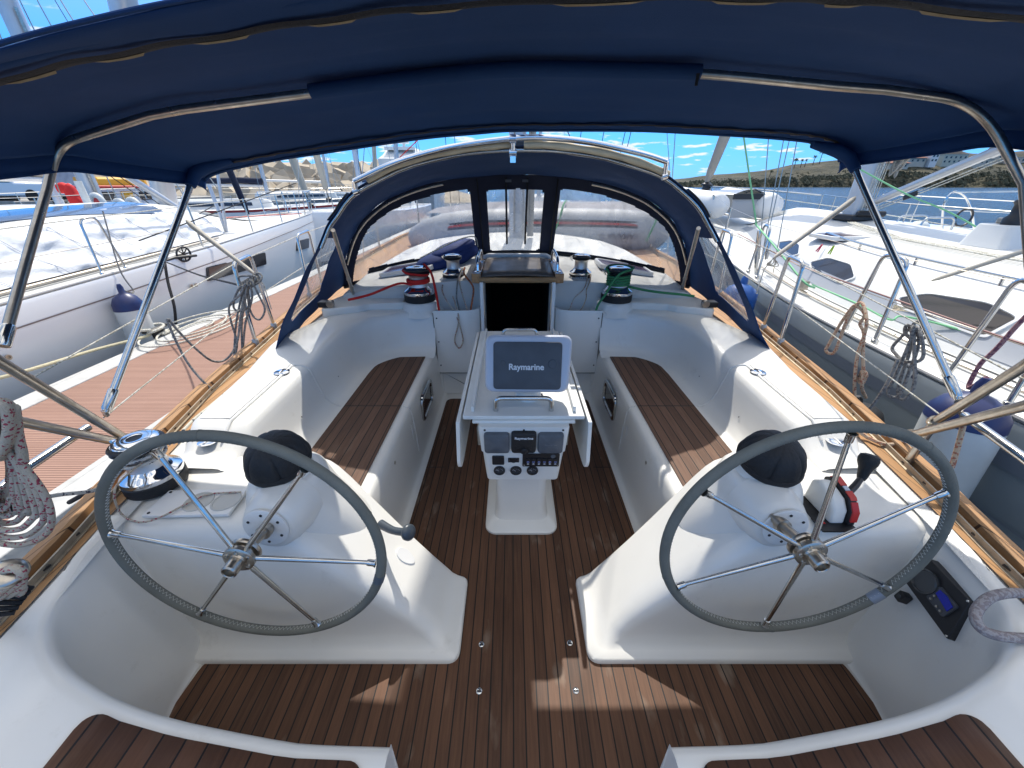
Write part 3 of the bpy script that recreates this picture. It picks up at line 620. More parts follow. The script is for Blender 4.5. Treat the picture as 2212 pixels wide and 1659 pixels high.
# mast, boom end and rigging of our own yacht
mb = MB(); mb.loft([[( .02+x*k, 5.2+y*k, z) for x, y in rpoly([(-.10,-.14),(.10,-.14),(.10,.14),(-.10,.14)], .08, 6)] for k, z in ((1,1.03),(1,13.0))], True, True); ms = K(mb, 'mast', MASTM)
mb = MB(); mb.tube([(.04,5.05,2.82),(.11,.9,2.95)], .085, 14); bo = K(mb, 'boom', MASTM, smooth=60); mb = MB(); mb.loft([[(.04+.07*(5.0-y)/4.1+x, y, 2.9+z+.13*(5-y)/4.1*0) for x, z in [(.15*math.cos(a), .20+.20*math.sin(a)) for a in [2*math.pi*q/16 for q in range(16)]]] for y in yrange(1.1,4.9,.4)], True, True); K(mb, 'sail_cover', NAVY, bo, smooth=60)
mb = MB(); mb.tube([(.15,5.02,1.08),(.17,5.05,8)], .012, 8).tube([(.185,5.03,1.08),(.24,5.08,8)], .03, 8).tube([(-.02,5.03,1.1),(0,5.05,8)], .008, 8); K(mb, 'halyards', SAILC, ms)
mb = MB(); mb.lathe([(.09,0),(.09,.03),(.05,.06),(.05,.12),(.07,.14),(.07,.17)], (.06,5.02,2.02), (0,-1,0), 16); K(mb, 'mast_winch', BLACK, ms)
mb = MB()
for x in (-2.0, 2.0): mb.tube([(x*.98,5.15,.76),(x*.5,5.2,9)], .005, 6).tube([(x*.96,4.7,.75),(x*.2,5.2,7)], .004, 6)
K(mb, 'shrouds', STEEL)
mb = MB(); mb.tube([P(760,440,y=6.5), P(905,300,y=5.4)], .006, 6); K(mb, 'red_halyard', ROPE_R)
mb = MB()
for x, u in ((1,1296),(2,1340),(3,1352),(4,1249)): mb.tube([P(u, 330, y=6.2), P(u+(u-1106)*.08, 250, y=5.9)], .005, 6)
mb.tube([P(1252,340,y=6),P(1215,260,y=6)], .006, 6); K(mb, 'lazy_jacks', ROPE_K)
# ================================================================== STEERING WHEELS
def wheel(name, C, ph, label):
    C = Vector(C); w = empty(name, label, 'steering wheel', C); k = Kid(w)
    n = Vector((0,-1,.035)).normalized(); r = Vector((0,0,1)).cross(n).normalized(); u = n.cross(r)
    pt = lambda a, rad, d=0: C + r*math.cos(a)*rad + u*math.sin(a)*rad + n*d
    rad = .402; N_ = 96
    mb = MB(); mb.tube([pt(2*math.pi*i/N_, rad) for i in range(N_)], .0152, 14, closed=True); rim = k(mb, 'rim', LEATH, smooth=60)
    for j in range(5): a = ph+R(28+72*j); mb = MB(); mb.tube([pt(a-.007, rad), pt(a+.007, rad)], .0160, 14); k(mb, 'rim_seam', LEATH, rim)
    mb = MB(); pts = []
    nst = 190
    for i in range(nst*2):
        a = 2*math.pi*i/(nst*2); sgn = 1 if i % 2 else -1
        if abs(math.sin(3*(a-ph))) < .1: 
            if len(pts) > 1: mb.tube(pts, .0009, 4); 
            pts = []; continue
        pts.append(pt(a, rad-.0150, .001+sgn*.0055))
    if len(pts) > 1: mb.tube(pts, .0009, 4)
    k(mb, 'rim_stitching', STITCH, rim)
    for j in range(6):
        a = ph+j*math.pi/3
        mb = MB(); mb.tube([pt(a, .03, .032), pt(a, .37, .004)], [.0085, .0062], 12); mb.lathe([(.009,-.006),(.010,0),(.010,.014),(.013,.02)], pt(a,.365,.0045), pt(a,1)-C, 12); k(mb, 'spoke', STEEL)
    mb = MB(); mb.lathe([(.030,.0),(.046,.006),(.046,.014),(.043,.018),(.030,.018),(.028,.026),(.034,.03),(.045,.032),(.045,.044),(.040,.048),(.026,.048),(.024,.054),(.022,.054),(.022,.086),(.018,.090),(.016,.088),(.016,.072),(0,.072)], C, n, 32, False); hb = k(mb, 'hub', STEEL2)
    for j in range(6): mb = MB(); mb.lathe([(0,0),(.006,0),(.006,.003),(0,.003)], pt(ph+R(30)+j*math.pi/3, .034, .048), n, 12, False); k(mb, 'bolt', STEEL, hb)
    mb = MB(); mb.tube([C, C+Vector((0,.125,-.03))], .016, 16); mb.lathe([(.024,0),(.024,.02),(.018,.022)], C+Vector((0,.09,-.022)), (0,-1,.2), 18); k(mb, 'shaft', STEEL2)
    return w, pt, rad, k, rim
wl_, ptL, rad, kl, rimL = wheel('steering_wheel', (-.846,.805,.672), R(-9.3), 'spoked steering wheel in grey leather on the port side, before the cup holder board')
wr_, ptR, rad, kr, rimR = wheel('steering_wheel', (.817,.80,.703), R(29.8), 'spoked steering wheel in grey leather on the starboard side, by the red throttle box')
mb = MB(); mb.tube([ptR(R(-37)+.1*i/6-.05, rad) for i in range(7)], .0168, 14); kr(mb, 'tape', mat('grey_tape', (.22,.25,.30), .35), rimR)
mb = MB(); mb.tube([ptL(R(-19)+.08*i/6-.04, rad) for i in range(7)], .0168, 14); kl(mb, 'tape', mat('dark_tape', (.09,.11,.13), .5), rimL)
e = empty('console_handle', 'dark grey knobbed handle on the inboard side of the port console', 'handle', P(828,1150,y=1.12)); k = Kid(e)
h0, h1, h2 = P(822,1132,y=1.14), P(850,1146,y=1.10), P(882,1150,y=1.08); mb = MB(); mb.tube(spl([h0, h1, h2], 4), [.019,.018,.017,.016,.015,.015,.0155,.016,.017], 14); k(mb, 'arm', mat('handle_grey', (.06,.075,.09), .35), smooth=60)
mb = MB(); mb.lathe([(0,-.014),(.022,-.013),(.032,-.004),(.032,.006),(.022,.014),(0,.016)], h2, (h2-h1)+Vector((0,-.02,.02)), 24, False); k(mb, 'knob', bpy.data.materials['handle_grey'], smooth=60)
# compass hoods
for s, lab in ((-1,'black ribbed rubber compass cover on the port steering console'),(1,'black ribbed rubber compass cover on the starboard console by the throttle')):
    c = Vector((s*.890, 1.112, .752)); e = empty('compass_cover', lab, 'compass', c, 'ribbed compass covers on the consoles'); k = Kid(e)
    mb = MB(); rings = []
    tilt = Matrix.Rotation(R(14), 3, 'X')
    for i in range(15):
        th = R(90*i/14); zz = math.sin(th)*.104; rr = .104*math.cos(th)**.8
        rings.append([c+tilt @ Vector(((rr*(1+.075*abs(math.sin(a*6))**.35 - .05))*math.cos(a), (rr*(1+.075*abs(math.sin(a*6))**.35-.05))*math.sin(a), .012+zz)) for a in [2*math.pi*q/90 for q in range(90)]])
    mb.loft(rings, True); k(mb, 'hood', BLACKR, smooth=50)
    mb = MB(); M3 = Matrix.Translation(c) @ tilt.to_4x4(); mb.loft([[M3 @ Vector((r_*math.cos(a), r_*math.sin(a), z_)) for a in [2*math.pi*q/48 for q in range(48)]] for r_, z_ in ((.098,-.01),(.108,-.004),(.111,.008),(.108,.018),(.100,.020))], True); k(mb, 'rim_band', BLACKR)
# throttle
tb = P(1812,1118,z=.598); e = empty('throttle_lever', 'engine throttle, red and black box with a black knobbed lever', 'throttle', tb); k = Kid(e)
base = Vector((1.155,1.02,.592))
c_ = [P(1778,1030,y=1.10), ]
def bxr(mb, pts2, x0, x1): # profile in YZ extruded along x
    pts2 = [(1.035+(y-1.04)*.80, .592+(z-.592)*.80) for y, z in pts2]; x0, x1 = 1.105+(x0-1.155)*.80, 1.105+(x1-1.155)*.80
    n = len(pts2); return mb.add([(x0,y,z) for y,z in pts2]+[(x1,y,z) for y,z in pts2], [tuple(range(n)), tuple(reversed(range(n,2*n)))]+[(i,(i+1)%n,n+(i+1)%n,n+i) for i in range(n)])
Rz = Matrix.Rotation(R(-8), 3, 'Z')
mb = MB(); bxr(mb, [(.955,.592),(.965,.66),(1.0,.70),(1.09,.725),(1.125,.70),(1.13,.592)], 1.105, 1.170); k(mb, 'housing', POLYW, bevel=.01, seg=3)
mb = MB(); bxr(mb, [(.945,.596),(.952,.665),(.992,.712),(1.095,.738),(1.135,.708),(1.138,.60),(1.12,.596)], 1.171, 1.205); tb2 = k(mb, 'side_cover', BLACK, bevel=.004)
mb = MB(); bxr(mb, [(.940,.62),(.9465,.667),(.975,.702),(.978,.698),(.953,.664),(.946,.62)], 1.174, 1.202); bxr(mb, [(.98,.706),(.99,.716),(1.02,.7245),(1.02,.7205),(.992,.712)], 1.174, 1.202); bxr(mb, [(1.05,.731),(1.095,.742),(1.115,.728),(1.112,.725),(1.094,.738),(1.05,.7275)], 1.174, 1.202); k(mb, 'red_bands', RED, tb2)
mb = MB(); bxr(mb, [(1.024,.7255),(1.046,.731),(1.046,.7265),(1.024,.7215)], 1.178, 1.198); k(mb, 'badge', SILV, tb2)
mb = MB(); mb.tube([(1.142,1.05,.655),(1.170,1.05,.655)], .016, 16); p0 = Vector((1.166,1.05,.655)); p1 = P(1862,1030,y=1.09); p2 = P(1880,985,y=1.12); mb.tube([p0, p0.lerp(p1,.5)+Vector((0.004,0,0)), p1], [.012,.012,.010], 10); lv = k(mb, 'lever', mat('worn_lever', (.05,.05,.055), .35, .3, var=.4, vscale=60))
dd = (p2-p1).normalized(); mb = MB(); mb.lathe([(.012,0),(.015,.01),(.021,.045),(.030,.065),(.032,.080),(.028,.094),(.015,.100),(0,.101)], p1-dd*.012, dd, 24, False); k(mb, 'knob', BLACKR, lv)
mb = MB(); mb.box((1.085,1.02,.5915), (.12,.17,.004)); k(mb, 'base_plate', BLACK)
mb = MB(); mb.box((1.045,.965,.5925), (.05,.06,.004)); lp = k(mb, 'warning_label', BLACK); mb = MB(); mb.box((1.04,.975,.5950), (.024,.014,.002)); k(mb, 'red_mark', RED, lp)
# ================================================================== PEDESTAL TABLE
tb_ = empty('cockpit_table', 'white pedestal cockpit table with folded side leaves and an instrument console', 'table', (0,1.45,0)); k = Kid(tb_)
def ring(w, y0, y1, r, z, cx=.005): return [(cx+x, (y0+y1)/2+y, z) for x, y in rrect(w, y1-y0, r, 6)]
mb = MB(); mb.loft([ring(.385,1.435,2.45,.06,0),ring(.385,1.435,2.45,.06,.018),ring(.37,1.445,2.44,.06,.026),ring(.29,1.50,2.40,.05,.045),ring(.265,1.52,2.38,.045,.10),ring(.26,1.525,2.375,.045,.66)], True, True); k(mb, 'pedestal', GEL, smooth=50)
Mi = frame((.005,1.37,.575), (0,-1,.14)); nI = Vector((0,-1,.14)).normalized()
# instrument console body (wider at the top)
def face(zl, w, y): return None
mb = MB(); rings = []
for z, w, y0 in ((.405,.325,1.425),(.41,.335,1.405),(.44,.34,1.398),(.60,.362,1.372),(.602,.372,1.362),(.735,.388,1.345),(.745,.38,1.345)):
    rings.append([(.005+x, (y0+1.60)/2+y, z) for x, y in rrect(w, 1.60-y0, .02, 4)])
mb.loft(rings, True, True); ic = k(mb, 'instrument_console', POLYW, smooth=35)
def onface(x, z, d=0.):  # point on front face of console
    y = lerp([(.44,1.398),(.60,1.372)], z) if z < .601 else lerp([(.602,1.362),(.735,1.345)], z)
    return Vector((.005+x, y-d, z))
upF = Vector((0,-.128,1)).normalized(); nU = Vector((0,-1,-.128)).normalized(); nL = Vector((0,-1,-.1625)).normalized()
nU = Vector((0,-1,-.128)).normalized()
def fr_(x, z, d=0): n_ = Vector((0,-1,-.13)).normalized(); return frame(onface(x, z, d), n_)
for i, (x, mt, w, h, z) in enumerate(((-.115,GREYL,.108,.108,.668),(.0,BLACKR,.106,.114,.672),(.115,GREYL,.108,.108,.668))):
    M = fr_(x, z); o_ = rrect(w, h, .014)
    mb = MB(); mb.loft([[M @ Vector((a*q, b*q, d)) for a, b in o_] for q, d in ((1,0),(1,.012),(.97,.020),(.90,.0225),(0.001,.023))], True); g = k(mb, 'instrument_cover', mt, smooth=50)
    if i == 1:
        text_mesh('lettering', 'Raymarine', .0185, fr_(0, z+.030, .0242), LETTER, g, bold=.0004, depth=.0004)
        mb = MB(); mb.lathe([(.016,.018),(.015,.028),(.011,.031),(0,.0315)], M @ Vector((.004,-.038,0)), (0,-1,-.13), 24, False); k(mb, 'knob', BLACKR, g)
        mb = MB(); panel(mb, M, rpoly([(-.022,-.052),(.03,-.052),(.015,-.066),(-.006,-.066)], .004), .004, .016); k(mb, 'pull_tab', BLACKR, g)
    if i == 2: text_mesh('lettering', 'Raymarine', .0125, fr_(.115, z-.004, .0242), LETTERG, g, depth=.0003)
mb = MB()
for x in (-.165, .0, .165): mb.lathe([(0,0),(.005,0),(.004,.003),(0,.003)], onface(x, .735-.004), (0,-1,-.13), 12, False)
k(mb, 'console_screws', BLACK, ic)
M = fr_(-.112, .547); mb = MB(); panel(mb, M, rrect(.054,.054,.006), 0, .007); k(mb, 'blank_gauge', BLACK, ic, bevel=.0015)
M = fr_(-.043, .547); mb = MB(); panel(mb, M, rrect(.050,.025,.003), 0, .005); mb.lathe([(.012,0),(.012,.009),(0,.009)], M @ Vector((0,0,0)), (0,-1,-.13), 20, False); sp = k(mb, 'power_socket', BLACK, ic)
mb = MB()
for x in (-.019,.019): mb.lathe([(0,.005),(.0035,.005),(.003,.007),(0,.007)], M @ Vector((x,0,0)), (0,-1,-.13), 10, False)
k(mb, 'socket_screws', CHROME, sp)
M = fr_(.080, .548); mb = MB(); panel(mb, M, rrect(.165,.080,.004), 0, .005); swp = k(mb, 'switch_panel', BLACK, ic)
mb = MB(); mk = MB(); mk2 = MB()
for j in range(6):
    x = -.058+.0247*j; panel(mb, M, [(a+x, b-.008) for a, b in rrect(.021,.042,.003)], .005, .010)
    for kx, ky, ww, hh in ((0,.002,.011,.0012),(-.0045,-.001,.0015,.004),(.0045,-.001,.0015,.004),(0,-.002,.006,.0012)) if j % 2 else ((0,.000,.012,.0032),(0,.0035,.006,.001)):
        panel(mk2, M, [(x-ww/2+kx,-.006+ky-hh/2),(x+ww/2+kx,-.006+ky-hh/2),(x+ww/2+kx,-.006+ky+hh/2),(x-ww/2+kx,-.006+ky+hh/2)], .0101, .0105)
    for ky, ww in ((-.016,.007),(-.019,.012),(-.0215,.008)):
        panel(mk, M, [(x-ww/2,ky),(x+ww/2,ky),(x+ww/2,ky+.0014),(x-ww/2,ky+.0014)], .0101, .0105)
k(mb, 'rocker_switch', BLACK, swp, bevel=.0008); k(mk, 'switch_captions', LETTER, swp, smooth=0); k(mk2, 'switch_symbols', mat('symbol_blue', (.30,.36,.75), .5), swp, smooth=0)
mb = MB(); mb.lathe([(.011,0),(.0105,.003),(.009,.004),(0,.003)], M @ Vector((.053,.026,.005)), (0,-1,-.13), 20, False); k(mb, 'round_plug', GREYL, swp)
mb = MB()
for x in (-.075,.075): mb.lathe([(0,.005),(.0032,.005),(0,.007)], M @ Vector((x,-.033,0)), (0,-1,-.13), 10, False)
k(mb, 'panel_screws', CHROME, swp)
for x in (-.108,-.032,.044):
    c = onface(x, .480); nn = (0,-1,-.16)
    mb = MB(); mb.lathe([(.0255,0),(.0265,.008),(.0245,.012),(.0215,.012),(.0205,.006),(0,.006)], c, nn, 32, False); g = k(mb, 'gauge', BLACK, ic)
    M = frame(c, nn); mb = MB(); mb.lathe([(0,.0064),(.0205,.0064)], c, nn, 28, False); k(mb, 'gauge_dial', GDARK, g)
    mb = MB(); mb.box(M @ Vector((-.007,.003,.0072)), (.013,.0014,.0006), (frame((0,0,0), nn).to_3x3() @ Matrix.Rotation(R(-38),3,'Z')))
    for a in range(20, 161, 28): mb.box(M @ Vector((.0165*math.cos(R(a)), .0165*math.sin(R(a))*.8, .0072)), (.0035,.0011,.0005), (frame((0,0,0), nn).to_3x3() @ Matrix.Rotation(R(a),3,'Z')))
    k(mb, 'gauge_needle', LETTER, g, smooth=0)
# table top, fiddles, leaves
mb = MB(); mb.bx(-.255,.265,1.385,2.45,.757,.775); k(mb, 'table_top', POLYW, bevel=.004)
mb = MB(); mb.bx(-.215,.225,1.375,1.62,.742,.7565); k(mb, 'top_support', POLYW, bevel=.005)
for s in (-1, 1):
    mb = MB(); mb.bx(*sorted((.005+s*.213,.005+s*.227)),1.42,2.43,.775,.80); k(mb, 'fiddle_rail', POLYW, bevel=.003)
    mb = MB(); lf = rpoly([(1.345,.77),(1.345,.55),(1.385,.495),(1.47,.480),(2.3,.48),(2.42,.52),(2.45,.6),(2.45,.77)], [.004,.1,.06,.08,.1,.1,.05,.004], 6)
    n = len(lf); x0, x1 = .005+s*.268, .005+s*.284; tl = .04
    mb.add([(x0+s*(.77-z)*tl,y,z) for y,z in lf]+[(x1+s*(.77-z)*tl,y,z) for y,z in lf], [tuple(range(n)), tuple(reversed(range(n,2*n)))]+[(i,(i+1)%n,n+(i+1)%n,n+i) for i in range(n)])
    k(mb, 'table_leaf', POLYW, bevel=.002)
    mb = MB(); mb.tube([(.005+s*.192,1.48,.70),(.005+s*.205,1.47,.66),(.005+s*.2,1.45,.58)], .008, 10); mb.lathe([(.018,-.01),(.018,.01)], (.005+s*.195,1.46,.70), (1,0,0), 16); k(mb, 'leaf_bracket', STEEL2)
for y, x in ((1.43,.12),(2.30,.105)):
    mb = MB(); mb.tube(fil([(.005-x,y,.775),(.005-x,y+.004,.835),(.005+x,y+.004,.835),(.005+x,y,.775)], .05, 8), .0105, 12); k(mb, 'grab_bar', STEEL)
# chart plotter on its pod
cp = empty('chart_plotter', 'covered chart plotter with grey lid on a round pod on the table', 'chart plotter', (.02,1.56,.775)); k = Kid(cp)
mb = MB(); mb.lathe([(.058,.775),(.058,.80),(.054,.803),(.054,.812),(.057,.815),(.056,.86),(.045,.89)], (.03,1.56,0), n=32); k(mb, 'pod', WHITE, smooth=40)
cpn = Vector((-.02,-1,.36)).normalized(); M = frame((.022,1.505,.955), cpn)
o_ = rpoly([(-.185,-.115),(.178,-.115),(.192,.132),(-.182,.132)], .042, 8)
mb = MB(); mb.loft([[M @ Vector((x*q, y*q, d)) for x, y in o_] for q, d in ((.80,-.10),(.93,-.085),(1.0,-.045),(1.0,-.012),(.985,.006),(.955,.014),(.90,.016))], True, True); bz = k(mb, 'bezel', SILV, smooth=55)
i_ = rpoly([(-.146,-.100),(.142,-.100),(.146,.103),(-.146,.103)], .018, 6)
mb = MB(); mb.loft([[M @ Vector((x*q, y*q, d)) for x, y in i_] for q, d in ((1,.012),(1,.020),(.985,.025),(.95,.0265),(0.001,.027))], True); lid = k(mb, 'screen_cover', GREYC, smooth=50)
text_mesh('lettering', 'Raymarine', .036, M @ Matrix.Translation((-.006,-.004,.0275)), LETTER, lid, bold=.0009, depth=.0005, sx=.98)
for x, y, r_ in ((-.106,.012,.012),(.106,.010,.020)):
    mb = MB(); mb.lathe([(r_,.0262),(r_*.9,.0285),(r_*.4,.0275),(0,.0278)], M @ Vector((x,y,0)), cpn, 24, False)
    mb2 = MB(); mb2.lathe([(r_,.0),(r_*.92,.0025),(r_*.4,.0012),(0,.002)], M @ Vector((x,y,.0265)), cpn, 24, False); k(mb2, 'knob_bump', GREYC, lid)
mb = MB(); mb.tube([(.09,1.6,.86),(.10,1.60,.80),(.085,1.59,.777),(.11,1.53,.777)], .003, 6); k(mb, 'cable', BLACK)
# ================================================================== WINCHES
def winch(c, sc_, lab, black=True, base_r=.118, txt=None):
    c = Vector(c); e = empty('winch', lab, 'winch', c, 'chromed rope winches on deck'); k = Kid(e); q = sc_
    L = lambda prof: [(r*q, z*q) for r, z in prof]
    mb = MB(); mb.lathe(L([(1.0,0),(1.02,.08),(1.02,.42),(.98,.46),(.9,.46)]), c, n=40); k(mb, 'base', BLACKR)
    mb = MB(); mb.lathe(L([(.9,.46),(.99,.47),(1.0,.52),(.99,.64),(.93,.70),(.80,.78),(.70,.88),(.64,.95)]), c, n=40, cap=False); k(mb, 'skirt', CHROME, smooth=40)
    mb = MB(); mb.lathe(L([(.64,.95),(.60,1.05),(.585,1.25),(.585,1.55),(.62,1.68),(.66,1.72)]), c, n=36, cap=False); k(mb, 'drum', mat('drum_alu', (.66,.66,.65), .32, 1., bump=.3, bscale=300) if 'drum_alu' not in bpy.data.materials else bpy.data.materials['drum_alu'], smooth=60)
    mb = MB(); mb.lathe(L([(.66,1.72),(.80,1.78),(.84,1.82),(.80,1.86),(.70,1.88),(.70,1.90),(.82,1.93),(.86,1.98),(.82,2.03),(.70,2.05)]), c, n=40, cap=False); k(mb, 'self_tailer_jaws', BLACK, smooth=30)
    mb = MB(); mb.lathe(L([(.70,2.05),(.72,2.10),(.66,2.16),(.45,2.20),(.30,2.21),(.24,2.19),(.24,2.16)]), c, n=36, cap=False); tp = k(mb, 'cap', CHROME, smooth=50)
    mb = MB(); mb.lathe(L([(.24,2.16),(.0,2.15)]), c, n=24, cap=False); k(mb, 'handle_socket', BLACK, tp)
    a0 = 2.4; pts = [c+Vector((q*(1.0 if i < 3 else .72)*math.cos(a0+i*.25), q*(1.0 if i < 3 else .72)*math.sin(a0+i*.25), q*z)) for i, z in enumerate((1.55,1.72,1.92,2.08,2.14))]
    mb = MB(); mb.tube(spl(pts, 4), .09*q, 8, flat=.6); k(mb, 'feeder_arm', CHROME)
    if txt:
        def wp(v): a = -math.pi/2+v.x/(1.025*q); rr = 1.028*q+v.z; return Vector((rr*math.cos(a), rr*math.sin(a), v.y+.25*q))+c
        text_mesh('lettering', txt, .3*q, None, LETTER, e, bold=.0003, depth=.0006, warp=wp)
    return e
def winch_top(c, q): return Vector(c)+Vector((0,0,2.16*q))
WL, WR = Vector((-.800,3.13,.800)), Vector((.810,3.13,.800))
winch(WL, .122, 'large chromed winch wound with red rope'); winch(WR, .122, 'large chromed winch wound with green rope')
winch((-.545,3.36,.925), .092, 'small chromed winch without rope beside the blue bag', txt=None)
winch((.540,3.36,.925), .092, 'small chromed winch with bare drum beside the companionway, starboard side', txt='HARKEN')
W4 = Vector((-1.445,1.17,.600)); winch(W4, .098, 'chromed winch by the port steering wheel, wound with blue flecked rope')
# ropes on winches
def helix(c, r, z0, z1, turns, a0, n=20, h=1): return [Vector(c)+Vector((r*math.cos(a0+h*2*math.pi*turns*i/(n*turns)), r*math.sin(a0+h*2*math.pi*turns*i/(n*turns)), z0+(z1-z0)*i/(n*turns))) for i in range(int(n*turns)+1)]
def rope(name, pts, r, m, label, cat='rope', group=None, n=8, s=6, raw=False):
    mb = MB(); mb.tube(pts if raw else spl(pts, s), r, n); o = mb.build(name, m, smooth=60); return tag(o, label, cat, group)
rp = [P(757,647,y=2.92), P(800,635,y=2.98)]
pr1 = spl([P(752,648,y=2.90), P(800,636,y=2.99), P(860,613,y=3.06), WL+Vector((-.02,-.095,.145))], 6)
hx = helix(WL, .085, .150, .175, 2.5, R(255), h=1)
rope('red_sheet', pr1[:-1]+hx+spl([hx[-1], WL+Vector((.04,.10,.215)), WL+Vector((-.10,-.01,.245)), WL+Vector((-.05,-.09,.232)), WL+Vector((.07,-.075,.215)), WL+Vector((.088,.0,.215)), WL+Vector((.06,.06,.24)), WL+Vector((.06,0,.285)), WL+Vector((.115,-.02,.22)), WL+Vector((.145,-.06,.09)), WL+Vector((.165,-.11,-.02)), WL+Vector((.175,-.125,-.09)), WL+Vector((.185,-.06,-.3))], 8), .0095, ROPE_R, 'red rope led over the coaming, wound on a winch and hanging down', raw=True)
hx2 = helix(WR, .087, .215, .13, 4.2, R(200), h=-1)
rope('green_sheet', spl([WR+Vector((-.20,-.06,-.3)), WR+Vector((-.19,-.125,-.10)), WR+Vector((-.17,-.13,.0)), WR+Vector((-.12,-.11,.07)), WR+Vector((-.07,-.105,.17)), WR+Vector((-.02,-.11,.235)), WR+Vector((.07,-.08,.262)), WR+Vector((.10,0,.262)), WR+Vector((.05,.09,.262)), WR+Vector((-.05,.09,.262)), WR+Vector((-.105,.0,.255)), WR+Vector((-.09,-.04,.235))], 7)+hx2+spl([hx2[-1], P(1400,628,y=3.02), P(1470,636,y=2.98), P(1500,640,y=2.95)], 6)[1:], .0095, ROPE_G, 'green rope wound on a winch and hanging into the bin', raw=True)
for s, u, v in ((-1,741,655),(1,1502,640)):
    p = P(u, v, y=2.93); c = Vector((s*1.49, 2.93, .80)); e = empty('rope_clutch', 'black rope lead block on the %s coaming, at the end of the %s rope' % (('port','red') if s < 0 else ('starboard','green')), 'pulley block', c, 'rope lead blocks'); k = Kid(e)
    mb = MB(); mb.bx(c.x-.05,c.x+.05,c.y-.03,c.y+.05,.80,.845); k(mb, 'body', BLACK, bevel=.008); mb = MB(); mb.lathe([(.028,-.012),(.020,0),(.028,.012)], c+Vector((-s*.045,-.02,.028)), (0,1,0), 18); k(mb, 'sheave', STEEL2)
# lines in the bins
def b3(*q): return [Vector(p) for p in q]
rope('halyard_tail', [P(962,600,y=3.3)+Vector((0,0,.0)), P(955,625,y=3.15), P(965,650,y=3.05), P(980,670,y=3.0), P(992,700,y=2.945), P(1000,735,y=2.94), P(992,752,y=2.94), P(982,735,y=2.94), P(990,700,y=2.945), P(990,680,y=2.96), P(985,660,y=3.02), P(978,640,y=3.1)], .006, ROPE_F, 'red flecked white rope looped over the edge of the port bin', s=7)
rope('halyard_tail', [P(1000,580,y=3.3), P(992,605,y=3.2), P(1000,640,y=3.1), P(1010,672,y=3.02), P(1012,700,y=3.05)], .006, ROPE_F, 'straight flecked rope tail hanging inside the port bin', s=6)
rope('orange_rope', [P(1004,578,y=3.32), P(1003,592,y=3.22), P(1022,620,y=3.13), P(1020,650,y=3.08), P(1017,668,y=3.05), P(1016,690,y=3.05)], .0075, ROPE_O, 'orange and black rope hanging into the port bin')
rope('grey_halyard', [P(998,580,y=3.34), P(990,600,y=3.22), P(986,640,y=3.1), P(993,672,y=3.02), P(993,690,y=3.03)], .0065, ROPE_GY, 'grey rope hanging into the port bin beside the orange one')
for i, (u0, u1, m_, lb) in enumerate(((1268,1232,ROPE_F,'thin flecked rope crossing the starboard bin, nearer the companionway'),(1275,1258,ROPE_T,'thin tan rope in the starboard bin, nearer the green rope'))):
    rope('thin_line', [P(u0,588,y=3.35), P(u0,605,y=3.22), P(u0-8,625,y=3.15), P(u1+8,645,y=3.08), P(u1,664,y=3.05), P(u1-6,672,y=3.04)], .0045, m_, lb)
# rope round the port helm winch, tail across the cup holder board
hx = helix(W4, .068, .12, .165, 2, R(120)); 
rope('helm_winch_rope', spl([P(-30,1095,y=.70), P(0,1092,y=.74), P(120,1070,y=.90), P(215,1055,y=1.02), W4+Vector((-.066,-.02,.10))], 6)[:-1]+hx, .0065, ROPE_B, 'blue flecked white rope coming in from the left to the helm winch', raw=True)
rope('tail_line', [W4+Vector((.05,.05,.15)), P(270,1030,y=1.05), P(247,1065,y=.98), P(262,1110,z=.61), P(300,1128,z=.60), P(345,1118,z=.612), P(400,1090,z=.614), P(450,1068,z=.612), P(520,1063,z=.61)], .0035, ROPE_F, 'thin flecked line lying across the cup holder board')
# blue bag lying under the spray hood
e = empty('blue_bag', 'puffy blue life jacket bag lying behind the small winch', 'bag', (-.62,3.75,.97)); k = Kid(e)
BAG = mat('bag_blue', (.02,.05,.22), .7, bump=.5, bscale=14, var=.4, vscale=5)
def blob(mb, c, size, rot, seed, nu=28, nv=16, amp=.12):
    Mr = Matrix.Rotation(rot, 3, 'Z') @ Matrix.Rotation(R(-14), 3, 'Y')
    def f(i, j):
        th = 2*math.pi*i; ph_ = math.pi*(j-.5); sg = lambda v, e_: math.copysign(abs(v)**e_, v)
        p = Vector((size[0]*sg(math.cos(ph_),.7)*sg(math.cos(th),.8), size[1]*sg(math.cos(ph_),.7)*sg(math.sin(th),.8), size[2]*sg(math.sin(ph_),.9)))
        p *= 1+amp*noise.noise(Vector((p.x*6+seed, p.y*6, p.z*6))); return Vector(c)+Mr @ p
    return mb.grid(f, nu, nv)
mb = MB(); blob(mb, (-.66,3.78,1.03), (.30,.17,.085), R(35), 2); k(mb, 'body', BAG, smooth=80); mb = MB(); blob(mb, (-.60,3.80,1.11), (.22,.13,.05), R(38), 9); k(mb, 'flap', BAG, smooth=80)
mb = MB(); mb.tube(spl([(-.88,3.63,1.05),(-.72,3.62,1.125),(-.52,3.74,1.20),(-.40,3.90,1.20),(-.38,3.98,1.10)], 6), .006, 6); k(mb, 'piping', ROPE_W)
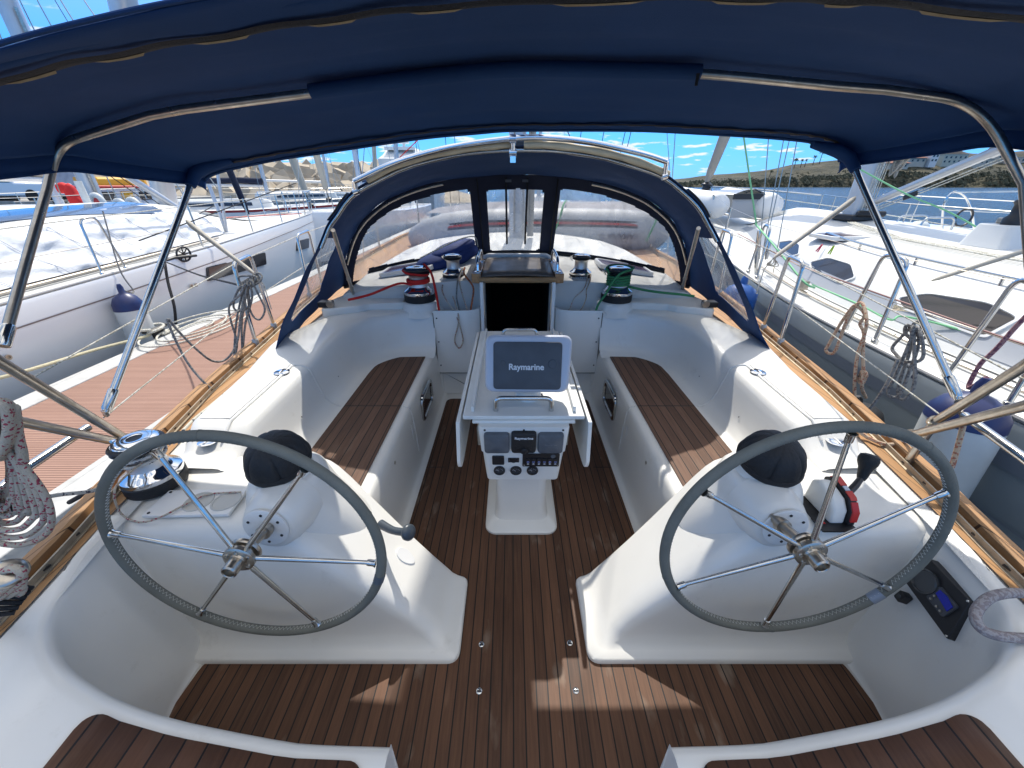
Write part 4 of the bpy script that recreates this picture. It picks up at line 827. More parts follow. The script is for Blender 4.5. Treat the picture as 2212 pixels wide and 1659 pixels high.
# ================================================================== BIMINI
bim = empty('bimini', 'navy canvas sun canopy stretched over bent steel tubes above the helm', 'canopy', (0,1.45,.7)); k = Kid(bim)
def arc(tab, y): return [Vector((x, y, z)) for x, z in tab]
HEM = arc([(-1.37,1.67),(-1.33,1.72),(-1.20,1.80),(-.92,1.86),(-.754,1.89),(-.588,1.915),(-.424,1.932),(-.123,1.955),(.2,1.962),(.5,1.957),(.75,1.945),(1.0,1.92),(1.25,1.87),(1.38,1.79),(1.44,1.69)], .85)
SEAM = arc([(-1.40,1.665),(-1.36,1.71),(-1.25,1.775),(-1.0,1.836),(-.80,1.868),(-.575,1.897),(-.351,1.922),(-.135,1.938),(.2,1.948),(.46,1.946),(.632,1.940),(.93,1.915),(1.22,1.865),(1.42,1.80),(1.50,1.70)], .95)
MID = arc([(-1.512,1.715),(-1.495,1.76),(-1.425,1.798),(-1.25,1.84),(-1.069,1.872),(-.66,1.913),(-.335,1.946),(-.045,1.966),(.25,1.965),(.52,1.960),(.939,1.930),(1.20,1.898),(1.36,1.865),(1.478,1.82),(1.50,1.785)], 1.46)
FRO = arc([(-1.445,1.672),(-1.42,1.688),(-1.33,1.712),(-1.10,1.752),(-.861,1.782),(-.453,1.832),(-.20,1.852),(-.037,1.862),(.25,1.863),(.533,1.861),(.80,1.850),(1.10,1.834),(1.29,1.815),(1.40,1.775),(1.425,1.745)], 1.94)
FH = [p+Vector((0,.050,-.024)) for p in FRO]
rows = [HEM, SEAM]+[None, None]+[MID]+[None, None, None]+[FRO, FH]
def mixr(a, b, t, sag): return [p.lerp(q, t)-Vector((0,0,sag*(1-abs(i/(len(a)-1)*2-1)**3))) for i, (p, q) in enumerate(zip(a, b))]
rows[2] = mixr(SEAM, MID, .33, -.004); rows[3] = mixr(SEAM, MID, .67, -.004); rows[5] = mixr(MID, FRO, .25, .0); rows[6] = mixr(MID, FRO, .5, .0); rows[7] = mixr(MID, FRO, .75, .0)
fine = [spl(r, 6) for r in rows]; cols = len(fine[0]); cf = [spl([r[i] for r in fine], 4) for i in range(cols)]
def wr(p, i, j): e_ = min(1, abs(abs(p.x)-1.46)*2.2); return p+Vector((0,0,.010*noise.noise(Vector((p.x*2.2, p.y*11, 3)))*e_+.004*noise.noise(Vector((p.x*5,p.y*24,1)))*e_))
mb = MB(); mb.loft([[wr(p, i, j)+Vector((0,0,.018*min(1, j/5))) for j, p in enumerate(c)] for i, c in enumerate(cf)], False); cv = k(mb, 'canopy', NAVY, thick=.003, smooth=60)
# side valances
for s in (0, -1):
    side = [c for c in cf[s]]; mb = MB(); sg = -1 if s == 0 else 1
    rings = []
    for i, p in enumerate(side):
        d = .030; rings.append([p+Vector((0,0,.018)), p+Vector((sg*.012,0,-.02)), p+Vector((sg*.006,0,-d))])
    mb.loft(rings, False); k(mb, 'side_valance', NAVY, cv, thick=.003)
# rolled front and aft hems, zip pockets with wavy stitching
def hem(pts, r, name, m): mb = MB(); mb.tube(spl(pts, 6), r, 8, flat=.6); return k(mb, name, m, cv)
hem([p+Vector((0,-.004,.0)) for p in HEM], .006, 'aft_hem', NAVY); hem([p+Vector((0,.0,.017)) for p in FH], .010, 'front_hem', NAVY)
def zipline(pts, dy, w=.009, waves=26, part='zip', m=ZIP):
    q = spl(pts, 14); mb = MB(); mt = MB(); n = len(q); tp = []
    for i, p in enumerate(q):
        wv = math.sin(i/n*waves*2*math.pi)*.005+.003*noise.noise(Vector((i*.11,0,0))); tp.append(p+Vector((0, dy+wv, .004)))
    mb.loft([[p+Vector((0,-w,0)), p+Vector((0,-w*.3,-.004)), p+Vector((0,w,-.002))] for p in tp], False); o = k(mb, part, m, cv)
    seg = []
    for i, p in enumerate(tp):
        if math.sin(i/n*waves*2*math.pi) > .2+.5*noise.noise(Vector((i*.05,7,0))): seg.append([p+Vector((0,w*.2,-.0045)), p+Vector((0,w*1.35,-.0035))])
        else: seg.append([p+Vector((0,w*.2,-.0045)), p+Vector((0,w*.24,-.0044))])
    if len(seg) > 1: mt.loft(seg, False)
    k(mt, 'frayed_tape', THREAD, o)
zipline([p+Vector((0,.0,.0)) for p in SEAM], .0, .012, 15)
zipline([p+Vector((0,.0,.004)) for p in FRO], 0, .011, 34)
mid_in = [p for p in MID if -.68 < p.x < .55]; zipline([p+Vector((0,.03,-.01)) for p in mid_in], 0, .012, 13)
sl = [p+Vector((0,.0,-.013)) for p in mid_in]; mb = MB(); mb.tube(spl(sl, 8), .024, 12, flat=.9); k(mb, 'tube_sleeve', NAVY, cv)
mb = MB(); e_ = P(1505,158,y=1.42); mb.slab([e_, e_+Vector((.010,0,0)), e_+Vector((.008,-.002,-.03)), e_+Vector((.0,-.002,-.03))], .002); k(mb, 'zip_pull', ZIP, cv)
# tubes
a0L, a1L = PA[-1]; a0R, a1R = PA[1]
legL = a1L+Vector((0,.0,.01)); legR = Vector((1.47,1.03,1.30))
midt = [P(5,748,y=1.0)] + fil([P(5,748,y=1.0).lerp(P(115,360,y=1.44),.85), P(124,312,y=1.46), Vector((-1.18,1.46,1.840))], .15, 10) + [p-Vector((0,0,.016)) for p in spl([MID[i] for i in (4,5,6,7,8,9,10)], 6)] + fil([Vector((1.10,1.46,1.905)), P(2118,222,y=1.46), P(2212,398,y=1.33)], .15, 10)+[Vector((1.475,1.05,1.25))]
mb = MB(); mb.tube(midt, .0125, 14); mt_ = k(mb, 'middle_bow', STEEL2, smooth=60)
fL, fR = P(228,890,x=-1.585), P(2070,862,x=1.62); tL, tR = P(420,378,y=1.90), P(1838,345,y=1.90)
mb = MB(); mb.tube([fL, tL], .0125, 14).tube([p+Vector((0,.0,.034)) for p in spl(FRO[2:13], 3)], .0125, 8).tube([tR, fR], .0125, 14); fb = k(mb, 'front_bow', STEEL, smooth=60)
for a, b in ((fL, tL), (fR, tR)):
    mb = MB(); d = (b-a).normalized(); mb.lathe([(.0155,0),(.0165,.004),(.0165,.075),(.0135,.08)], a+d*.01, d, 16); mb.box(a-d*.004, (.012,.012,.03)); k(mb, 'tube_end', STEEL, fb)
mb = MB(); d = (midt[1]-midt[0]).normalized(); mb.lathe([(.0155,0),(.0165,.004),(.0165,.06),(.0135,.065)], midt[0]+d*.0, d, 16); k(mb, 'tube_end', STEEL, mt_)
mb = MB(); mb.tube(spl([p+Vector((0,.06,.008)) for p in HEM[1:-1]], 4), .0145, 10); k(mb, 'aft_bow', NAVY, smooth=60)
for tp__, lg__ in ((tL, fL), (tR, fR)):
    d = (tp__-lg__).normalized(); sx_ = 1 if tp__.x > 0 else -1; mb = MB(); mb.tube([tp__-d*.055, tp__+d*.01, tp__+d*.03+Vector((-sx_*.05,.0,.012)), tp__+d*.03+Vector((-sx_*.16,.01,.035))], [.022,.030,.030,.016], 12, flat=.8); k(mb, 'corner_pocket', NAVY, cv, smooth=70)
# tension straps from the bow to the stanchions
for s, p0, p1, lb in ((-1, P(402,478,y=1.86), P(548,590,y=2.60), 'port'), (1, P(1848,428,y=1.86), P(1672,556,y=2.72), 'starboard')):
    d = (p1-p0); mb = MB(); w = Vector((0,0,1)).cross(d).normalized().cross(d.normalized())*.016
    mb.loft([[p0+d*t-w*f_, p0+d*t+w*f_] for t, f_ in ((0,.5),(.04,1),(.5,1.0),(.93,1),(1,.6))], False); st = k(mb, 'tension_strap', STRAP, thick=.003)
    mb = MB(); 
    for q in range(4): mb.tube(spl([p1, p1+Vector((s*.02*q, .02, -.03-.01*q)), p1+Vector((s*.005,.03+.01*q,-.06)), p1+Vector((-s*.01,.0,-.02))], 4), .0035, 6)
    mb.tube([p1, p1+Vector((s*.02,.10,-.10)), p1+Vector((s*.03,.12,-.28))], .0035, 6); k(mb, 'strap_lashing', ROPE_W, st)
# ================================================================== SPRAY HOOD
sh = empty('spray_hood', 'navy spray hood with clear windows over the companionway', 'spray hood', (0,3.2,.8)); k = Kid(sh)
AFT = [(-1.57,2.22,.655),(-1.50,2.26,.80),(-1.40,2.32,.99),(-1.285,2.39,1.20),(-1.18,2.43,1.36),(-1.10,2.45,1.475),(-1.02,2.45,1.56),(-.88,2.45,1.652),(-.66,2.45,1.742),(-.40,2.45,1.80),(-.15,2.45,1.828),(.02,2.45,1.833),(.20,2.45,1.828),(.45,2.45,1.797),(.68,2.45,1.742),(.87,2.45,1.668),(1.02,2.45,1.565),(1.10,2.45,1.48),(1.19,2.43,1.36),(1.30,2.39,1.20),(1.42,2.32,.99),(1.52,2.26,.80),(1.60,2.22,.66)]
FOR = [(-1.66,3.70,.78),(-1.63,3.70,.90),(-1.59,3.68,1.0),(-1.53,3.66,1.12),(-1.46,3.63,1.23),(-1.38,3.61,1.33),(-1.27,3.60,1.425),(-1.08,3.60,1.54),(-.80,3.60,1.635),(-.48,3.60,1.69),(-.20,3.60,1.712),(0,3.60,1.716),(.20,3.60,1.712),(.48,3.60,1.69),(.80,3.60,1.635),(1.08,3.60,1.54),(1.27,3.60,1.425),(1.38,3.61,1.33),(1.46,3.63,1.23),(1.53,3.66,1.12),(1.59,3.68,1.0),(1.63,3.70,.90),(1.66,3.70,.78)]
A_ = spl(AFT, 8); B_ = spl(FOR, 8); n_ = len(A_)
def shp(i, t):
    a, b = A_[i], B_[i]; p = a.lerp(b, t); f = i/(n_-1)
    bow = math.sin(math.pi*t)
    if f < .25 or f > .75: p.x += math.copysign(.035*bow, p.x)
    else: p.z += .03*bow*(1-abs(2*f-1))
    p += Vector((noise.noise(Vector((f*22, t*5, 0)))*.012, 0, noise.noise(Vector((f*22, t*5, 4)))*.007)); return p
NT = 40
fab, vin = MB(), MB()
pts = [[shp(i, j/NT) for j in range(NT+1)] for i in range(n_)]
def sdf_rr(x, y, cx, cy, hx, hy, r): qx, qy = abs(x-cx)-hx+r, abs(y-cy)-hy+r; return math.hypot(max(qx,0), max(qy,0))+min(max(qx,qy),0)-r
def inwin(i, j):
    f = min(i, n_-1-i)/8.0; t = j/NT    # f: index along the AFT table
    tt = .36-.012*(f-2.6)*6*.6
    return sdf_rr(f, t*8, 2.5, 3.0, 1.55, 1.9, .6) < 0
vid = {}
for i in range(n_-1):
    for j in range(NT):
        q = [pts[i][j], pts[i+1][j], pts[i+1][j+1], pts[i][j+1]]
        (vin if inwin(i+.5 if i < n_/2 else i+.5, j+.5) else fab).add(q, [(0,1,2,3)])
hd = k(fab, 'hood_fabric', NAVY, thick=.003, smooth=60)
for s in (-1, 1):
    mb = MB()
    for f in vin.f:
        q = [vin.v[a] for a in f]
        if q[0][0]*s > 0: mb.add(q, [(0,1,2,3)])
    k(mb, 'side_window', VINYL, hd, smooth=60)
# windscreen
def base(x): return Vector((x, 4.12-.42*(abs(x)/1.66)**1.6, roofz(min(1.42,abs(x)), min(4.1, 4.12-.42*(abs(x)/1.66)**1.6))+.004 if abs(x) < 1.42 else .80-.04*(abs(x)-1.42)/.24))
WSx = spl(FOR, 16); m_ = len(WSx); fab, vin = MB(), MB(); NV = 70
def wpt(i, t):
    a = WSx[i]; xb = a.x*(1.0+.0*abs(a.x)) if abs(a.x) > .5 else a.x; b = base(max(-1.66, min(1.66, xb*1.0 if abs(xb) > 1.3 else xb)))
    p = b.lerp(a, t); return p
def winclass(p, t, i):
    x = abs(p.x-(.0 if False else -.02))
    top = WSx[i]; hgt = (top-base(max(-1.66,min(1.66,top.x)))).length
    dt_ = (1-t)*hgt; db = t*hgt
    if x < .30: return sdf_rr(x, t*hgt, 0, (.035+hgt-.13)/2, .245, (hgt-.13-.035)/2, .045) < 0
    if x > .36:
        # distance to the arch edge and to the bottom
        d = min(dt_-.105, db-.045, x-.385)
        c1 = (x-.385, dt_-.105); c2 = (x-.385, db-.045)
        for c in (c1, c2):
            if c[0] < .05 and c[1] < .05: d = min(d, .05-math.hypot(.05-c[0], .05-c[1]))
        f = abs(i/(m_-1)*2-1); dedge = min((Vector((p.x,p.y,p.z))-w).length for w in WSx[::6])
        return d > 0 and dedge > .085
    return False
WP = [[wpt(i, j/NV) for j in range(NV+1)] for i in range(m_)]
for i in range(m_-1):
    for j in range(NV):
        c = (WP[i][j]+WP[i+1][j+1])/2; q = [WP[i][j], WP[i+1][j], WP[i+1][j+1], WP[i][j+1]]
        (vin if winclass(c, (j+.5)/NV, i) else fab).add(q, [(0,1,2,3)])
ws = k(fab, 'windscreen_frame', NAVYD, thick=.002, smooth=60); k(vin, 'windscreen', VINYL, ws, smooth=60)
mb = MB(); mb.tube([wpt(i, 0)+Vector((0,-.01,.01)) for i in range(4, m_-4, 3)], .016, 8); k(mb, 'windscreen_base', BLACKR, ws)
for x in (-.095, .085, -.335, .325):
    i = min(range(m_), key=lambda q: abs(WSx[q].x-x)); a, b = wpt(i, 1.0)+Vector((0,-.03,-.02)), wpt(i, .14 if abs(x) < .2 else .02)+Vector((0,-.025,0)); w = Vector((.009 if abs(x) < .2 else .006,0,0))
    mb = MB(); mb.loft([[a-w, a+w], [b-w, b+w]], False); k(mb, 'roll_up_strap' if abs(x) < .2 else 'window_zip', ZIP, ws, thick=.003)
    if abs(x) < .2: mb = MB(); mb.box(wpt(i,1.0)+Vector((.02 if x < 0 else -.02,-.05,-.045)), (.05,.008,.02)); k(mb, 'strap_buckle', GREYL, ws)
# bows, legs, handle
mb = MB(); mb.tube([shp(i, .0)+Vector((0,.02,-.018)) for i in range(30, n_-30, 3)], .0125, 12); k(mb, 'aft_bow', STEEL, smooth=60)
for s in (-1, 1):
    ft = P(765,640,z=.80) if s < 0 else P(1472,632,z=.80); tp_ = P(719,497,y=2.46) if s < 0 else P(1509,493,y=2.47)
    mb = MB(); mb.tube([ft, tp_], .0125, 12); d = (tp_-ft).normalized(); mb.lathe([(.016,0),(.016,.10),(.014,.11)], ft+d*.10, d, 14); mb.lathe([(.014,0),(.024,.004),(.024,.012),(0,.014)], ft-Vector((0,0,.012)), n=14); mb.lathe([(.016,0),(.016,.03)], ft+d*.33, d, 14); k(mb, 'leg', STEEL2)
    ii = [i for i in range(n_) if (B_[i].x*s > .62 and B_[i].z > 1.0)]
    mb = MB(); mb.tube([B_[i]+Vector((-s*.03,-.05,-.02)) for i in ii], .011, 10); k(mb, 'forward_bow', STEEL2)
hp = [P(u, v, y=2.41) for u, v in ((757,404),(765,392),(857,350),(975,318),(1103,300),(1174,297),(1260,305),(1333,319),(1395,334),(1440,349),(1449,358))]
hp[0] = hp[1]+Vector((-.006,.02,-.05)); hp[-1] = hp[-2]+Vector((.008,.02,-.07))
mb = MB(); mb.tube(spl(hp[1:-1], 5), .0150, 14); hb_ = k(mb, 'grab_bar', CHROME, smooth=60)
mb = MB()
for p, q in ((hp[1], hp[0]), (hp[-2], hp[-1])): mb = MB(); mb.tube([p, q], .013, 10); mb.lathe([(.019,-.014),(.019,.014)], q, (1,0,.3), 12); k(mb, 'bracket', CHROME, hb_)
mb = MB(); mc = P(1108,300,y=2.41); mb.tube([mc, mc+Vector((0,.01,-.05))], .013, 12); mb.lathe([(.020,-.018),(.022,-.016),(.022,.016),(.020,.018)], mc, (1,0,0), 14); mb.lathe([(.022,-.02),(.022,.02)], mc+Vector((0,.02,-.062)), (1,0,0), 14); mb.box(mc+Vector((0,.005,-.095)), (.03,.02,.03))
k(mb, 'bracket', CHROME, hb_)
for x0, x1 in ((-.86,-.035), (.01,.83)):
    ii = [i for i in range(n_) if x0 < A_[i].x < x1]; pts_ = [A_[i]+Vector((0,-.008,.004)) for i in ii]; N2 = len(pts_)
    mb = MB(); mb.tube(pts_, [.020+.002*math.sin(q*.9)+(.0 if 2 < q < N2-3 else -.001) for q in range(N2)], 14); cs = k(mb, 'leather_sleeve', CREAM, smooth=60)
    mb = MB(); mb.tube([p+Vector((0,-.006,-.021)) for p in pts_], .0022, 5); k(mb, 'sleeve_seam', ZIP, cs)
# faded tan patches on the hood shoulders
for s in (-1, 1):
    ii = [i for i in range(n_) if 1.02 < s*A_[i].x < 1.16 and A_[i].z > 1.35]
    ii = sorted(range(n_), key=lambda i: abs(A_[i].x-s*1.03))[0]; rng = range(ii-9, ii+5) if s < 0 else range(ii-5, ii+9)
    mb = MB(); nrm = Vector((s*.010,-.002,.009)); mb.loft([[pts[i][j]+nrm for j in range(0, 6)] for i in rng], False); k(mb, 'faded_patch', TANF if s < 0 else TANF, hd)
# ================================================================== DINGHY on the foredeck, upside down, lashed with green rope
dg = empty('inflatable_dinghy', 'grey inflatable dinghy lying upside down on the foredeck, seen through the spray hood', 'dinghy', (.4,6.6,1.1)); k = Kid(dg)
DIN = mat('dinghy_grey', (.46,.46,.46), .5, var=.12, vscale=4, bump=.1, bscale=8)
def tubeln(yy, zz): return spl([(-1.5,yy+.35,zz-.16),(-1.1,yy+.02,zz-.06),(-.5,yy-.05,zz),(.4,yy-.05,zz+.02),(1.4,yy-.02,zz),(2.0,yy+.15,zz-.04),(2.35,yy+.65,zz-.05)], 8)
t1 = tubeln(6.0, 1.06); rr_ = [.18+.09*math.sin(min(1, i/(len(t1)*.3))*math.pi/2) for i in range(len(t1))]; rr_ = [r if i < len(t1)-7 else r*(.45+.55*(len(t1)-1-i)/7) for i, r in enumerate(rr_)]
mb = MB(); mb.tube(t1, rr_, 20); k(mb, 'tube', DIN, smooth=70)
mb = MB(); mb.tube([Vector((p.x, 14.2-p.y+.15, p.z)) for p in t1], rr_, 18); k(mb, 'tube', DIN, smooth=70)
mb = MB(); mb.grid(lambda i, j: (-1.3+3.5*i, 6.1+1.9*j, 1.27+.13*(1-abs(2*j-1))*math.sin(math.pi*min(1,i*1.6+.1)/1.6)), 12, 8); k(mb, 'floor', mat('dinghy_floor', (.26,.25,.27), .6, var=.2), smooth=60)
def strip(zo, hw_, m, name, par=None, off=.235):
    mb = MB(); mb.loft([[p+Vector((0,-(rr_[i]+.004)*math.cos(a), (rr_[i]+.004)*math.sin(a))) for a in (zo-hw_, zo, zo+hw_)] for i, p in enumerate(t1)], False); return k(mb, name, m, par)
strip(.36, .17, mat('dinghy_band', (.035,.035,.04), .6), 'rubbing_band'); strip(.36, .055, mat('dinghy_red', (.42,.05,.04), .6), 'red_line')
def wdt(v): z_ = 1.0-v.y; return Vector((1.50-v.x, 5.95-math.sqrt(.276**2-(z_-1.06)**2)-.003-v.z, z_))
text_mesh('lettering', 'YAMAHA', .105, None, mat('dinghy_letter', (.10,.10,.12), .6), dg, bold=.003, warp=wdt)
mb = MB(); mb.lathe([(.025,0),(.035,0),(.035,.004),(.025,.004)], (1.20,5.672,1.0), (0,-1,0), 16, False); k(mb, 'emblem', bpy.data.materials['dinghy_letter'])
for i, (x, zz) in enumerate(((.62, 0), (1.95, 0))):
    rope('lashing', [Vector((x-.15,5.6,.95)), Vector((x-.02,5.72,1.2)), Vector((x+.05,5.95,1.37)), Vector((x+.2,6.8,1.42))], .012, ROPE_G, ('green rope tied over the middle of the dinghy','green rope tied over the end of the dinghy')[i])
# ================================================================== PONTOON, WATER
PZ = -.10; WZ = -.75
pt_ = empty('pontoon', 'floating pontoon with reddish brown boards and pale edges beside the yacht', 'pontoon', (-3.65,6,WZ)); k = Kid(pt_)
mb = MB(); mb.bx(-4.30,-2.99,-4,24,PZ-.04,PZ); k(mb, 'boards', PONT, smooth=0)
for x0, x1 in ((-4.56,-4.30),(-2.99,-2.73)):
    mb = MB(); mb.bx(x0,x1,-4,24,PZ-.30,PZ+.012); mb.bx(x0+.05,x0+.07,-4,24,PZ,PZ+.016); k(mb, 'edge', ALU, bevel=.008)
mb = MB(); mb.bx(-4.4,-2.9,-4,24,WZ-.3,PZ-.30); k(mb, 'float', mat('float_grey', (.22,.22,.22), .8))
def watermat():
    m = bpy.data.materials.new('sea_water'); m.use_nodes = True; nt = m.node_tree; N = nt.nodes; L = nt.links; b = N['Principled BSDF']
    b.inputs['Base Color'].default_value = (.022,.060,.105,1); b.inputs['Roughness'].default_value = .12; b.inputs['IOR'].default_value = 1.33
    tc = N.new('ShaderNodeTexCoord'); n1 = N.new('ShaderNodeTexNoise'); n1.inputs['Scale'].default_value = .75; n1.inputs['Detail'].default_value = 8; n1.inputs['Roughness'].default_value = .62; n1.inputs['Distortion'].default_value = .6
    mp = N.new('ShaderNodeMapping'); mp.inputs['Scale'].default_value = (.7,1.3,1); mp.inputs['Rotation'].default_value = (0,0,.15); L.new(tc.outputs['Object'], mp.inputs[0]); L.new(mp.outputs[0], n1.inputs['Vector'])
    bp = N.new('ShaderNodeBump'); bp.inputs['Strength'].default_value = 1; bp.inputs['Distance'].default_value = .55; L.new(n1.outputs['Fac'], bp.inputs['Height']); L.new(bp.outputs[0], b.inputs['Normal'])
    return m
mb = MB(); mb.add([(-900,-300,WZ),(1500,-300,WZ),(1500,2500,WZ),(-900,2500,WZ)], [(0,1,2,3)]); tag(mb.build('sea_water', watermat(), smooth=0), kind='structure')
# cleat and ropes on the pontoon
c = P(340,722,z=PZ+.04); e = empty('mooring_cleat', 'black mooring cleat wrapped with white rope on the pontoon edge', 'cleat', (c.x,c.y,PZ+.012)); k = Kid(e); c = Vector((c.x,c.y,PZ+.012))
mb = MB(); mb.tube([c+Vector((-.02,-.16,.11)), c+Vector((0,-.06,.09)), c+Vector((0,.06,.09)), c+Vector((.02,.16,.11))], [.018,.026,.026,.018], 10); mb.bx(c.x-.03,c.x+.03,c.y-.07,c.y+.07,c.z,c.z+.09); k(mb, 'horn', BLACK, smooth=50)
rope('cleat_rope', [c+Vector((.03,.3,.02))]+[c+Vector((.07*math.cos(a), .12*math.sin(a), .03+.012*a)) for a in [q*.8 for q in range(14)]]+[c+Vector((-.10,-.12,.12)), c+Vector((-.05,-.22,.15)), c+Vector((.04,-.1,.12))], .017, ROPE_W, 'white rope figure-eighted round the pontoon cleat')
rope('mooring_line', [P(-40,826,x=-4.6), P(60,800,x=-4.55), P(200,757,z=.02), P(300,731,z=-.02), c+Vector((-.0,-.10,.06))], .016, mat('yellowed_rope', (.55,.50,.33), .85, bump=1, bscale=90), 'yellowed mooring line running along the pontoon to the cleat')
cc_ = P(428,706,z=PZ+.03); rope('coiled_line', [cc_+Vector(((.10+.012*q)*math.cos(q*.6), (.22+.02*q)*math.sin(q*.6), .0+.001*q)) for q in range(34)], .011, ROPE_W, 'flat white coil of rope lying on the pontoon edge')
rope('dark_mooring_line', [P(355,562,x=-4.88), P(363,610,x=-4.8), P(376,660,x=-4.7), P(380,700,z=PZ+.02)], .018, ROPE_K, 'thick black rope hanging from the port neighbour down to the pontoon')
rope('dark_bow_line', [P(361,567,x=-4.88), P(430,594,x=-3.6), P(505,613,x=-2.3), P(530,622,x=-1.9)], .009, ROPE_K, 'black rope running across from the port neighbour to our stanchion')
rope('dark_stern_line', [P(150,1085,x=-2.4), P(220,1045,x=-2.1), P(262,1013,y=1.3)], .012, ROPE_K, 'black rope end by the pontoon edge near the helm winch')
# ================================================================== NEIGHBOUR YACHTS
def yacht_hull(k, gx, cx, sheer, y0, y1, mh, md, far=1, stripe=None, step=.35, flare=.0):
    mb = MB(); rings = []; dk = []
    for y in yrange(y0, y1, step):
        g, c, z = gx(y), cx(y), sheer(y); w = g-c
        sec = [(1-.02,z+.0),(1.0,z-.01),(1.006,z-.05),(1.0,z-.35),(.965,z-.85),(.88,WZ+.02),(.6,WZ-.3)]
        rings.append([(c+w*a, y, q) for a, q in sec]+[(c-w*a, y, q) for a, q in reversed(sec)])
        dk.append([(c+w*a, y, z+.03*(1-abs(a))-.012) for a in (1,.6,.2,-.2,-.6,-1)])
    mb.loft(rings, False); mb.f.append(tuple(range(14))); h = k(mb, 'hull', mh, smooth=30)
    mb = MB(); mb.loft(dk, False); d = k(mb, 'deck', md)
    mb = MB()
    for sg in (1, -1): mb.tube([(cx(y)+sg*(gx(y)-cx(y))*.992, y, sheer(y)+.012) for y in yrange(y0, y1-.2, step)], .016, 8)
    k(mb, 'gunwale_rail', mat('rail_'+h.name+str(random.random())[:5], (.50,.48,.44), .45, .4), d)
    return h, d
def hullband(k, gx, cx, z0f, z1f, y0, y1, m, name, par, off=.006, step=.25):
    mb = MB(); rings = []
    for y in yrange(y0, y1, step):
        g, c = gx(y), cx(y); s = 1 if g > c else -1; ring = []
        for z in (z1f(y), (z0f(y)+z1f(y))/2, z0f(y)): ring.append((g+s*(abs(g-c)*.004+off-max(0,(.3-z))*.03), y, z))
        rings.append(ring)
    mb.loft(rings, False); return k(mb, name, m, par)
# --- starboard neighbour
RG = [(-2,2.45),(1.6,2.47),(2.56,2.53),(3.78,2.67),(4.4,2.76),(5.6,2.99),(7,3.35),(8.5,3.87),(10.2,4.66),(11.2,5.03)]
rg = lambda y: lerp(RG, y); rc = lambda y: 4.50+.048*y; rs = lambda y: .60+.0*y+.40*sm((y-3)/9)*1.0
ry = empty('neighbour_yacht', 'white sailing yacht with grey hull moored close on the starboard side', 'sailing yacht', (4.6,4,WZ)); k = Kid(ry)
h, d = yacht_hull(k, rg, rc, rs, -2.5, 11.2, HULLG, DECKW)
hullband(k, rg, rc, lambda y: rs(y)-.235, lambda y: rs(y)-.155, -2.4, 10.6, STRIPE, 'stripe', h, .008)
hullband(k, rg, rc, lambda y: rs(y)-.50, lambda y: rs(y)-.49, -2.4, 10.6, STRIPE, 'stripe', h, .004)  # thin dark line painted in for the shading of a faint hull crease
def rroof(y, j):
    g, c, z = rg(y), rc(y), rs(y); e = sm((8.9-y)/1.8); b0 = g+.46+.25*sm((y-4)/4)
    if b0 > c-.25: b0 = c-.25
    H = .56*e*(1-.25*sm((y-6)/3)); prof = [(b0,0),(b0+.015,.0),(b0+.05,.10),(b0+.10*1,.20),(b0+.22*1,.52),(b0+.27,.62),(b0+.36,.70),(b0+.55*1,.78),(b0+(c-b0)*.75,.93),(c,1.0)]
    full = [(min(x, c), q) for x, q in prof]; full += [(2*c-x, q) for x, q in reversed(full[:-1])]
    x, q = full[j]; return Vector((x, y, z+.005+H*q))
nj = 19
mb = MB(); mb.loft([[rroof(y, j) for j in range(nj)] for y in yrange(-1.5, 9.0, .25)], False); rf = k(mb, 'coachroof', DECKW, smooth=35)
mb = MB(); mb.loft([[rroof(y, 2)+Vector((-.006,0,0)), rroof(y, 3)+Vector((-.006,0,.0)), rroof(y,3).lerp(rroof(y,4),.35)+Vector((-.008,0,.004))] for y in yrange(1.0, 8.2, .25)], False); k(mb, 'stripe', mat('cabin_stripe', (.33,.35,.38), .4), rf)
def roofwin(corners, name):
    """a pane on the sloping cabin side: corners given as (y, height fraction 0..1 up the side)"""
    o_ = rpoly(corners, .07, 6); ctr = Vector((sum(p[0] for p in o_)/len(o_), sum(p[1] for p in o_)/len(o_)))
    def S(y, f, off): 
        a, b = rroof(y, 3), rroof(y, 5); p = a.lerp(b, f); n = Vector((-(b.z-a.z), 0, b.x-a.x)).normalized(); return p+n*off
    mb = MB(); mb.loft([[S(ctr.x+(y-ctr.x)*q, ctr.y+(f-ctr.y)*q2, off) for y, f in o_] for q, q2, off in ((1.07,1.16,.0),(1.07,1.16,.018),(1.02,1.04,.020),(1.0,1.0,.010))], True); w = k(mb, 'window_frame', WHITE, rf)
    mb = MB(); mb.add([S(y, f, .011) for y, f in o_], [tuple(range(len(o_)))]); k(mb, 'window', DGLASS, rf, smooth=0)
roofwin([(2.42,.12),(3.10,.12),(3.20,.32),(3.02,.66),(2.60,.84),(2.38,.70)], 'w'); roofwin([(3.92,.14),(4.48,.16),(4.62,.35),(4.40,.74),(4.02,.78),(3.82,.45)], 'w'); roofwin([(5.15,.2),(5.65,.22),(5.8,.4),(5.5,.72),(5.2,.72),(5.02,.4)], 'w')
def rtop(x, y):
    c = rc(y); pr = [rroof(y, j) for j in range(nj)]
    for a, b in zip(pr, pr[1:]):
        if a.x <= x <= b.x and b.x > a.x: return a.z+(b.z-a.z)*(x-a.x)/(b.x-a.x)
    return pr[9].z
mb = MB(); hr = []
for y in yrange(2.5, 5.0, .25): x = rroof(y, 6).x+.05; hr.append(Vector((x, y, rtop(x, y)+.065)))
mb.tube(fil([hr[0]-Vector((0,.06,.06))]+hr+[hr[-1]+Vector((0,.05,-.06))], .03), .013, 10)
for q in (1, 4, 7): mb.tube([hr[q], hr[q]-Vector((0,0,.07))], .012, 8)
k(mb, 'handrail', STEEL, rf)
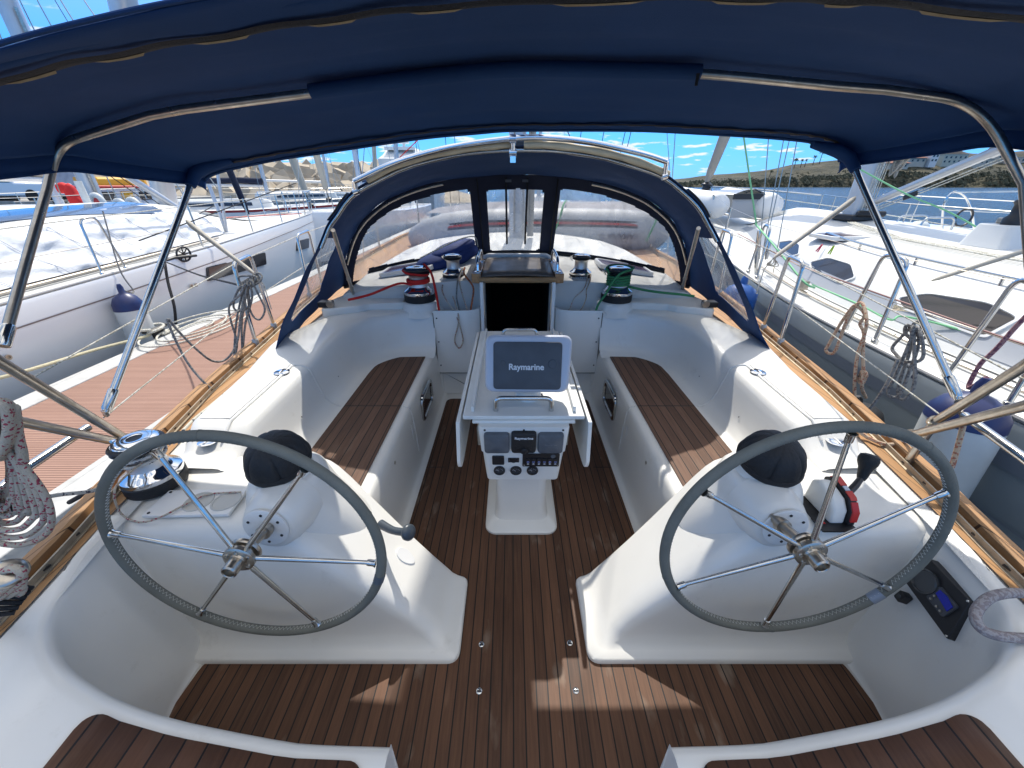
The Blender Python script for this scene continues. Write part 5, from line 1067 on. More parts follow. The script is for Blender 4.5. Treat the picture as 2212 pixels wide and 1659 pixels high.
def proof(u, v):
    z = 1.1
    for _ in range(12): p = P(u, v, z=z); z = .5*z+.5*rtop(p.x, p.y)
    return P(u, v, z=z)
for u, v, w_, l_ in ((1820,512,.55,.45),(1690,460,.5,.6),(1600,452,.4,.35),(1572,447,.3,.25)):
    p = proof(u, v); c = Vector((p.x, p.y, rtop(p.x, p.y)+.008)); o_ = rrect(w_, l_, .05)
    mb = MB(); mb.loft([[c+Vector((x*q, y*q, z+.045*x*(-1 if False else 1)*.4)) for x, y in o_] for q, z in ((1,-.02),(1,.02),(.92,.024),(.88,.012))], True); hh = k(mb, 'hatch', WHITE, rf)
    mb = MB(); mb.add([c+Vector((x*.885, y*.885, .014+.018*x)) for x, y in o_], [tuple(range(len(o_)))]); k(mb, 'hatch_glass', PURG if u > 1700 or u < 1650 else mat('blue_hatch', (.10,.16,.34), .1), rf, smooth=0)
# mast with halyards, vang, boom and sail bag
mx, my = 4.56, 5.66; mz = rtop(mx, my)
mb = MB(); mb.loft([[(mx+x, my+y, z) for x, y in rrect(.19,.27,.08)] for z in (mz, 12)], True, True); rm = k(mb, 'mast', MASTM)
mb = MB(); mb.box((mx,my,mz+.03), (.34,.42,.07)); mb.tube([(mx-.12,my-.2,mz+.08),(mx+.2,my-.25,mz+.08)], .04, 10); k(mb, 'mast_collar', BLACK, rm, bevel=.02)
mb = MB()
for q in range(9): a = .02*q; mb.tube(spl([(mx+.12+a*.5,my-.16-a,2.3+.05*q),(mx+.16+.02*math.sin(q*2),my-.2-a,2.0),(mx+.15+.03*math.cos(q*3),my-.2-.02*math.sin(q*5),1.72+.02*q),(mx+.13,my-.17,2.0)], 5), .014, 6)
k(mb, 'coiled_halyard', SAILC, rm)
mb = MB()
for q in range(5): mb.tube([(mx+.03*q-.05,my-.17,mz+.1),(mx+.03*q-.05,my-.16,8)], .006, 5)
k(mb, 'halyards', ROPE_W, rm)
v0, v1 = P(1852,452,x=4.58), P(2152,326,x=4.62); mb = MB(); mb.tube([v0, v0.lerp(v1,.35), v1], [.036,.045,.045], 14); mb.tube([v1-(v1-v0)*.02, v1+(v1-v0)*.05], .055, 14); vg = k(mb, 'vang', MASTM, rm, smooth=60)
mb = MB(); b0, b1 = P(1862,462,x=4.58), P(2170,345,x=4.6); bm_ = b0.lerp(b1,.42)
for dx in (0,.03): mb.tube([b0+Vector((0,0,dx-.02)), bm_+Vector((0,0,dx-.02))], .006, 6); mb.tube([bm_+Vector((0,0,dx-.02)), b1+Vector((0,0,dx))], .006, 6)
k(mb, 'vang_tackle', ROPE_W, vg)
mb = MB(); dd = (b1-b0).normalized(); mb.box(bm_, (.03,.16,.06), Vector((0,1,0)).rotation_difference(dd).to_matrix()); k(mb, 'vang_block', BLACK, vg, bevel=.012); mb = MB(); mb.box(b0+Vector((0,.0,-.0)), (.05,.12,.08)); k(mb, 'vang_block', BLACK, vg, bevel=.012)
mb = MB(); bz0 = 2.02; mb.tube([(mx,5.45,bz0+.02),(mx+.05,-1,bz0+.12)], .09, 14); k(mb, 'boom', MASTM, rm)
mb = MB(); mb.loft([[(mx+.0+x, y, bz0+.03+z) for x, z in [(.13*math.cos(a)*(1.0-.2*math.sin(a)), .24+.24*math.sin(a)) for a in [2*math.pi*q/18 for q in range(18)]]] for y in yrange(-1, 5.4, .4)], True, True); sb = k(mb, 'sail_bag', SAILW, rm, smooth=60)
Mt = Matrix.Translation((mx-.145,3.66,bz0+.24)) @ Matrix(((0,0,-1,0),(-1,0,0,0),(0,1,0,0),(0,0,0,1)))
text_mesh('lettering', 'JA', .42, Mt, LTXT, sb, bold=.012, depth=.004)
# shrouds with green signal line
sb_ = P(1652,548,z=.66); sb2 = P(1638,548,z=.66)
mb = MB()
for (u0,v0_,u1,v1_) in ((1640,560,1660,300),(1645,560,1693,300),(1650,548,1706,298),(1668,600,1722,300)): 
    a = P(u0, v0_, y=5.0); b = P(u1, v1_, y=5.15); mb.tube([a, b, b+(b-a)*2.5], .0055, 6)
sh_ = k(mb, 'shrouds', STEEL2)
mb = MB()
for u0,v0_,u1,v1_ in ((1632,592,1640,498),(1655,560,1662,520)): a = P(u0,v0_,y=5.0); b = P(u1,v1_,y=5.02); mb.tube([a, a.lerp(b,.3), a.lerp(b,.75), b], [.016,.026,.026,.018], 10)
k(mb, 'turnbuckle', STEEL, sh_)
g0 = P(1606,292,y=4.95); mb = MB(); mb.tube([g0+(g0-P(1634,485,y=4.9))*1.5, g0, P(1634,485,y=4.9)], .009, 6); k(mb, 'green_halyard', mat('pale_green_rope', (.22,.55,.28), .7), sh_)
PG = bpy.data.materials['pale_green_rope']
rope('green_sheet', [P(1632,484,y=4.9), P(1680,540,y=4.2), P(1735,607,y=3.62), P(1760,622,y=3.55)], .009, PG, 'pale green line running down from the shroud to the block on the starboard neighbour')
rope('green_sheet', [P(1755,615,z=.72), P(1850,655,z=.72), P(1920,690,z=.72), P(1945,683,z=.74), P(2010,695,z=.74), P(2110,722,z=.74), P(2212,750,z=.72), P(2290,775,z=.72)], .0075, PG, 'pale green sheet lying along the side deck of the starboard neighbour')
rope('green_vang_line', [P(1712,290,y=5.4), P(1856,365,y=5.3), P(1960,420,y=4.8), P(2050,458,y=4.5), P(2152,515,y=4.1)], .008, PG, 'pale green line slanting past the mast to the coachroof winch')
# furled genoa and its drum at the bow
f0, f1 = P(1527,392,y=10.5), P(1569,286,y=10.0); mb = MB(); mb.tube([f0, f0.lerp(f1,.2), f1, f1+(f1-f0)*3], [.05,.09,.12,.12], 12); fg = k(mb, 'furled_genoa', SAILC, smooth=60)
mb = MB(); c_ = P(1526,404,y=10.5); mb.lathe([(.04,.12),(.09,.08),(.13,.06),(.13,.03),(.09,.02),(.09,-.06),(.13,-.08),(.12,-.12),(.05,-.13)], c_, (.12,0,1), 16); mb.tube([c_-Vector((0,0,.1)), c_-Vector((.05,-.1,.55))], .015, 6); k(mb, 'furling_drum', BLACK, fg)
# stanchions and wires
def rst(y, h=.60, wid=.30, base=True):
    x0, x1 = rg(y)+.05, rg(y+wid)+.05; z0, z1 = rs(y), rs(y+wid); mb = MB(); lean = .02
    mb.tube(utube((x0,y,z0),(x1,y+wid,z1),(x0+lean,y+.04,z0+h),(x1+lean,y+wid-.04,z1+h), rad=.07), .0135, 12)
    for x, yy, z in ((x0,y,z0),(x1,y+wid,z1)): mb.lathe([(.024,0),(.022,.05),(.014,.055)], (x,yy,z), n=14)
    return k(mb, 'stanchion', STEEL)
rst(1.72, .62, .34); rst(2.62, .60, .32); rst(4.62, .58, .3)
for y in (6.4, 8.3):
    mb = MB(); mb.tube([(rg(y)+.06,y,rs(y)),(rg(y)+.08,y,rs(y)+.6)], .0135, 8); k(mb, 'stanchion', STEEL)
for hh_, r_ in ((.60,.0028),(.32,.0028)):
    mb = MB(); mb.tube([(rg(y)+.07, y, rs(y)+hh_) for y in (-1.5,1.74,2.03,2.64,2.92,4.64,4.9,6.4,8.3,9.6)], r_, 6); k(mb, 'lifeline', STEEL2)
mb = MB(); mb.tube([(rg(y)+.16, y, rs(y)+.30) for y in (-1.5,2,4,6)], .006, 6); k(mb, 'lifeline', mat('red_wire', (.30,.14,.12), .6))
mb = MB()
for s in (1,-1): mb.tube([(rc(y)+s*(rg(y)-rc(y))*.95, y, rs(y)+.6) for y in (8.3, 9.4, 10.4, 11.15)], .013, 8)
for y in (9.4, 10.5, 11.1):
    for s in (1,-1): mb.tube([(rc(y)+s*(rg(y)-rc(y))*.95, y, rs(y)),(rc(y)+s*(rg(y)-rc(y))*.95, y, rs(y)+.6)], .012, 8)
k(mb, 'pulpit', STEEL)
mb = MB(); mb.tube([P(1590,405,y=9.0), P(1700,432,y=8.2), P(1845,452,y=7.2), P(2010,480,y=6.0), P(2212,515,y=5.0)], .006, 6); k(mb, 'lifeline', ROPE_W)
# ropes along the coachroof top, deck organiser, cowl vent with guard, winch plinth
mb = MB()
for q in range(4): mb.tube([Vector((4.4-.03*q, 5.4, rtop(4.4,5.4)+.02)), Vector((4.15-.035*q, 4.4, rtop(4.1,4.4)+.02)), Vector((4.02-.035*q, 3.2, rtop(4.0,3.2)+.025)), Vector((4.0-.035*q, 2.6, rtop(4.0,2.6)+.03))], .007, 6)
k(mb, 'deck_lines', ROPE_W, rf)
wp = proof(2150,530); mb = MB(); mb.loft([[(wp.x+x*q, wp.y+y*q, z) for x, y in rrect(.28,.36,.05)] for q, z in ((1.15,rtop(wp.x,wp.y)-.02),(.8,rtop(wp.x,wp.y)+.18))], True, True); pl3 = k(mb, 'winch_plinth', DECKW, rf, bevel=.01)
mb = MB(); zz_ = rtop(wp.x,wp.y)+.18
mb.lathe([(.07,0),(.07,.05),(.045,.08),(.045,.16),(.06,.18),(.05,.20),(0,.205)], (wp.x-.02,wp.y-.05,zz_), n=20); k(mb, 'coachroof_winch', BLACK, rf, smooth=40)
for i_ in range(3): mb = MB(); mb.bx(wp.x+.02+i_*.05, wp.x+.055+i_*.05, wp.y-.15, wp.y+.12, zz_, zz_+.05); k(mb, 'line_clutch', STEEL2, rf, bevel=.01)
cv_ = proof(1990,478); cz = rtop(cv_.x, cv_.y); mb = MB(); mb.lathe([(.15,-.03),(.14,.03),(.12,.08),(.12,.22),(.11,.27),(.07,.31),(0,.32)], (cv_.x,cv_.y,cz), n=20); k(mb, 'dorade_vent', mat('vent_translucent', (.62,.66,.66), .3), rf, smooth=50)
for dy, dx in ((-.22,-.22),(.16,-.22)):
    mb = MB(); mb.tube(utube((cv_.x-.26,cv_.y+dy,cz-.02),(cv_.x+.26,cv_.y+dy,cz-.02),(cv_.x-.18,cv_.y+dy,cz+.38),(cv_.x+.24,cv_.y+dy,cz+.38), rad=.08), .013, 10); k(mb, 'vent_guard', STEEL, rf)
mb = MB(); w0 = P(2212,560,z=1.15); mb.loft([[Vector((4.35+.95*math.cos(a)*q, 1.15+1.15*math.sin(a)*q, z)) for a in [2*math.pi*t/40 for t in range(40)]] for q, z in ((1.0,1.02),(1.0,1.18),(.93,1.21),(.88,1.21))], True); k(mb, 'hood_coaming', DECKW, rf)
mb = MB(); mb.grid(lambda i, j: Vector((4.35+.83*math.cos(math.pi*2*i)*(1-.4*j), 1.15+1.0*math.sin(math.pi*2*i)*(1-.4*j), 1.20+.10*j)), 30, 4); k(mb, 'folded_hood', mat('hood_beige', (.48,.44,.37), .8, bump=.4, bscale=9), rf)
# strap over the coachroof of the neighbour
s0, s1 = P(2012,606,x=3.0), P(2240,534,x=2.9); mb = MB(); d_ = s1-s0; w = Vector((0,0,.016)); mb.loft([[s0-w*.4,s0+w*.4],[s0+d_*.1-w,s0+d_*.1+w],[s1-w,s1+w]], False); k(mb, 'webbing_strap', STRAP, thick=.003)
# genoa track block and grey logo
mb = MB(); tk_ = P(1735,615,z=.70); mb.box(tk_, (.05,.10,.09)); mb.box(P(1950,672,z=.72), (.05,.14,.07)); mb.tube([(rg(y)+.33,y,rs(y)+.02) for y in yrange(1.2,5.2,.3)], .014, 6); k(mb, 'genoa_track', STEEL2)
mb = MB(); lp_ = P(1972,812,x=2.475); mb.prism([(0,0)], 0, 0) if 0 else None
text_mesh('emblem', '5', .055, Matrix.Translation((rg(lp_.y)-.022, lp_.y, lp_.z)) @ Matrix(((0,0,-1,0),(-1,0,0,0),(0,1,0,0),(0,0,0,1))), mat('emblem_navy', (.02,.025,.07), .5), ry, bold=.004)
# dinghy on its foredeck
dn = empty('deflated_tender', 'white inflatable tender with grey transom on the foredeck of the starboard neighbour', 'dinghy', (5.0,8.6,1.0)); kd = Kid(dn)
for u, v in ((1556,446),(1672,447)):
    p = P(u, v, y=8.3); dv = Vector((-.15,1,0.05)) ; mb = MB(); mb.tube([p-dv*.12, p-dv*.02, p, p+dv*.15, p+dv*1.3, p+dv*2.0+Vector((.3,0,0))], [.03,.10,.20,.245,.25,.23], 20); kd(mb, 'tube', mat('tender_white', (.74,.73,.70), .4, bump=.15, bscale=6), smooth=70)
pa, pb_ = P(1580,440,y=8.5), P(1655,440,y=8.5)
mb = MB(); mb.slab([pa+Vector((0,0,-.26)), pb_+Vector((0,0,-.26)), pb_+Vector((0,0,.14)), pa+Vector((0,0,.14))], .03); kd(mb, 'transom', mat('transom_grey', (.36,.37,.38), .5))
mb = MB(); mb.slab([pa+Vector((-.02,-.04,.08)), pb_+Vector((.05,-.04,.08)), pb_+Vector((.03,-.04,.18)), pa+Vector((-.02,-.04,.18))], .02); mb.tube([pa+Vector((.2,-.06,.2)), pa+Vector((.35,-.08,.26)), pa+Vector((.5,-.06,.2))], .012, 6); kd(mb, 'transom_pad', BLACK)
mb = MB(); mb.grid(lambda i, j: pa.lerp(pb_, i)+Vector((0, 1.8*j, .16+.10*math.sin(math.pi*i)*(1-j*.4))), 8, 6); kd(mb, 'tender_floor', bpy.data.materials['tender_white'])
# clothes pegs on the wire
for u, v, m_2, lb, rot in ((1770,536,mat('peg_pink',(.75,.06,.12),.5),'pink clothes peg clipped to the neighbour lifeline',.5),(1796,540,mat('peg_green',(.45,.65,.05),.5),'lime green clothes peg clipped to the neighbour lifeline',.3)):
    p = P(u, v, x=rg(3.6)+.07); mb = MB()
    for sg in (-1, 1): mb.box(p+Vector((0,sg*.008,0)), (.008,.008,.075), Matrix.Rotation(rot+sg*.12, 3, 'X'))
    mb.box(p, (.010,.02,.008)); tag(mb.build('clothes_peg', m_2, bevel=.001), lb, 'clothes peg')
# --- port neighbour (beyond the pontoon)
LG = [(-2,-4.82),(0,-4.86),(5.6,-4.92),(7,-5.10),(8.5,-5.38),(11.5,-5.98),(13.5,-6.5),(14.6,-6.98)]
lg = lambda y: lerp(LG, y); lc = lambda y: -7.02; ls = lambda y: lerp([(-2,.58),(3,.60),(5.6,.70),(8.5,.74),(11.5,.78),(14.6,.80)], y)
ly = empty('neighbour_yacht', 'large white sailing yacht with tarpaulin covered cabin beyond the pontoon on the port side', 'sailing yacht', (-7,6,WZ)); k = Kid(ly)
h, d = yacht_hull(k, lg, lc, ls, -2, 14.6, HULLW, DECKW)
hullband(k, lg, lc, lambda y: ls(y)-.235, lambda y: ls(y)-.22, -1.9, 14.4, STRIPEB, 'pinstripe', h, .004)
def hp_(u, v):
    x = -4.9
    for _ in range(6): p = P(u, v, x=x); x = lg(p.y)+.01
    return p
for q in (((448,579),(571,546),(574,570),(452,606)), ((643,522),(667,515.5),(667,534),(643,541))):
    c4 = [hp_(*p) for p in q]; nr = (c4[1]-c4[0]).cross(c4[3]-c4[0]).normalized(); nr = nr if nr.x > 0 else -nr; M = frame(sum(c4, Vector())/4, nr)
    pl_ = [tuple((M.inverted() @ p).to_2d()) for p in c4]; r_ = rpoly(pl_, .05)
    mb = MB(); panel(mb, M, [(x*1.03, y*1.10) for x, y in r_], -.06, .010); w = k(mb, 'hull_window', BLACK, h); mb = MB(); panel(mb, M, r_, .0, .014); k(mb, 'window_glass', DGLASS, h, smooth=0)
mb = MB()
for u, v in ((413,618),(423,615.5),(17,772)): mb.lathe([(.022,0),(.028,.0),(.026,.012),(.014,.012),(.012,.002),(0,.002)], hp_(u, v), (1,0,0), 16, False)
k(mb, 'skin_fittings', STEEL2, h)
M = Matrix(((-.22,0,.97,0),(.97,0,.22,0),(0,1,0,0),(0,0,0,1))); p = hp_(693,483); M = Matrix.Translation(p+Vector((.02,0,0))) @ Matrix(((-.20,0,.98,0),(.98,0,.20,0),(0,1,0,0),(0,0,0,1)))
text_mesh('lettering', 'LM', .22, M, STRIPE, h, depth=.004)
def lroof(y, j):
    g, c, z = lg(y), lc(y), ls(y); e = sm((11.2-y)/4.0); b = abs(c-g)-.52-.15*sm((y-5)/4); H = .62*e+.02
    prof = [(b,0),(b-.03,.10),(b-.10,.25),(b-.26,.62),(b-.32,.72),(b-.45,.80),(b*.55,.93),(b*.25,.99),(0,1.0)]
    full = [(c+x, q) for x, q in prof]+[(c-x, q) for x, q in reversed(prof[:-1])]; x, q = full[j]; return Vector((x, y, z+.005+H*q))
mb = MB(); mb.loft([[lroof(y, j) for j in range(17)] for y in yrange(-1, 11.2, .3)], False); rf = k(mb, 'coachroof', DECKW, smooth=35)
# tarpaulin stretched along the cabin side
TY0, TY1 = 2.1, 8.3
def tf(i, j):
    y = TY0+(TY1-TY0)*i; a = lroof(y, 0)+Vector((.10,0,.02)); b = lroof(y, 4)+Vector((.03,0,.035)); p = a.lerp(b, j)
    w = noise.noise(Vector((y*2.2+j*2.5, j*3.0, 0)))*.05+noise.noise(Vector((y*6-j*5, j*4, 5)))*.025+ .02*abs(math.sin(y*3.2+j*1.4))
    return p+Vector((w+.02, 0, .01*math.sin(y*9)*(j > .95)))
mb = MB(); mb.grid(tf, 150, 16); k(mb, 'tarpaulin', TARP, smooth=80)
SG_ = mat('seam_grey', (.45,.46,.50), .7)
for y in yrange(2.6, 8.0, .62): mb = MB(); mb.tube([tf((y-TY0+.28*(1-j/5))/(TY1-TY0), j/5)+Vector((.012,0,.004)) for j in range(6)], .004, 5); k(mb, 'tarpaulin_seam', SG_)
mb = MB(); mb.tube([(lg(y)-.30, y, ls(y)+.03) for y in yrange(-1, 7.6, .4)], .02, 6); mb.bx(-5.28,-5.24,1,1.01,.6,.61); k(mb, 'genoa_track', STEEL2)
mb = MB(); mb.tube([(lg(y)-.36, y, ls(y)+.04) for y in yrange(-1, 7.2, .4)], .014, 6); k(mb, 'jack_line', ROPE_K)
for u, v in ((307,541),(418,520)):
    p = P(u, v, z=.72); mb = MB(); mb.box(p+Vector((0,0,.02)), (.07,.30,.035)); mb.box(p+Vector((0,0,.07)), (.04,.10,.08)); k(mb, 'track_car', BLACK, bevel=.01)
p = P(398,552,z=.70); mb = MB(); mb.tube([p+Vector((0,.0+.13*math.cos(a),.02+.10*math.sin(a))) for a in [2*math.pi*q/20 for q in range(20)]], .014, 6, closed=True)
for q in range(4): a = q*math.pi/4; mb.tube([p+Vector((0,.13*math.cos(a),.02+.10*math.sin(a))), p-Vector((0,.13*math.cos(a),-.02+.10*math.sin(a)))], .009, 5)
mb.tube([p+Vector((-.02,-.5,-.03)), p+Vector((0,-.2,.0)), p+Vector((.02,.2,-.03))], .02, 6); k(mb, 'block_wheel', BLACK)
def lst(y, h=.62, w=.33):
    x0, x1 = lg(y)-.10, lg(y+w)-.10; z0, z1 = ls(y), ls(y+w); mb = MB(); mb.tube(utube((x0,y,z0),(x1,y+w,z1),(x0-.03,y+.06,z0+h),(x1-.03,y+w-.06,z1+h), rad=.08), .0135, 10)
    mb.lathe([(.024,0),(.02,.03),(.014,.035)], (x0,y,z0), n=12); mb.lathe([(.024,0),(.02,.03),(.014,.035)], (x1,y+w,z1), n=12); return k(mb, 'stanchion', STEEL)
lst(3.25); lst(4.75)
for y in (6.7, 8.7, 10.6, 12.3):
    mb = MB(); mb.tube([(lg(y)-.10,y,ls(y)),(lg(y)-.12,y,ls(y)+.64)], .014, 8); k(mb, 'stanchion', STEEL)
for hh_, mm in ((.62,ROPE_W),(.33,STEEL2)):
    mb = MB(); mb.tube([(lg(y)-.12, y, ls(y)+hh_) for y in (-1,3.3,3.52,4.8,5.02,6.7,8.7,10.6,12.3,13.2)], .006 if hh_ > .5 else .004, 6); k(mb, 'lifeline', mm)
mb = MB()
for s in (1,-1):
    mb.tube([(lc(y)+s*(abs(lc(y)-lg(y))*.94+.05), y, ls(y)+.64) for y in (12.9,13.6,14.2,14.75)]+[(lc(14),14.9,ls(14)+.66)], .016, 8)
    for y in (12.9,13.8,14.6): mb.tube([(lc(y)+s*abs(lc(y)-lg(y))*.9, y, ls(y)),(lc(y)+s*(abs(lc(y)-lg(y))*.94+.05), y, ls(y)+.64)], .014, 8)
    mb.tube([(lc(y)+s*(abs(lc(y)-lg(y))*.92+.04), y, ls(y)+.34) for y in (12.9,13.8,14.6)], .011, 6)
k(mb, 'pulpit', STEEL)
# mast foot, vang, shroud tubes, foredeck gear
mp0, mp1 = P(365,468,y=8.6), P(266,4,y=8.35); dr_ = (mp1-mp0)
mb = MB(); mb.loft([[mp0+dr_*t+Vector((x,y,0)) for x, y in rrect(.30,.42,.13)] for t in (-.02,2.6)], True, True); lm = k(mb, 'mast', MASTM)
mb = MB(); mb.tube([mp0+Vector((.3,-.6,-.02)), mp0+Vector((0,-.5,.03)), mp0+Vector((-.5,-.35,.0))], .07, 8)
for q in range(7): mb.lathe([(.05,-.03),(.07,0),(.05,.03)], mp0+Vector((-.45+.15*q,-.6+.02*q,.03)), (0,1,.3), 12)
k(mb, 'mast_foot_blocks', BLACK, lm)
va, vb = P(388,452,y=8.2), P(258,370,y=7.6); mb = MB(); mb.tube([va, va.lerp(vb,.4), vb], [.05,.06,.06], 12); k(mb, 'vang', MASTM, lm)
mb = MB(); mb.tube([P(360,452,y=8.3), P(236,366,y=7.6)], .008, 5).tube([P(340,452,y=8.3), P(218,366,y=7.6)], .008, 5); mb.tube([P(222,40,y=8),P(236,90,y=8.1)], .03, 6); k(mb, 'black_lines', ROPE_K, lm)
mb = MB(); b_ = P(490,504,z=.74)
for u, v, r_ in ((452,402,.035),(467,355,.030)): t_ = P(u, v, y=b_.y+.1); mb.tube([b_, t_, t_+(t_-b_)*(3 if u > 460 else .02)], r_, 10)
mb.lathe([(.16,0),(.16,.03),(.10,.05),(0,.05)], b_-Vector((0,0,.02)), n=20); k(mb, 'shroud_tubes', MASTM)
mb = MB()
for a, b in (((300,520),(640,395)),((250,560),(470,440))): pa, pb_ = P(*a, y=5.6), P(*b, y=9.5); mb.tube([pa, pb_], .009, 5)
k(mb, 'jib_sheets', ROPE_K)
mb = MB(); mb.tube([(lc(0)+1.0, 8.7, 1.02),(lc(0)+.9, 10.5, .95),(lc(0)+.7, 12.5, .86)], .015, 5); k(mb, 'red_deck_line', mat('faded_red_line', (.5,.16,.13), .7))
def lroof_top(x, y):
    q = [lroof(y, j) for j in range(17)]
    for a, b in zip(q, q[1:]):
        if min(a.x,b.x) <= x <= max(a.x,b.x) and abs(a.x-b.x) > 1e-6: return a.z+(b.z-a.z)*(x-a.x)/(b.x-a.x)
    return ls(y)+.6
mb = MB(); mb.grid(lambda i, j: Vector((-6.6+.55*i-.2*j*(1-i), 4.2+3.2*j, 0))+Vector((0,0,lroof_top(-6.6+.55*i-.2*j*(1-i), 4.2+3.2*j)+.012)), 6, 8); k(mb, 'deck_window', mat('blue_tinted', (.10,.14,.22), .08, spec=.8), rf)
SHB = mat('hood_glass_blue', (.16,.28,.46), .18, bump=.4, bscale=4, spec=.7)
mb = MB(); mb.grid(lambda i, j: Vector((-5.65-2.6*i, 2.5-1.0*j+.55*math.sin(math.pi*i), ls(3)+.52+.12*math.sin(math.pi*i)+(.62)*j)), 16, 5); hdw = k(mb, 'hood_window', SHB)
mb = MB(); mb.tube(spl([(-5.45,2.0,1.0),(-5.55,2.6,1.06),(-5.9,3.0,1.15),(-6.6,3.2,1.24),(-7.6,3.2,1.26)], 6), [.10]*25, 10); mb.grid(lambda i, j: Vector((-5.45-.5*i, .5+2.1*j, 1.0+.22*math.sin(i*1.5))), 6, 6); k(mb, 'beige_hood_base', mat('beige_hood', (.52,.46,.35), .8, bump=.5, bscale=10), hdw)
# ================================================================== FENDERS
def fender(c, L_, r, mb_, mc_, lab, tilt=(0,0,1), up=None, both=True):
    c = Vector(c); e = empty('fender', lab, 'fender', c); k = Kid(e)
    pr = [(0,-.5*L_),(.35*r,-.5*L_),(.75*r,-.46*L_),(.97*r,-.38*L_),(r,-.3*L_),(r,.3*L_)]
    mb = MB(); mb.lathe(pr, c, tilt, 28, False); k(mb, 'body', mb_, smooth=60)
    mb = MB(); mb.lathe([(r*1.01,.3*L_),(.97*r,.38*L_),(.75*r,.45*L_),(.45*r,.49*L_),(.22*r,.51*L_),(.20*r,.58*L_),(.12*r,.62*L_),(0,.62*L_)], c, tilt, 28, False); k(mb, 'cap', mc_, smooth=60)
    if both: mb = MB(); mb.lathe([(0,-.51*L_),(.5*r,-.505*L_),(.8*r,-.455*L_),(.99*r,-.375*L_),(1.005*r,-.31*L_)], c, tilt, 28, False); k(mb, 'end', mc_, smooth=60)
    return e
pf = P(302,706,x=-4.72); fender((-4.74, pf.y, .0), .95, .15, FENDW, FENDB, 'white fender with navy cap hanging on the white hull beyond the pontoon')
rope('fender_line', [(-4.74,pf.y,.52),P(289,630,x=-4.84),(lg(4.9)+.03,4.86,ls(4.9)+.05),P(222,456,x=-5.02)], .008, ROPE_GY, 'thin line holding the white fender on the port neighbour')
pf = P(1590,640,x=2.36); fender((2.42,4.15,.33), .72, .17, FENDBL, FENDBL, 'bright blue fender between the two hulls beyond the spray hood', (.1,.1,1))
pf = P(1873,882,x=2.12); fender((2.14,2.02,.20), .50, .13, mat('fender_pale',(.5,.53,.55),.5), BLACKR, 'black topped fender hanging outside our teak deck below the tan rope', (-.25,.1,1))
rope('fender_rope', [(2.10,2.03,.50)]+[P(u, v, x=1.90) for u, v in ((1862,838),(1865,800),(1864,760),(1866,720),(1858,700),(1868,680),(1855,664),(1843,662),(1815,700),(1790,745),(1784,757),(1794,764),(1806,755),(1826,700),(1842,666),(1862,655))]+[P(u, v, x=1.88) for u, v in ((1872,690),(1868,720),(1852,770),(1846,830),(1848,880),(1856,905))], .0085, ROPE_T, 'tan flecked rope looped over our starboard lifeline and tied to the black fender')
mb = MB(); p = P(1863,815,x=1.90)
for q in range(3): mb.tube([p+Vector((0,.020*math.cos(a),.018*math.sin(a)+.016*(q-1)+.006*math.cos(a))) for a in [2*math.pi*t/14 for t in range(14)]], .008, 6, closed=True)
tag(mb.build('rope_knot', ROPE_T, smooth=60), 'knot in the tan rope just above the black fender', 'knot')
fender((2.26,1.64,.345), .75, .15, FENDW, FENDB, 'big white fender with navy cap beside the starboard steering wheel', (.03,.08,1))
rope('fender_rope', [(2.27,1.68,.81)]+[P(u, v, x=2.35) for u, v in ((2092,838),(2115,790),(2140,765),(2160,745),(2195,705),(2240,660))], .010, ropemat('purple_rope', (.38,.20,.20), (.20,.08,.12), 90, .6), 'dull red rope rising from the big white fender to the starboard neighbour')
# grey coil on our starboard lifeline
def coilset(name, top, loops, r, m, lab):
    mb = MB()
    for pts in loops: mb.tube(spl(pts, 5, True), r, 7, closed=True)
    o = mb.build(name, m, smooth=60); return tag(o, lab, 'rope')
X_ = 1.86
def cp_(l, x=None, y=None): return [P(u, v, x=(x+.006*i) if x else None, y=(y+.004*i) if y else None) for i, (u, v) in enumerate(l)]
coilset('coiled_rope', 0, [cp_(q, x=1.86+.008*n) for n, q in enumerate((((1975,705),(1965,740),(1935,810),(1918,845),(1928,858),(1945,850),(1965,800),(1985,740)),((1972,705),(1975,760),(1975,830),(1955,862),(1940,855),(1945,820),(1965,760)),((1985,712),(1995,760),(1985,780),(1955,780),(1935,765),(1928,750),(1950,725),(1968,708)),((1960,702),(1955,718),(1975,735),(2000,728),(2003,715),(1990,708),(1975,715)),((1978,695),(1968,715),(1985,725),(1998,712),(1988,700))))], .0075, ROPE_GY, 'grey coiled rope hanging from our starboard lifeline')
rope('grey_tail', [P(u, v, x=1.84) for u, v in ((1940,775),(1915,830),(1880,880),(1850,893),(1815,896)) ], .007, ROPE_GY, 'grey rope tail running from the starboard coil down to the teak deck')
rope('tan_deck_rope', [P(1856,905,x=1.80), P(1850,925,z=.64), P(1875,945,z=.63), P(1915,960,z=.63), P(1950,955,z=.64), P(1985,938,x=1.6), P(2030,905,x=1.62), P(2062,888,x=1.62), P(2082,900,x=1.63), P(2078,930,x=1.64), P(2062,990,x=1.64), P(2055,1010,x=1.64)], .0085, ROPE_T, 'tan flecked rope lying on the starboard teak deck and hitched to the rail')
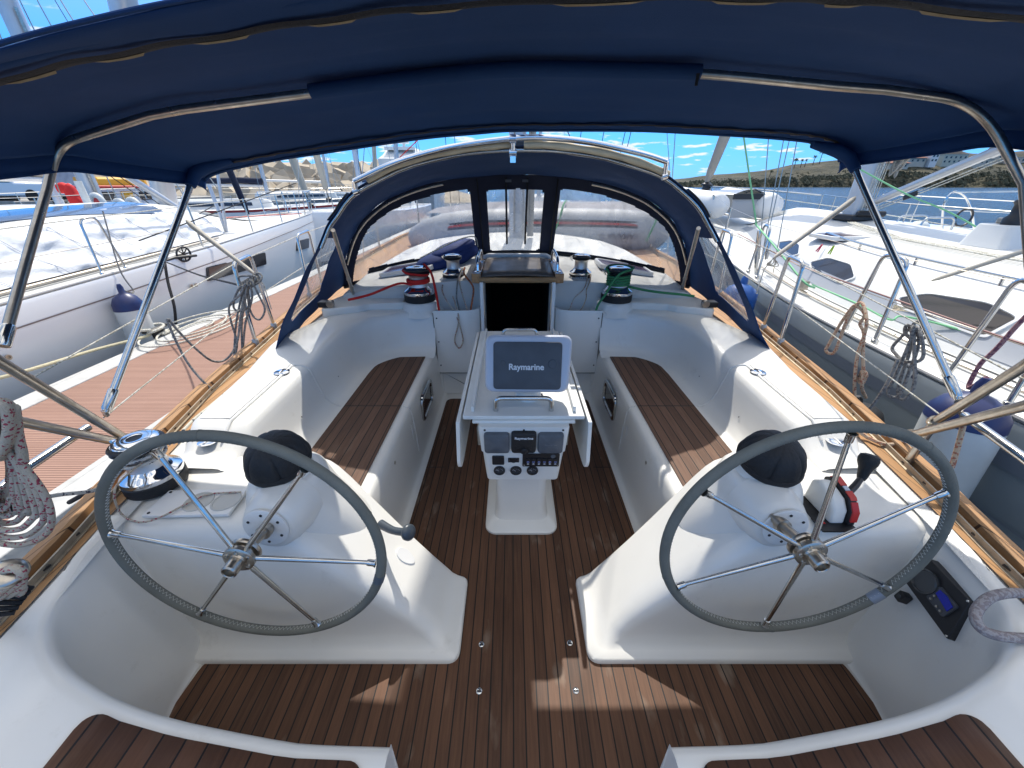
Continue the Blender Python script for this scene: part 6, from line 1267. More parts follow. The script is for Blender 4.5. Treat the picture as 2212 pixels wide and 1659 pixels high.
# port stanchion: grey coil and long slack line
coilset('coiled_rope', 0, [cp_(q, y=2.45+.01*n) for n, q in enumerate((((530,612),(520,635),(496,660),(498,690),(512,740),(506,770),(510,700),(522,640)),((535,615),(528,660),(522,700),(524,760),(530,700),(545,640)),((540,605),(560,640),(572,668),(562,690),(546,682),(536,650)),((522,618),(508,640),(505,665),(520,672),(538,660),(535,630)),((515,600),(530,622),(548,612),(552,598),(535,596))))], .0065, ROPE_GY, 'grey coiled rope tied on our port stanchion above the boards')
rope('slack_line', [P(530,620,y=2.5), P(520,680,y=2.4), P(512,740,y=2.3), P(490,775,y=2.2), P(460,780,y=2.12), P(425,755,y=2.05), P(385,715,y=2.0), P(364,690,y=1.98), P(366,705,y=1.97), P(400,775,y=1.95), P(435,820,y=1.92), P(470,850,y=1.9), P(500,864,y=1.88)], .0065, ROPE_GY, 'long grey slack line drooping from the port lifeline to the teak')
mb = MB(); pc = P(545,612,y=2.52)
for q in range(6): mb.tube([pc+Vector((.02*(q-3)+.03*math.cos(a), .03*math.sin(a), .010*q-.02+.028*math.sin(a))) for a in [2*math.pi*t/14 for t in range(14)]], .006, 6, closed=True)
tag(mb.build('rope_lashing', ROPE_GY, smooth=60), 'grey rope turns lashed round the top of the port stanchion', 'rope')
# thick rope coil hanging at the port quarter, red flecked
LOOPS = []
for n in range(7):
    xr, xl, yb = 110-15.5*n, -44+4*n, 1177-15.5*n; LOOPS.append([P(u, v, y=.72-.008*(n%3)+.006*n) for u, v in ((2+2*n,950+4*n),(24+(xr-24)*.35,1010),(24+(xr-24)*.8,1062),(xr,1108),(xr-6,yb-28),((xr*.7+xl*.3),yb-4),((xr*.35+xl*.65),yb-2),(xl,yb-26),(xl-2,1080),(-20+n,1000),(-10,950+4*n))])
coilset('hanging_rope_coil', 0, LOOPS, .0078, ROPE_F, 'thick bundle of red flecked white rope hanging at the port quarter')
coilset('hanging_rope_coil', 0, [[P(u+o, v, y=.70+.01*n) for u, v in ((-10,880),(8,872),(20,890),(24,930),(12,970),(-10,985))] for n, o in enumerate((-6,0,6,-14))]+[[P(30,880,y=.72),P(38,940,y=.72),P(48,985,y=.72),P(52,1040,y=.73),P(45,990,y=.73),P(32,930,y=.73)]], .0098, ROPE_F, 'upper turns of red flecked rope looped over the port pushpit')
coilset('stern_winch_rope', 0, [[P(u, v+o, y=.58+.01*n) for u, v in ((-30,1250),(0,1236),(32,1228),(48,1240),(20,1262),(-20,1290))] for n, o in enumerate((0,12,24,36,48))], .0095, ROPE_F, 'red flecked rope wound below the stern cleat at the port edge')
c = P(14,1240,y=.58); mb = MB(); mb.lathe([(0,-.012),(.030,-.010),(.036,0),(.032,.008),(.02,.012),(0,.012)], c, (.5,-.2,1), 24, False); tag(mb.build('steel_fairlead', STEEL2, smooth=60), 'small oval steel fairlead above the flecked rope at the port edge', 'fairlead')
c = P(-15,1330,y=.56); mb = MB(); [mb.tube(spl([c+Vector((-.06,.008*q,.010*q-.01)), c+Vector((-.01,.010*q,.009*q)), c+Vector((.018,.02+.01*q,.004*q-.02))],4), .0055, 8) for q in range(6)]; tag(mb.build('black_line_bundle', ROPE_K, smooth=60), 'black rope bundle on the port capping rail', 'rope')
# braided loop at the starboard quarter
rope('braided_loop', [P(u, v, z=z) for u, v, z in ((2290,1300,.62),(2230,1285,.65),(2185,1281,.67),(2140,1290,.66),(2112,1315,.64),(2108,1340,.63),(2125,1362,.62),(2160,1374,.62),(2200,1378,.62),(2280,1382,.62))], .0125, ropemat('braid_grey', (.36,.33,.32), (.26,.22,.22), 160, .5), 'thick grey braided rope loop at the starboard quarter', n=12)
rope('side_deck_line', [P(u, v, z=.65) for u, v in ((610,736),(585,765),(545,800),(500,838),(460,872),(420,905),(395,930))], .0065, ropemat('fleck_line', (.62,.6,.5), (.15,.15,.15), 90, .85), 'flecked line lying along the port teak deck')
# ================================================================== BACKGROUND, PORT SIDE
def far_yacht(name, lab, cx, cy, ang, L_, W_, hullm, mastx=0., mh=12, deckz=.55, cat='sailing yacht', mast=True, trim=None, cabin=True, parts=True, boomsail=None):
    e = empty(name, lab, cat, (cx, cy, WZ)); k = Kid(e); Rm = Matrix.Rotation(R(ang), 3, 'Z')
    T = lambda x, y, z: Vector((cx, cy, 0))+Rm @ Vector((x, y, 0))+Vector((0,0,z))
    mb = MB(); rings = []
    for i in range(15):
        t = i/14; y = -L_/2+L_*t; w = W_/2*(1-.25*(1-min(1,t*3))**2)*(math.sqrt(max(.0009, 1-max(0,(t-.45)/.55)**2.2))); z = deckz+.35*max(0,t-.5)
        rings.append([T(sx*w*q, y, zz) for sx, q, zz in ((-1,.0,z),(-1,.97,z),(-1,1,z-.03),(-1,.97,z-.6),(-1,.8,WZ),(1,.8,WZ),(1,.97,z-.6),(1,1,z-.03),(1,.97,z))])
    mb.loft(rings, True, True); h = k(mb, 'hull', hullm, smooth=30)
    if trim:
        mb = MB(); 
        for s in (1, 5): pass
        mb.loft([[r[2]+(r[2]-r[7])*.003, r[2].lerp(r[3],.18)+(r[2]-r[7])*.003] for r in rings], False); mb.loft([[r[7]+(r[7]-r[2])*.003, r[7].lerp(r[6],.18)+(r[7]-r[2])*.003] for r in rings], False); k(mb, 'trim_band', trim, h)
    if cabin:
        mb = MB(); mb.loft([[T(x*q, -L_*.18+y*q*1.0, z) for x, y in rpoly([(-W_*.28,-L_*.18),(W_*.28,-L_*.18),(W_*.18,L_*.28),(-W_*.18,L_*.28)], .3)] for q, z in ((1,deckz-.02),(.95,deckz+.35),(.85,deckz+.42))], True, True); cb_ = k(mb, 'cabin', DECKW, smooth=35)
        mb = MB(); mb.loft([[T(x*q, -L_*.18+y*q*1.0, z) for x, y in rpoly([(-W_*.28,-L_*.12),(W_*.28,-L_*.12),(W_*.20,L_*.2),(-W_*.20,L_*.2)], .3)] for q, z in ((1.0,deckz+.12),(.985,deckz+.27))], True); k(mb, 'cabin_windows', DGLASS, cb_)
    if mast:
        mb = MB(); mb.tube([T(0,mastx,deckz),T(0,mastx,deckz+mh)], [.10,.075], 10); m_ = k(mb, 'mast', MASTM)
        mb = MB(); mb.tube([T(0,mastx-.1,deckz+1.0),T(0,-L_*.38,deckz+1.1)], .07, 8); b_ = k(mb, 'boom', MASTM, m_)
        if boomsail is not None: mb = MB(); mb.tube([T(0,mastx-.1,deckz+1.2),T(0,mastx-1,deckz+1.25),T(0,-L_*.36,deckz+1.2)], [.16,.14,.10], 10); k(mb, 'sail_cover', boomsail, m_)
        mb = MB(); mb.tube([T(0,mastx,deckz+mh*.98),T(0,L_*.48,deckz+.3)], .012, 5)
        for s in (-1,1): mb.tube([T(0,mastx,deckz+mh*.98),T(s*W_*.25,mastx,deckz+mh*.5),T(s*W_*.44,mastx-.3,deckz)], .010, 5)
        mb.tube([T(0,mastx,deckz+mh*.98),T(0,-L_*.48,deckz+.2)], .010, 5); k(mb, 'rigging', STEEL2, m_)
    if parts:
        mb = MB()
        for s in (-1,1):
            pr = [T(s*abs((rings[i][2]-rings[i][7]).length/2*.93), -L_/2+L_*i/14, deckz+.62+.35*max(0,i/14-.5)) for i in (0,3,6,9,12,13)]; mb.tube(pr, .010, 5)
            for i, q in zip((0,3,6,9,12,13), pr): mb.tube([q-Vector((0,0,.64)), q], .013, 6)
        k(mb, 'guard_rails', STEEL)
    return e, k, T
NAVYH = mat('hull_navy', (.02,.03,.07), .25); GRN = mat('hull_greygreen', (.20,.24,.26), .35)
far_yacht('moored_yacht', 'white sailing yacht with grey mast berthed behind the tarpaulin covered one', -12.5, 10.5, 0, 11, 3.4, HULLW, 1.2, 13, .75, boomsail=SAILC, trim=STRIPE)
far_yacht('moored_yacht', 'sailing yacht with pulpit and dark rolled sail near the concrete blocks', -13.5, 22, -62, 10, 3.2, HULLW, .8, 12, .55, boomsail=NAVYD, trim=mat('red_trim',(.35,.03,.03),.4))
far_yacht('moored_yacht', 'far sailing yacht with cream furled sail left of the spray hood', -13.5, 30, -40, 11, 3.4, GRN, .8, 14, .75, trim=STRIPE)
for (u0,v0_,u1,v1_,yy,lb) in ((662,420,626,328,22,'left'),(704,408,680,322,26,'right')):
    a, b = P(u0,v0_,y=yy), P(u1,v1_,y=yy-.5); mb = MB(); mb.tube([a, b, b+(b-a)*3], [.16,.20,.16], 10); o = mb.build('furled_sail', TANF, smooth=60); tag(o, 'cream furled headsail rising above the breakwater, the one nearer the '+('rolled black sail' if lb=='left' else 'spray hood'), 'sail')
    mb = MB(); mb.tube([a+(a-b)*.55, a+(a-b)*.02], [.03,.05], 8); mb.lathe([(.05,-.1),(.16,-.08),(.16,.0),(.06,.05)], a+(a-b)*.25, (b-a), 12); q = mb.build('furler', BLACK, smooth=40); q.parent = o
mb = MB(); a, b = P(527,440,y=14), P(490,355,y=13.6); mb.tube([a+(a-b)*.3, a, b, b+(b-a)*2], [.03,.09,.10,.10], 8); tag(mb.build('rolled_black_sail', NAVYD, smooth=60), 'dark rolled headsail in front of the concrete blocks', 'sail')
far_yacht('motor_yacht', 'long grey motor yacht hull moored in front of the breakwater', -13.0, 36, 78, 12.5, 3.6, GRN, mast=False, deckz=.95, cabin=False, cat='motor boat', parts=True, trim=DECKW)
# tall masts rising above the canopy at the upper left
for u0, v0_, u1, v1_, yy, r_, lb in ((205,430,22,20,10.5,.17,'thick pale mast at the top left corner above the canopy'),):
    a, b = P(u0,v0_,y=yy), P(u1,v1_,y=yy-.2); mb = MB(); mb.tube([Vector((a.x,a.y,.4)), a, b, b+(b-a)*1.2], [r_,r_,r_,r_], 14); o = tag(mb.build('tall_mast', TANF if 0 else MASTM, smooth=60), lb, 'mast')
    mb = MB()
    for dx in (.35,.8,1.4,2.0,-.5): mb.tube([a+Vector((dx*1.6,0,0)), b+Vector((dx*.8,0,0)), b+(b-a)*1.1], .012, 5)
    mb.tube([a+Vector((.2,-.1,0)), b+Vector((.22,-.1,0))], .03, 6); q = mb.build('rigging', STEEL2); q.parent = o
# fishing boat with yellow roof, red covered gear, ring buoys, pickup truck
e, k, T = far_yacht('fishing_boat', 'small white fishing boat with yellow roof and red rail behind the mast foot', -20.6, 22.3, -20, 7, 2.8, mat('fish_hull',(.55,.58,.62),.4,var=.3), mast=False, deckz=.3, cabin=False, cat='fishing boat', parts=True, trim=mat('fish_blue',(.08,.2,.5),.5))
mb = MB(); mb.loft([[T(x*q, y, z) for x, y in rrect(1.7,2.6,.2)] for q, z in ((1,.3),(.97,1.55))], True, True); wh = k(mb, 'wheelhouse', mat('wheelhouse',(.62,.66,.72),.5,var=.1)); YEL = mat('yellow_roof',(.75,.38,.02),.5)
mb = MB(); mb.loft([[T(x*q, y, z) for x, y in rrect(1.8,2.3,.2)] for q, z in ((1,1.55),(1,1.85),(.9,1.95))], True, True); k(mb, 'roof', YEL, wh)
mb = MB(); mb.tube([T(-1.1,-1.6,1.5),T(1.1,-1.6,1.52),T(1.15,1.6,1.5)], .06, 6); k(mb, 'red_rail', RED, wh)
for i in range(3): mb = MB(); mb.box(T(.86,-.8+.8*i,1.1), (.06,.5,.4), Matrix.Rotation(R(-20),3,'Z')); k(mb, 'window', YEL if i == 1 else DGLASS, wh)
for u, v in ((213,440),(291,449),(263,452)):
    p = P(u, v, y=9.9); mb = MB(); mb.tube([p+Vector((.13*math.cos(a), 0, .18*math.sin(a))) for a in [2*math.pi*q/20 for q in range(20)]], .06, 10, closed=True); o = mb.build('ring_buoy', FENDW, smooth=60); tag(o, 'white horseshoe buoy with red centre on the rail of a port side yacht', 'life buoy', 'white buoys with red centres')
    mb = MB(); mb.lathe([(0,-.02),(.12,-.02),(.12,.02),(0,.02)], p, (0,-1,0), 16, False); q = mb.build('centre', RED); q.parent = o
p = P(163,428,y=11); mb = MB(); blob(mb, p+Vector((0,0,-.05)), (.14,.12,.36), 0, 3, 20, 14, .3); mb2 = MB(); blob(mb2, p+Vector((-.2,0,.24)), (.17,.12,.12), 0, 7, 16, 10, .3); mb.add(mb2.v, mb2.f); tag(mb.build('red_sail_bundle', mat('red_cloth',(.60,.02,.02),.8,bump=.5,bscale=9), smooth=70), 'red cloth bundle hanging by the masts at the left', 'bundle')
p = P(190,440,y=7.6); mb = MB(); mb.tube([p+Vector((0,0,-.5)), p+Vector((0,0,.36))], .055, 12); tag(mb.build('white_post', FENDW), 'short white post standing beside the red bundle', 'post')
tr_ = P(45,418,y=26); 
e = empty('pickup_truck', 'white pickup truck parked on the quay at the far left', 'truck', (tr_.x, tr_.y, .55)); k = Kid(e); c = Vector((tr_.x, tr_.y, .62))
mb = MB(); bxr(mb, [(0,0)]*0 or [(-.8,.3),(-.8,.85),(.8,.85),(.8,.3)], 0, 0) if 0 else None
WP = mat('car_white', (.78,.79,.80), .25, coat=.5)
def bxz(mb, prof, y0, y1, o): n = len(prof); return mb.add([(o.x+x, o.y+y0, o.z+z) for x, z in prof]+[(o.x+x, o.y+y1, o.z+z) for x, z in prof], [tuple(range(n)), tuple(reversed(range(n,2*n)))]+[(i,(i+1)%n,n+(i+1)%n,n+i) for i in range(n)])
mb = MB(); bxz(mb, [(-2.4,.35),(-2.45,.95),(-1.5,1.05),(-.9,1.7),(.55,1.72),(.85,1.08),(2.5,1.05),(2.55,.4)], -.85, .85, c); k(mb, 'body', WP, bevel=.07)
mb = MB(); bxz(mb, [(-1.35,1.1),(-.85,1.6),(-.2,1.62),(-.2,1.1)], -.862, .862, c); bxz(mb, [(-.1,1.1),(-.1,1.62),(.45,1.62),(.68,1.1)], -.862, .862, c); k(mb, 'windows', DGLASS)
for x in (-1.55,1.6): mb = MB(); mb.lathe([(.15,-.9),(.36,-.9),(.38,-.85),(.38,.85),(.36,.9),(.15,.9)], c+Vector((x,0,.36)), (0,1,0), 24); k(mb, 'wheel', TYRE)
mb = MB(); mb.box(c+Vector((2.5,-.82,.85)), (.12,.12,.28)); k(mb, 'tail_light', RED)
mb = MB(); mb.bx(-70,-27.5,25,42,WZ-1,.60); mb.bx(-70,-27.5,25,25.4,.60,.75); tag(mb.build('quay', mat('quay_concrete',(.36,.34,.30),.9,bump=.3,bscale=3,var=.3), smooth=0), kind='structure')
# small harbour building / pale containers at the far left
e = empty('harbour_shed', 'pale grey harbour shed behind the pickup truck', 'shed', (-50,39,.6)); k = Kid(e)
mb = MB(); mb.bx(-58,-42.6,38,43,.6,4.2); w_ = k(mb, 'wall', mat('shed_grey',(.30,.34,.42),.8,var=.2), smooth=0); mb = MB(); mb.bx(-58.3,-42.3,37.7,43.3,4.2,4.5); k(mb, 'roof', WHITE, smooth=0); mb = MB(); mb.bx(-46.5,-44.5,37.95,38,.6,3.0); k(mb, 'door', DECKW, smooth=0)
# ================================================================== BREAKWATER of concrete cubes
mb = MB(); mb.add([(-85,43,WZ-.5),(-3,60,WZ-.5),(-3,80,WZ-.5),(-85,70,WZ-.5),(-85,50,1.6),(-12,66,1.0),(-12,78,1.0),(-85,68,1.6)], [(0,1,5,4),(4,5,6,7),(1,2,6,5),(2,3,7,6),(0,4,7,3)]); tag(mb.build('breakwater_core', CONC, smooth=0), kind='structure')
cubes = []
for q in range(4):
    mb = MB(); s_ = .5; mb.box((0,0,0), (1,1,1)); me_o = mb.build('concrete_block', CONC, smooth=0, bevel=.02)
    if q: 
        for v in me_o.data.vertices: v.co *= 1+.04*math.sin(v.co.x*7+q*3+v.co.y*5)
    cubes.append(me_o)
rnd = random.Random(5); cnt = 0; first = {}
for row in range(7):
    y_ = 0
    for i in range(46):
        t = (i+.5*(row % 2)+rnd.uniform(-.25,.25))/46; X0 = -74+72*t; Y0 = 45.5+ (X0+74)*.19 + row*1.75+rnd.uniform(-.4,.4); s_ = rnd.uniform(1.9,2.6); Z0 = min(-.7+row*.72+rnd.uniform(-.15,.25), 3.2+rnd.uniform(-.25,.3)-.022*max(0,X0+60)*.55)
        if X0 > -16: continue
        u_ = X0/Y0
        if -1.10 > u_ : continue
        src = cubes[cnt % 4]; o = src if cnt < 4 else src.copy()
        if cnt >= 4: col.objects.link(o)
        o.location = (X0, Y0, Z0); o.rotation_euler = (rnd.uniform(-.9,.9), rnd.uniform(-.9,.9), rnd.uniform(0,3.1)); o.scale = (s_, s_*rnd.uniform(.9,1.1), s_); cnt += 1
        tag(o, 'brown grey concrete cube piled on the breakwater', 'concrete block', 'concrete cubes of the breakwater')
# superstructure with radar seen above the spray hood, masts behind
e = empty('motor_yacht', 'white motor yacht upper deck with radar mast showing above the spray hood', 'motor yacht', (-9.5,42,WZ)); k = Kid(e)
mb = MB(); mb.loft([[(-9.5+x*q, 42+y, z) for x, y in rrect(4.2,12,.8)] for q, z in ((.9,WZ),(1,1.0),(1,1.2))], True, True); k(mb, 'hull', HULLW)
mb = MB(); mb.loft([[(-9.8+x*q+(z-1)*-.1, 43+y*q, z) for x, y in rrect(3.9,9,.8)] for q, z in ((1,1.2),(.95,3.6),(.8,3.9),(.55,4.6))], True, True); cb_ = k(mb, 'cabin', DECKW, smooth=35)
mb = MB(); mb.loft([[(-9.8+x*q, 43+y*q, z) for x, y in rrect(3.95,9.05,.8)] for q, z in ((1,2.2),(.985,3.0))], True); k(mb, 'windows', DGLASS, cb_)
pr_r = P(865,322,y=40); mb = MB(); mb.prism([(pr_r.x-1.3,39.5),(pr_r.x+1.4,39.5),(pr_r.x+1.1,41),(pr_r.x-1.0,41)], pr_r.z-.1, pr_r.z+.15); mb.tube([(pr_r.x+.3,40.2,3.5),(pr_r.x+.3,40.2,pr_r.z+1.6)], .13, 8); mb.box((pr_r.x+.3,40.2,pr_r.z+.6), (.9,.5,.35)); mb.box((pr_r.x+.5,40.2,pr_r.z+1.1), (1.3,.15,.12)); mb.lathe([(0,-.25),(.22,-.15),(.25,0),(.22,.15),(0,.25)], (pr_r.x+1.2,40.2,pr_r.z+1.0), n=14); k(mb, 'radar_arch', WHITE)
for u, v, w_, yy, m_, lb in ((811,372,.16,34,TANF,'brownish'),(858,360,.15,30,MASTM,'silver')):
    b = P(u, v, y=yy); t = P(u-5*(1 if u<830 else 1), 290, y=yy); mb = MB(); mb.tube([(b.x,b.y,.5), b, t, t+(t-b)*3], w_, 8); o = mb.build('distant_mast', m_, smooth=60); tag(o, '%s mast of a distant yacht above the left shoulder of the spray hood' % lb, 'mast')
    mb = MB(); mb.tube([t+(t-b)*3,(b.x+2.2,b.y,.6)], .02, 4).tube([t+(t-b)*3,(b.x-2.2,b.y,.6)], .02, 4); q = mb.build('stays', STEEL2); q.parent = o
for i, (u, v0_) in enumerate(((782,380),(903,330),(965,300),(985,300))):
    p = P(u, v0_, y=28); mb = MB(); mb.tube([(p.x,28,.5),(p.x-.3,28,14)], .018, 4); tag(mb.build('rigging_wire', ROPE_K), ('thin dark stay left of the brownish mast','thin dark stay beside the radar','dark halyard above the left hood sleeve','second dark halyard above the left hood sleeve')[i], 'stay')
# yachts beyond our bow, seen through the windscreen
far_yacht('moored_yacht', 'white sailing yacht seen through the left pane of the spray hood', -6.5, 19, 175, 11, 3.6, HULLW, .5, 13, .65, boomsail=NAVY)
far_yacht('moored_yacht', 'white sailing yacht seen through the middle pane of the spray hood', 1.5, 24, 170, 11, 3.6, HULLW, .5, 13, .65, boomsail=SAILW, trim=STRIPE)
# starboard far yacht stern with rail
e, k, T = far_yacht('moored_yacht', 'white yacht stern with curved rails beyond the starboard neighbour', 9.6, 7.0, 4, 11, 3.6, HULLW, -9, 12, .62, mast=False, cabin=True)
mb = MB(); pr = [P(u, v, y=8.5) for u, v in ((2035,495),(2040,440),(2060,415),(2085,425),(2100,460),(2105,500))]; mb.tube(spl(pr, 5), .02, 8); pr = [P(u, v, y=8.5) for u, v in ((2030,452),(2090,455),(2212,460),(2300,462))]; mb.tube(pr, .016, 6); mb.tube([P(2060,415,y=8.5),P(2212,413,y=8.2)], .012, 6); k(mb, 'stern_arch', STEEL)
c = P(2082,470,y=8.3); mb = MB(); mb.tube([c+Vector((.16*math.cos(a),0,.16*math.sin(a))) for a in [2*math.pi*q/20 for q in range(20)]], .02, 6, closed=True); k(mb, 'wheel', BLACK)
# ================================================================== FAR SHORE
def ridge(u): return lerp([(1440,390),(1480,386),(1530,379),(1600,374),(1650,368),(1700,356),(1760,349),(1800,345),(1840,338),(1880,334),(1930,325),(1960,322),(2000,330),(2060,337),(2120,333),(2212,330),(2400,322)], u)
HILL = mat('hill_scrub', (.070,.060,.030), .95, bump=1., bscale=.35, var=.65, vscale=.055, vcol=(.016,.020,.010))
nt = HILL.node_tree; nt.nodes['Bump'].inputs['Distance'].default_value = 2.5
def ray_d(u): a = (u-1106)/F; return a/ (cP+ (829.5-398)/F*sP)
def land(i, j):
    u = 1150+1450*i; D = 330-40*max(0,(u-1900)/500); Yb = D; x = CAM.x+ray_d(u)*Yb
    top = 1.65+ (P(u, ridge(max(1440,u)), y=Yb).z-1.65)*1.0; H = max(.5, top)
    H *= sm((u-1150)/200)*.2+.8
    prof = lerp([(0,-.1),(.03,.10),(.06,.26),(.12,.38),(.3,.55),(.6,.86),(.75,1.0),(1,1.0)], j); yy = Yb+95*j+3*noise.noise(Vector((x*.05,j*3,0)))*(j>0)
    z = WZ+.0+(H-WZ)*prof*(1+.27*j*.9) + (1.6*noise.noise(Vector((x*.06,j*6,2)))+.5*noise.noise(Vector((x*.2,j*18,5))))*min(1,j*9)*(.75 if j<.7 else .2)
    return Vector((CAM.x+ray_d(u)*yy, yy, z if j > 0 else WZ-.5))
mb = MB(); mb.grid(land, 240, 44); tag(mb.build('shore_hill', HILL, smooth=80), kind='structure')
def land2(i, j):
    u = 1880+560*i; yy = 520+90*j; top = P(u, lerp([(1880,345),(1905,332),(1930,320),(1960,315),(1995,314),(2030,322),(2070,334),(2110,336),(2160,330),(2212,322),(2440,316)], u), y=520).z
    return Vector((CAM.x+ray_d(u)*yy, yy, WZ+(top*(1+.17*j)-WZ)*min(1,j*1.4+.0)+3*noise.noise(Vector((i*14,j*4,1)))*(j>.1)))
mb = MB(); mb.grid(land2, 90, 12); tag(mb.build('far_hill', mat('far_hill_scrub', (.075,.062,.05), .95, bump=.6, bscale=.1, var=.4, vscale=.03), smooth=80), kind='structure')
# shoreline scrub mass, dark rocks
mb = MB(); rn = random.Random(3)
for q in range(1500):
    i = rn.random(); j = rn.choice((rn.uniform(.01,.14), rn.uniform(.01,.14), rn.uniform(.02,.34))); p = land(.2+.8*i, j); s_ = rn.uniform(.8,2.2)*(1.3 if j < .15 else .7)
    for w in range(3):
        a = rn.uniform(0,6.28); c = p+Vector((rn.uniform(-1,1)*s_, rn.uniform(-1,1)*s_, rn.uniform(.1,.6)*s_)); r = s_*.7
        mb.add([c+Vector((r*math.cos(a),0,-r*.3)), c+Vector((0,r*.3,r*.5)), c+Vector((-r*math.cos(a),r*math.sin(a),-r*.2)), c+Vector((.2*r,-r*.6,-.5*r))], [(0,1,2),(0,3,1),(1,3,2)])
tag(mb.build('shore_scrub', mat('scrub_dark', (.035,.042,.022), .95, var=.4, vscale=.3), smooth=0), 'dark scrub and rocks along the far shore', 'scrub', kind='stuff')
HT = mat('house_wall', (.46,.43,.36), .8, var=.1, vscale=.3); HR = mat('roof_tile', (.26,.11,.07), .85, var=.3, vscale=.6)
def house(u0, u1, vt, vb, lab, roof=False, yy=352, wm=None, fl=1):
    a, b = P(u0, vb, y=yy), P(u1, vt, y=yy); z0 = a.z-3; e = empty('hillside_house', lab, 'house', ((a.x+b.x)/2, yy, z0)); k = Kid(e); D = 9
    mb = MB(); mb.bx(a.x, b.x, yy, yy+D, z0, b.z); w = k(mb, 'wall', wm or HT, smooth=0)
    mb = MB()
    if roof:
        m_ = (a.x+b.x)/2; o_ = 1.0; H_ = 1.9; mb.add([(a.x-o_,yy-o_,b.z-.1),(b.x+o_,yy-o_,b.z-.1),(b.x+o_,yy+D+o_,b.z-.1),(a.x-o_,yy+D+o_,b.z-.1),(a.x+3,yy+D/2,b.z+H_),(b.x-3,yy+D/2,b.z+H_)], [(0,1,5,4),(1,2,5),(2,3,4,5),(3,0,4),(0,3,2,1)]); k(mb, 'roof', HR, smooth=0)
    else: mb.bx(a.x-.3,b.x+.3,yy-.3,yy+D+.3,b.z,b.z+.4); k(mb, 'roof', wm or HT, smooth=0)
    n = max(2, int((b.x-a.x)/3.5))
    for f in range(fl):
        for q in range(n):
            x = a.x+(b.x-a.x)*(q+.5)/n; zc = b.z-1.6-2.9*f; mb = MB(); mb.bx(x-.75,x+.75,yy-.06,yy,zc-.9,zc+.5); k(mb, 'window', DGLASS, smooth=0)
house(1952,2003,341,352,'low hillside house with red tiled roof',True,352); house(2008,2032,331,352,'tall white block beside the red roofed house',False,350,mat('house_white',(.60,.62,.62),.8),2); house(2034,2094,334,352,'wide pale greenish house on the slope',False,356,mat('house_green',(.40,.42,.36),.8),2)
house(2104,2150,344,354,'smaller flat roofed house towards the right',False,352,None,1); house(2152,2178,333,350,'cream house with tiled roof at the right',True,358); house(2180,2240,340,354,'pale house at the right edge of the slope',False,352,mat('house_beige',(.50,.42,.34),.8),1); house(1925,1965,352,356,'low annex with red roof below the houses',True,340)
TRK = mat('palm_trunk', (.10,.07,.05), .9); FRD = mat('palm_fronds', (.035,.05,.02), .8, trans=.2)
def palm(u, v, hpx, yy, lab, lean=0., fr=16, name='palm_tree'):
    t = P(u, v, y=yy); hgt = P(u, v-hpx, y=yy).z-t.z; base = Vector((t.x, yy, t.z-2.5)); top = Vector((t.x+lean*hgt, yy, t.z+hgt*.8)); e = empty(name, lab, 'tree', base); k = Kid(e)
    mb = MB(); mb.tube(spl([base, base.lerp(top,.5)+Vector((lean*.3,0,0)), top], 4), [.30,.28,.26,.25,.24,.23,.22,.2,.2], 8); k(mb, 'trunk', TRK)
    mb = MB(); rn = random.Random(int(u)); Lf = hgt*.36+.6
    for q in range(fr*2):
        a = 2*math.pi*q/fr+rn.uniform(-.2,.2); el = rn.uniform(-.5,1.1); d = Vector((math.cos(a)*math.cos(el), math.sin(a)*math.cos(el), math.sin(el))); d.x += lean*.8; L1 = Lf*rn.uniform(.7,1.1)
        p0 = top; p1 = top+d*L1*.5; p2 = top+d*L1+Vector((0,0,-.35*L1)); w = d.cross(Vector((0,0,1))).normalized()*L1*.13
        mb.add([p0, p1-w, p2, p1+w, p1+Vector((0,0,.1*L1))], [(0,1,4),(1,2,4),(2,3,4),(3,0,4)])
    k(mb, 'crown', FRD, smooth=0)
palm(1661,380,12,335,'lone leaning palm on the low ridge right of the furled headsail',.25); palm(1915,358,8,335,'small tree below the hilltop near the mast',0,14)
for u, v, hh, lb in ((1916,352,10,'a'),): pass
palm(1914,357,10,338,'bushy tree at the left end of the ridge tree line') if 0 else None
for u, v, hp2, lb in ((1470+425*.333,0,0,''),): pass
for u, v, hp2, lb in ((1717,356,14,'broad dark tree at the start of the ridge tree row'),(1731,354,10,'small tree second in the ridge tree row'),(1740,353,9,'third small tree of the ridge tree row'),(1758,349,13,'thick tree before the tall palm on the ridge'),(1772,346,25,'tall slender palm standing highest on the ridge')): palm(u, v, hp2, 336, lb, 0, 18)
# ================================================================== WORLD, SUN, CAMERA
w = bpy.data.worlds.new("World"); sc.world = w; w.use_nodes = True; nt = w.node_tree; N = nt.nodes; L = nt.links
SUN = Vector((.085, 1.0, 1.40)).normalized(); EL = math.asin(SUN.z); AZ = math.atan2(SUN.x, SUN.y)
bg = N['Background']; sky = N.new('ShaderNodeTexSky'); sky.sky_type = 'NISHITA'; sky.sun_disc = False; sky.sun_elevation = EL; sky.sun_rotation = AZ; sky.altitude = 0; sky.air_density = 1.0; sky.dust_density = .6; sky.ozone_density = 2.0
tc = N.new('ShaderNodeTexCoord'); sx = N.new('ShaderNodeSeparateXYZ'); L.new(tc.outputs['Generated'], sx.inputs[0])
zc = math_node(nt, 'MAXIMUM', sx.outputs['Z'], .0); den = math_node(nt, 'ADD', zc, .10)
cv = N.new('ShaderNodeCombineXYZ'); L.new(math_node(nt, 'DIVIDE', sx.outputs['X'], den), cv.inputs[0]); L.new(math_node(nt, 'DIVIDE', sx.outputs['Y'], den), cv.inputs[1])
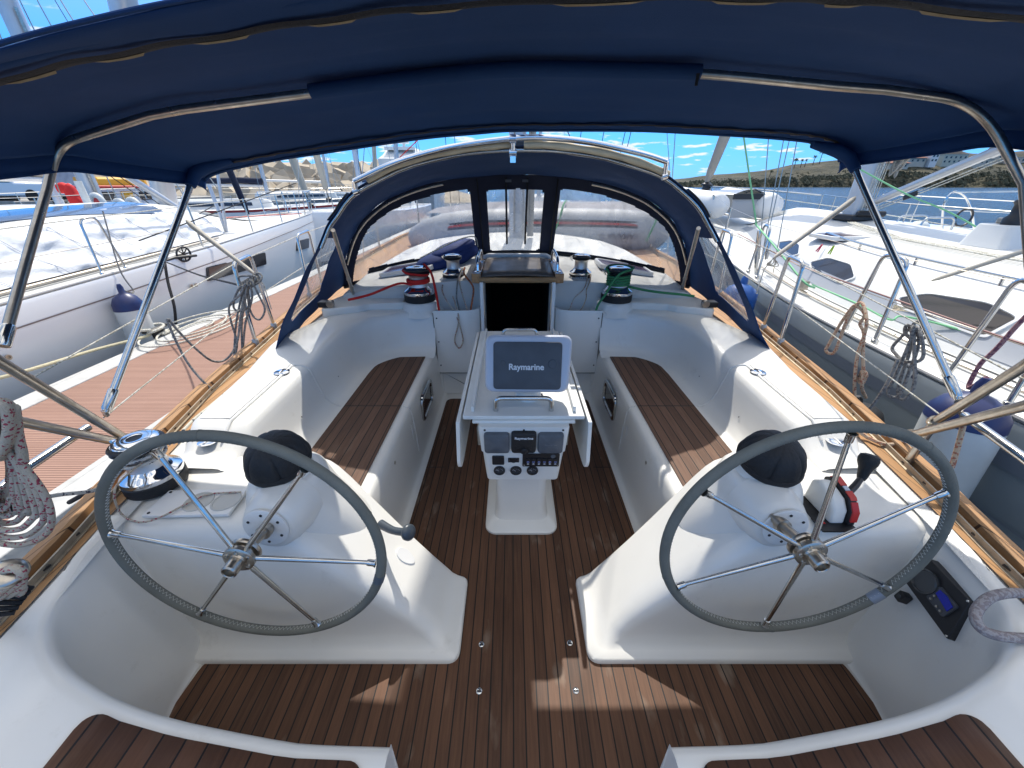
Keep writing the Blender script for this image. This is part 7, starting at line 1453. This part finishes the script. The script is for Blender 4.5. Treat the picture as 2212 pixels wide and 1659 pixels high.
n1 = N.new('ShaderNodeTexNoise'); n1.inputs['Scale'].default_value = 2.3; n1.inputs['Detail'].default_value = 9; n1.inputs['Roughness'].default_value = .58; L.new(cv.outputs[0], n1.inputs['Vector'])
rp = N.new('ShaderNodeMapRange'); rp.interpolation_type = 'SMOOTHSTEP'; rp.inputs['From Min'].default_value = .555; rp.inputs['From Max'].default_value = .64; L.new(n1.outputs['Fac'], rp.inputs['Value'])
fd = N.new('ShaderNodeMapRange'); fd.inputs['From Min'].default_value = .35; fd.inputs['From Max'].default_value = .16; L.new(zc, fd.inputs['Value'])
cf_ = math_node(nt, 'MULTIPLY', math_node(nt, 'MULTIPLY', rp.outputs[0], fd.outputs[0]), .9)
mx = N.new('ShaderNodeMix'); mx.data_type = 'RGBA'; L.new(cf_, mx.inputs[0]); 
hsv = N.new('ShaderNodeHueSaturation'); hsv.inputs['Saturation'].default_value = 1.12; hsv.inputs['Value'].default_value = 1.0
# soften the brightness of the sky towards the horizon: c * A / (c + K)
ad = N.new('ShaderNodeVectorMath'); ad.operation = 'ADD'; L.new(sky.outputs[0], ad.inputs[0]); ad.inputs[1].default_value = (7, 7, 7)
dv = N.new('ShaderNodeVectorMath'); dv.operation = 'DIVIDE'; L.new(sky.outputs[0], dv.inputs[0]); L.new(ad.outputs[0], dv.inputs[1])
sc_ = N.new('ShaderNodeVectorMath'); sc_.operation = 'MULTIPLY'; L.new(dv.outputs[0], sc_.inputs[0]); sc_.inputs[1].default_value = (16.5, 15.6, 14.6)
el = N.new('ShaderNodeMapRange'); el.inputs['From Min'].default_value = .15; el.inputs['From Max'].default_value = .6; L.new(zc, el.inputs['Value'])
tn = N.new('ShaderNodeMix'); tn.data_type = 'RGBA'; L.new(el.outputs[0], tn.inputs[0]); tn.inputs[6].default_value = (.22,.50,1.06,1); tn.inputs[7].default_value = (1,1,1,1)
ml = N.new('ShaderNodeVectorMath'); ml.operation = 'MULTIPLY'; L.new(sc_.outputs[0], ml.inputs[0]); L.new(tn.outputs[2], ml.inputs[1]); L.new(ml.outputs[0], hsv.inputs['Color'])
L.new(hsv.outputs[0], mx.inputs[6]); cl = N.new('ShaderNodeMix'); cl.data_type = 'RGBA'; L.new(el.outputs[0], cl.inputs[0]); cl.inputs[6].default_value = (5.0,5.1,5.3,1); cl.inputs[7].default_value = (9.2,8.7,8.1,1); L.new(cl.outputs[2], mx.inputs[7])
# unseen broken cloud, added high overhead as neutral fill light
r2 = N.new('ShaderNodeMapRange'); r2.interpolation_type = 'SMOOTHSTEP'; r2.inputs['From Min'].default_value = .44; r2.inputs['From Max'].default_value = .56; L.new(n1.outputs['Fac'], r2.inputs['Value'])
f2 = N.new('ShaderNodeMapRange'); f2.inputs['From Min'].default_value = .42; f2.inputs['From Max'].default_value = .62; L.new(zc, f2.inputs['Value'])
cf_ = math_node(nt, 'MAXIMUM', cf_, math_node(nt, 'MULTIPLY', math_node(nt, 'MULTIPLY', r2.outputs[0], f2.outputs[0]), .9)); L.new(cf_, mx.inputs[0]); L.new(mx.outputs[2], bg.inputs['Color']); bg.inputs['Strength'].default_value = .15
ld = bpy.data.lights.new('sun', 'SUN'); ld.energy = 3.5; ld.angle = R(.55); ld.color = (1,.955,.88); lo = bpy.data.objects.new('sun', ld); col.objects.link(lo); lo.rotation_euler = (-SUN).to_track_quat('-Z', 'Y').to_euler()
cd = bpy.data.cameras.new('camera'); cam = bpy.data.objects.new('camera', cd); col.objects.link(cam); cam.location = CAM; cam.rotation_euler = (math.pi/2-PITCH, 0, 0)
cd.sensor_fit = 'HORIZONTAL'; cd.sensor_width = 36; cd.lens = 36*F/2212; cd.clip_start = .02; cd.clip_end = 6000; sc.camera = cam
sc.view_settings.view_transform = 'Standard'; sc.view_settings.look = 'None'; sc.view_settings.gamma = 1; sc.view_settings.exposure = .46
sc.render.resolution_x, sc.render.resolution_y = 1024, 768
sc.cycles.use_denoising = True; sc.cycles.max_bounces = 8; sc.cycles.transparent_max_bounces = 16; sc.cycles.diffuse_bounces = 4; sc.cycles.glossy_bounces = 4; sc.cycles.caustics_reflective = False; sc.cycles.caustics_refractive = False
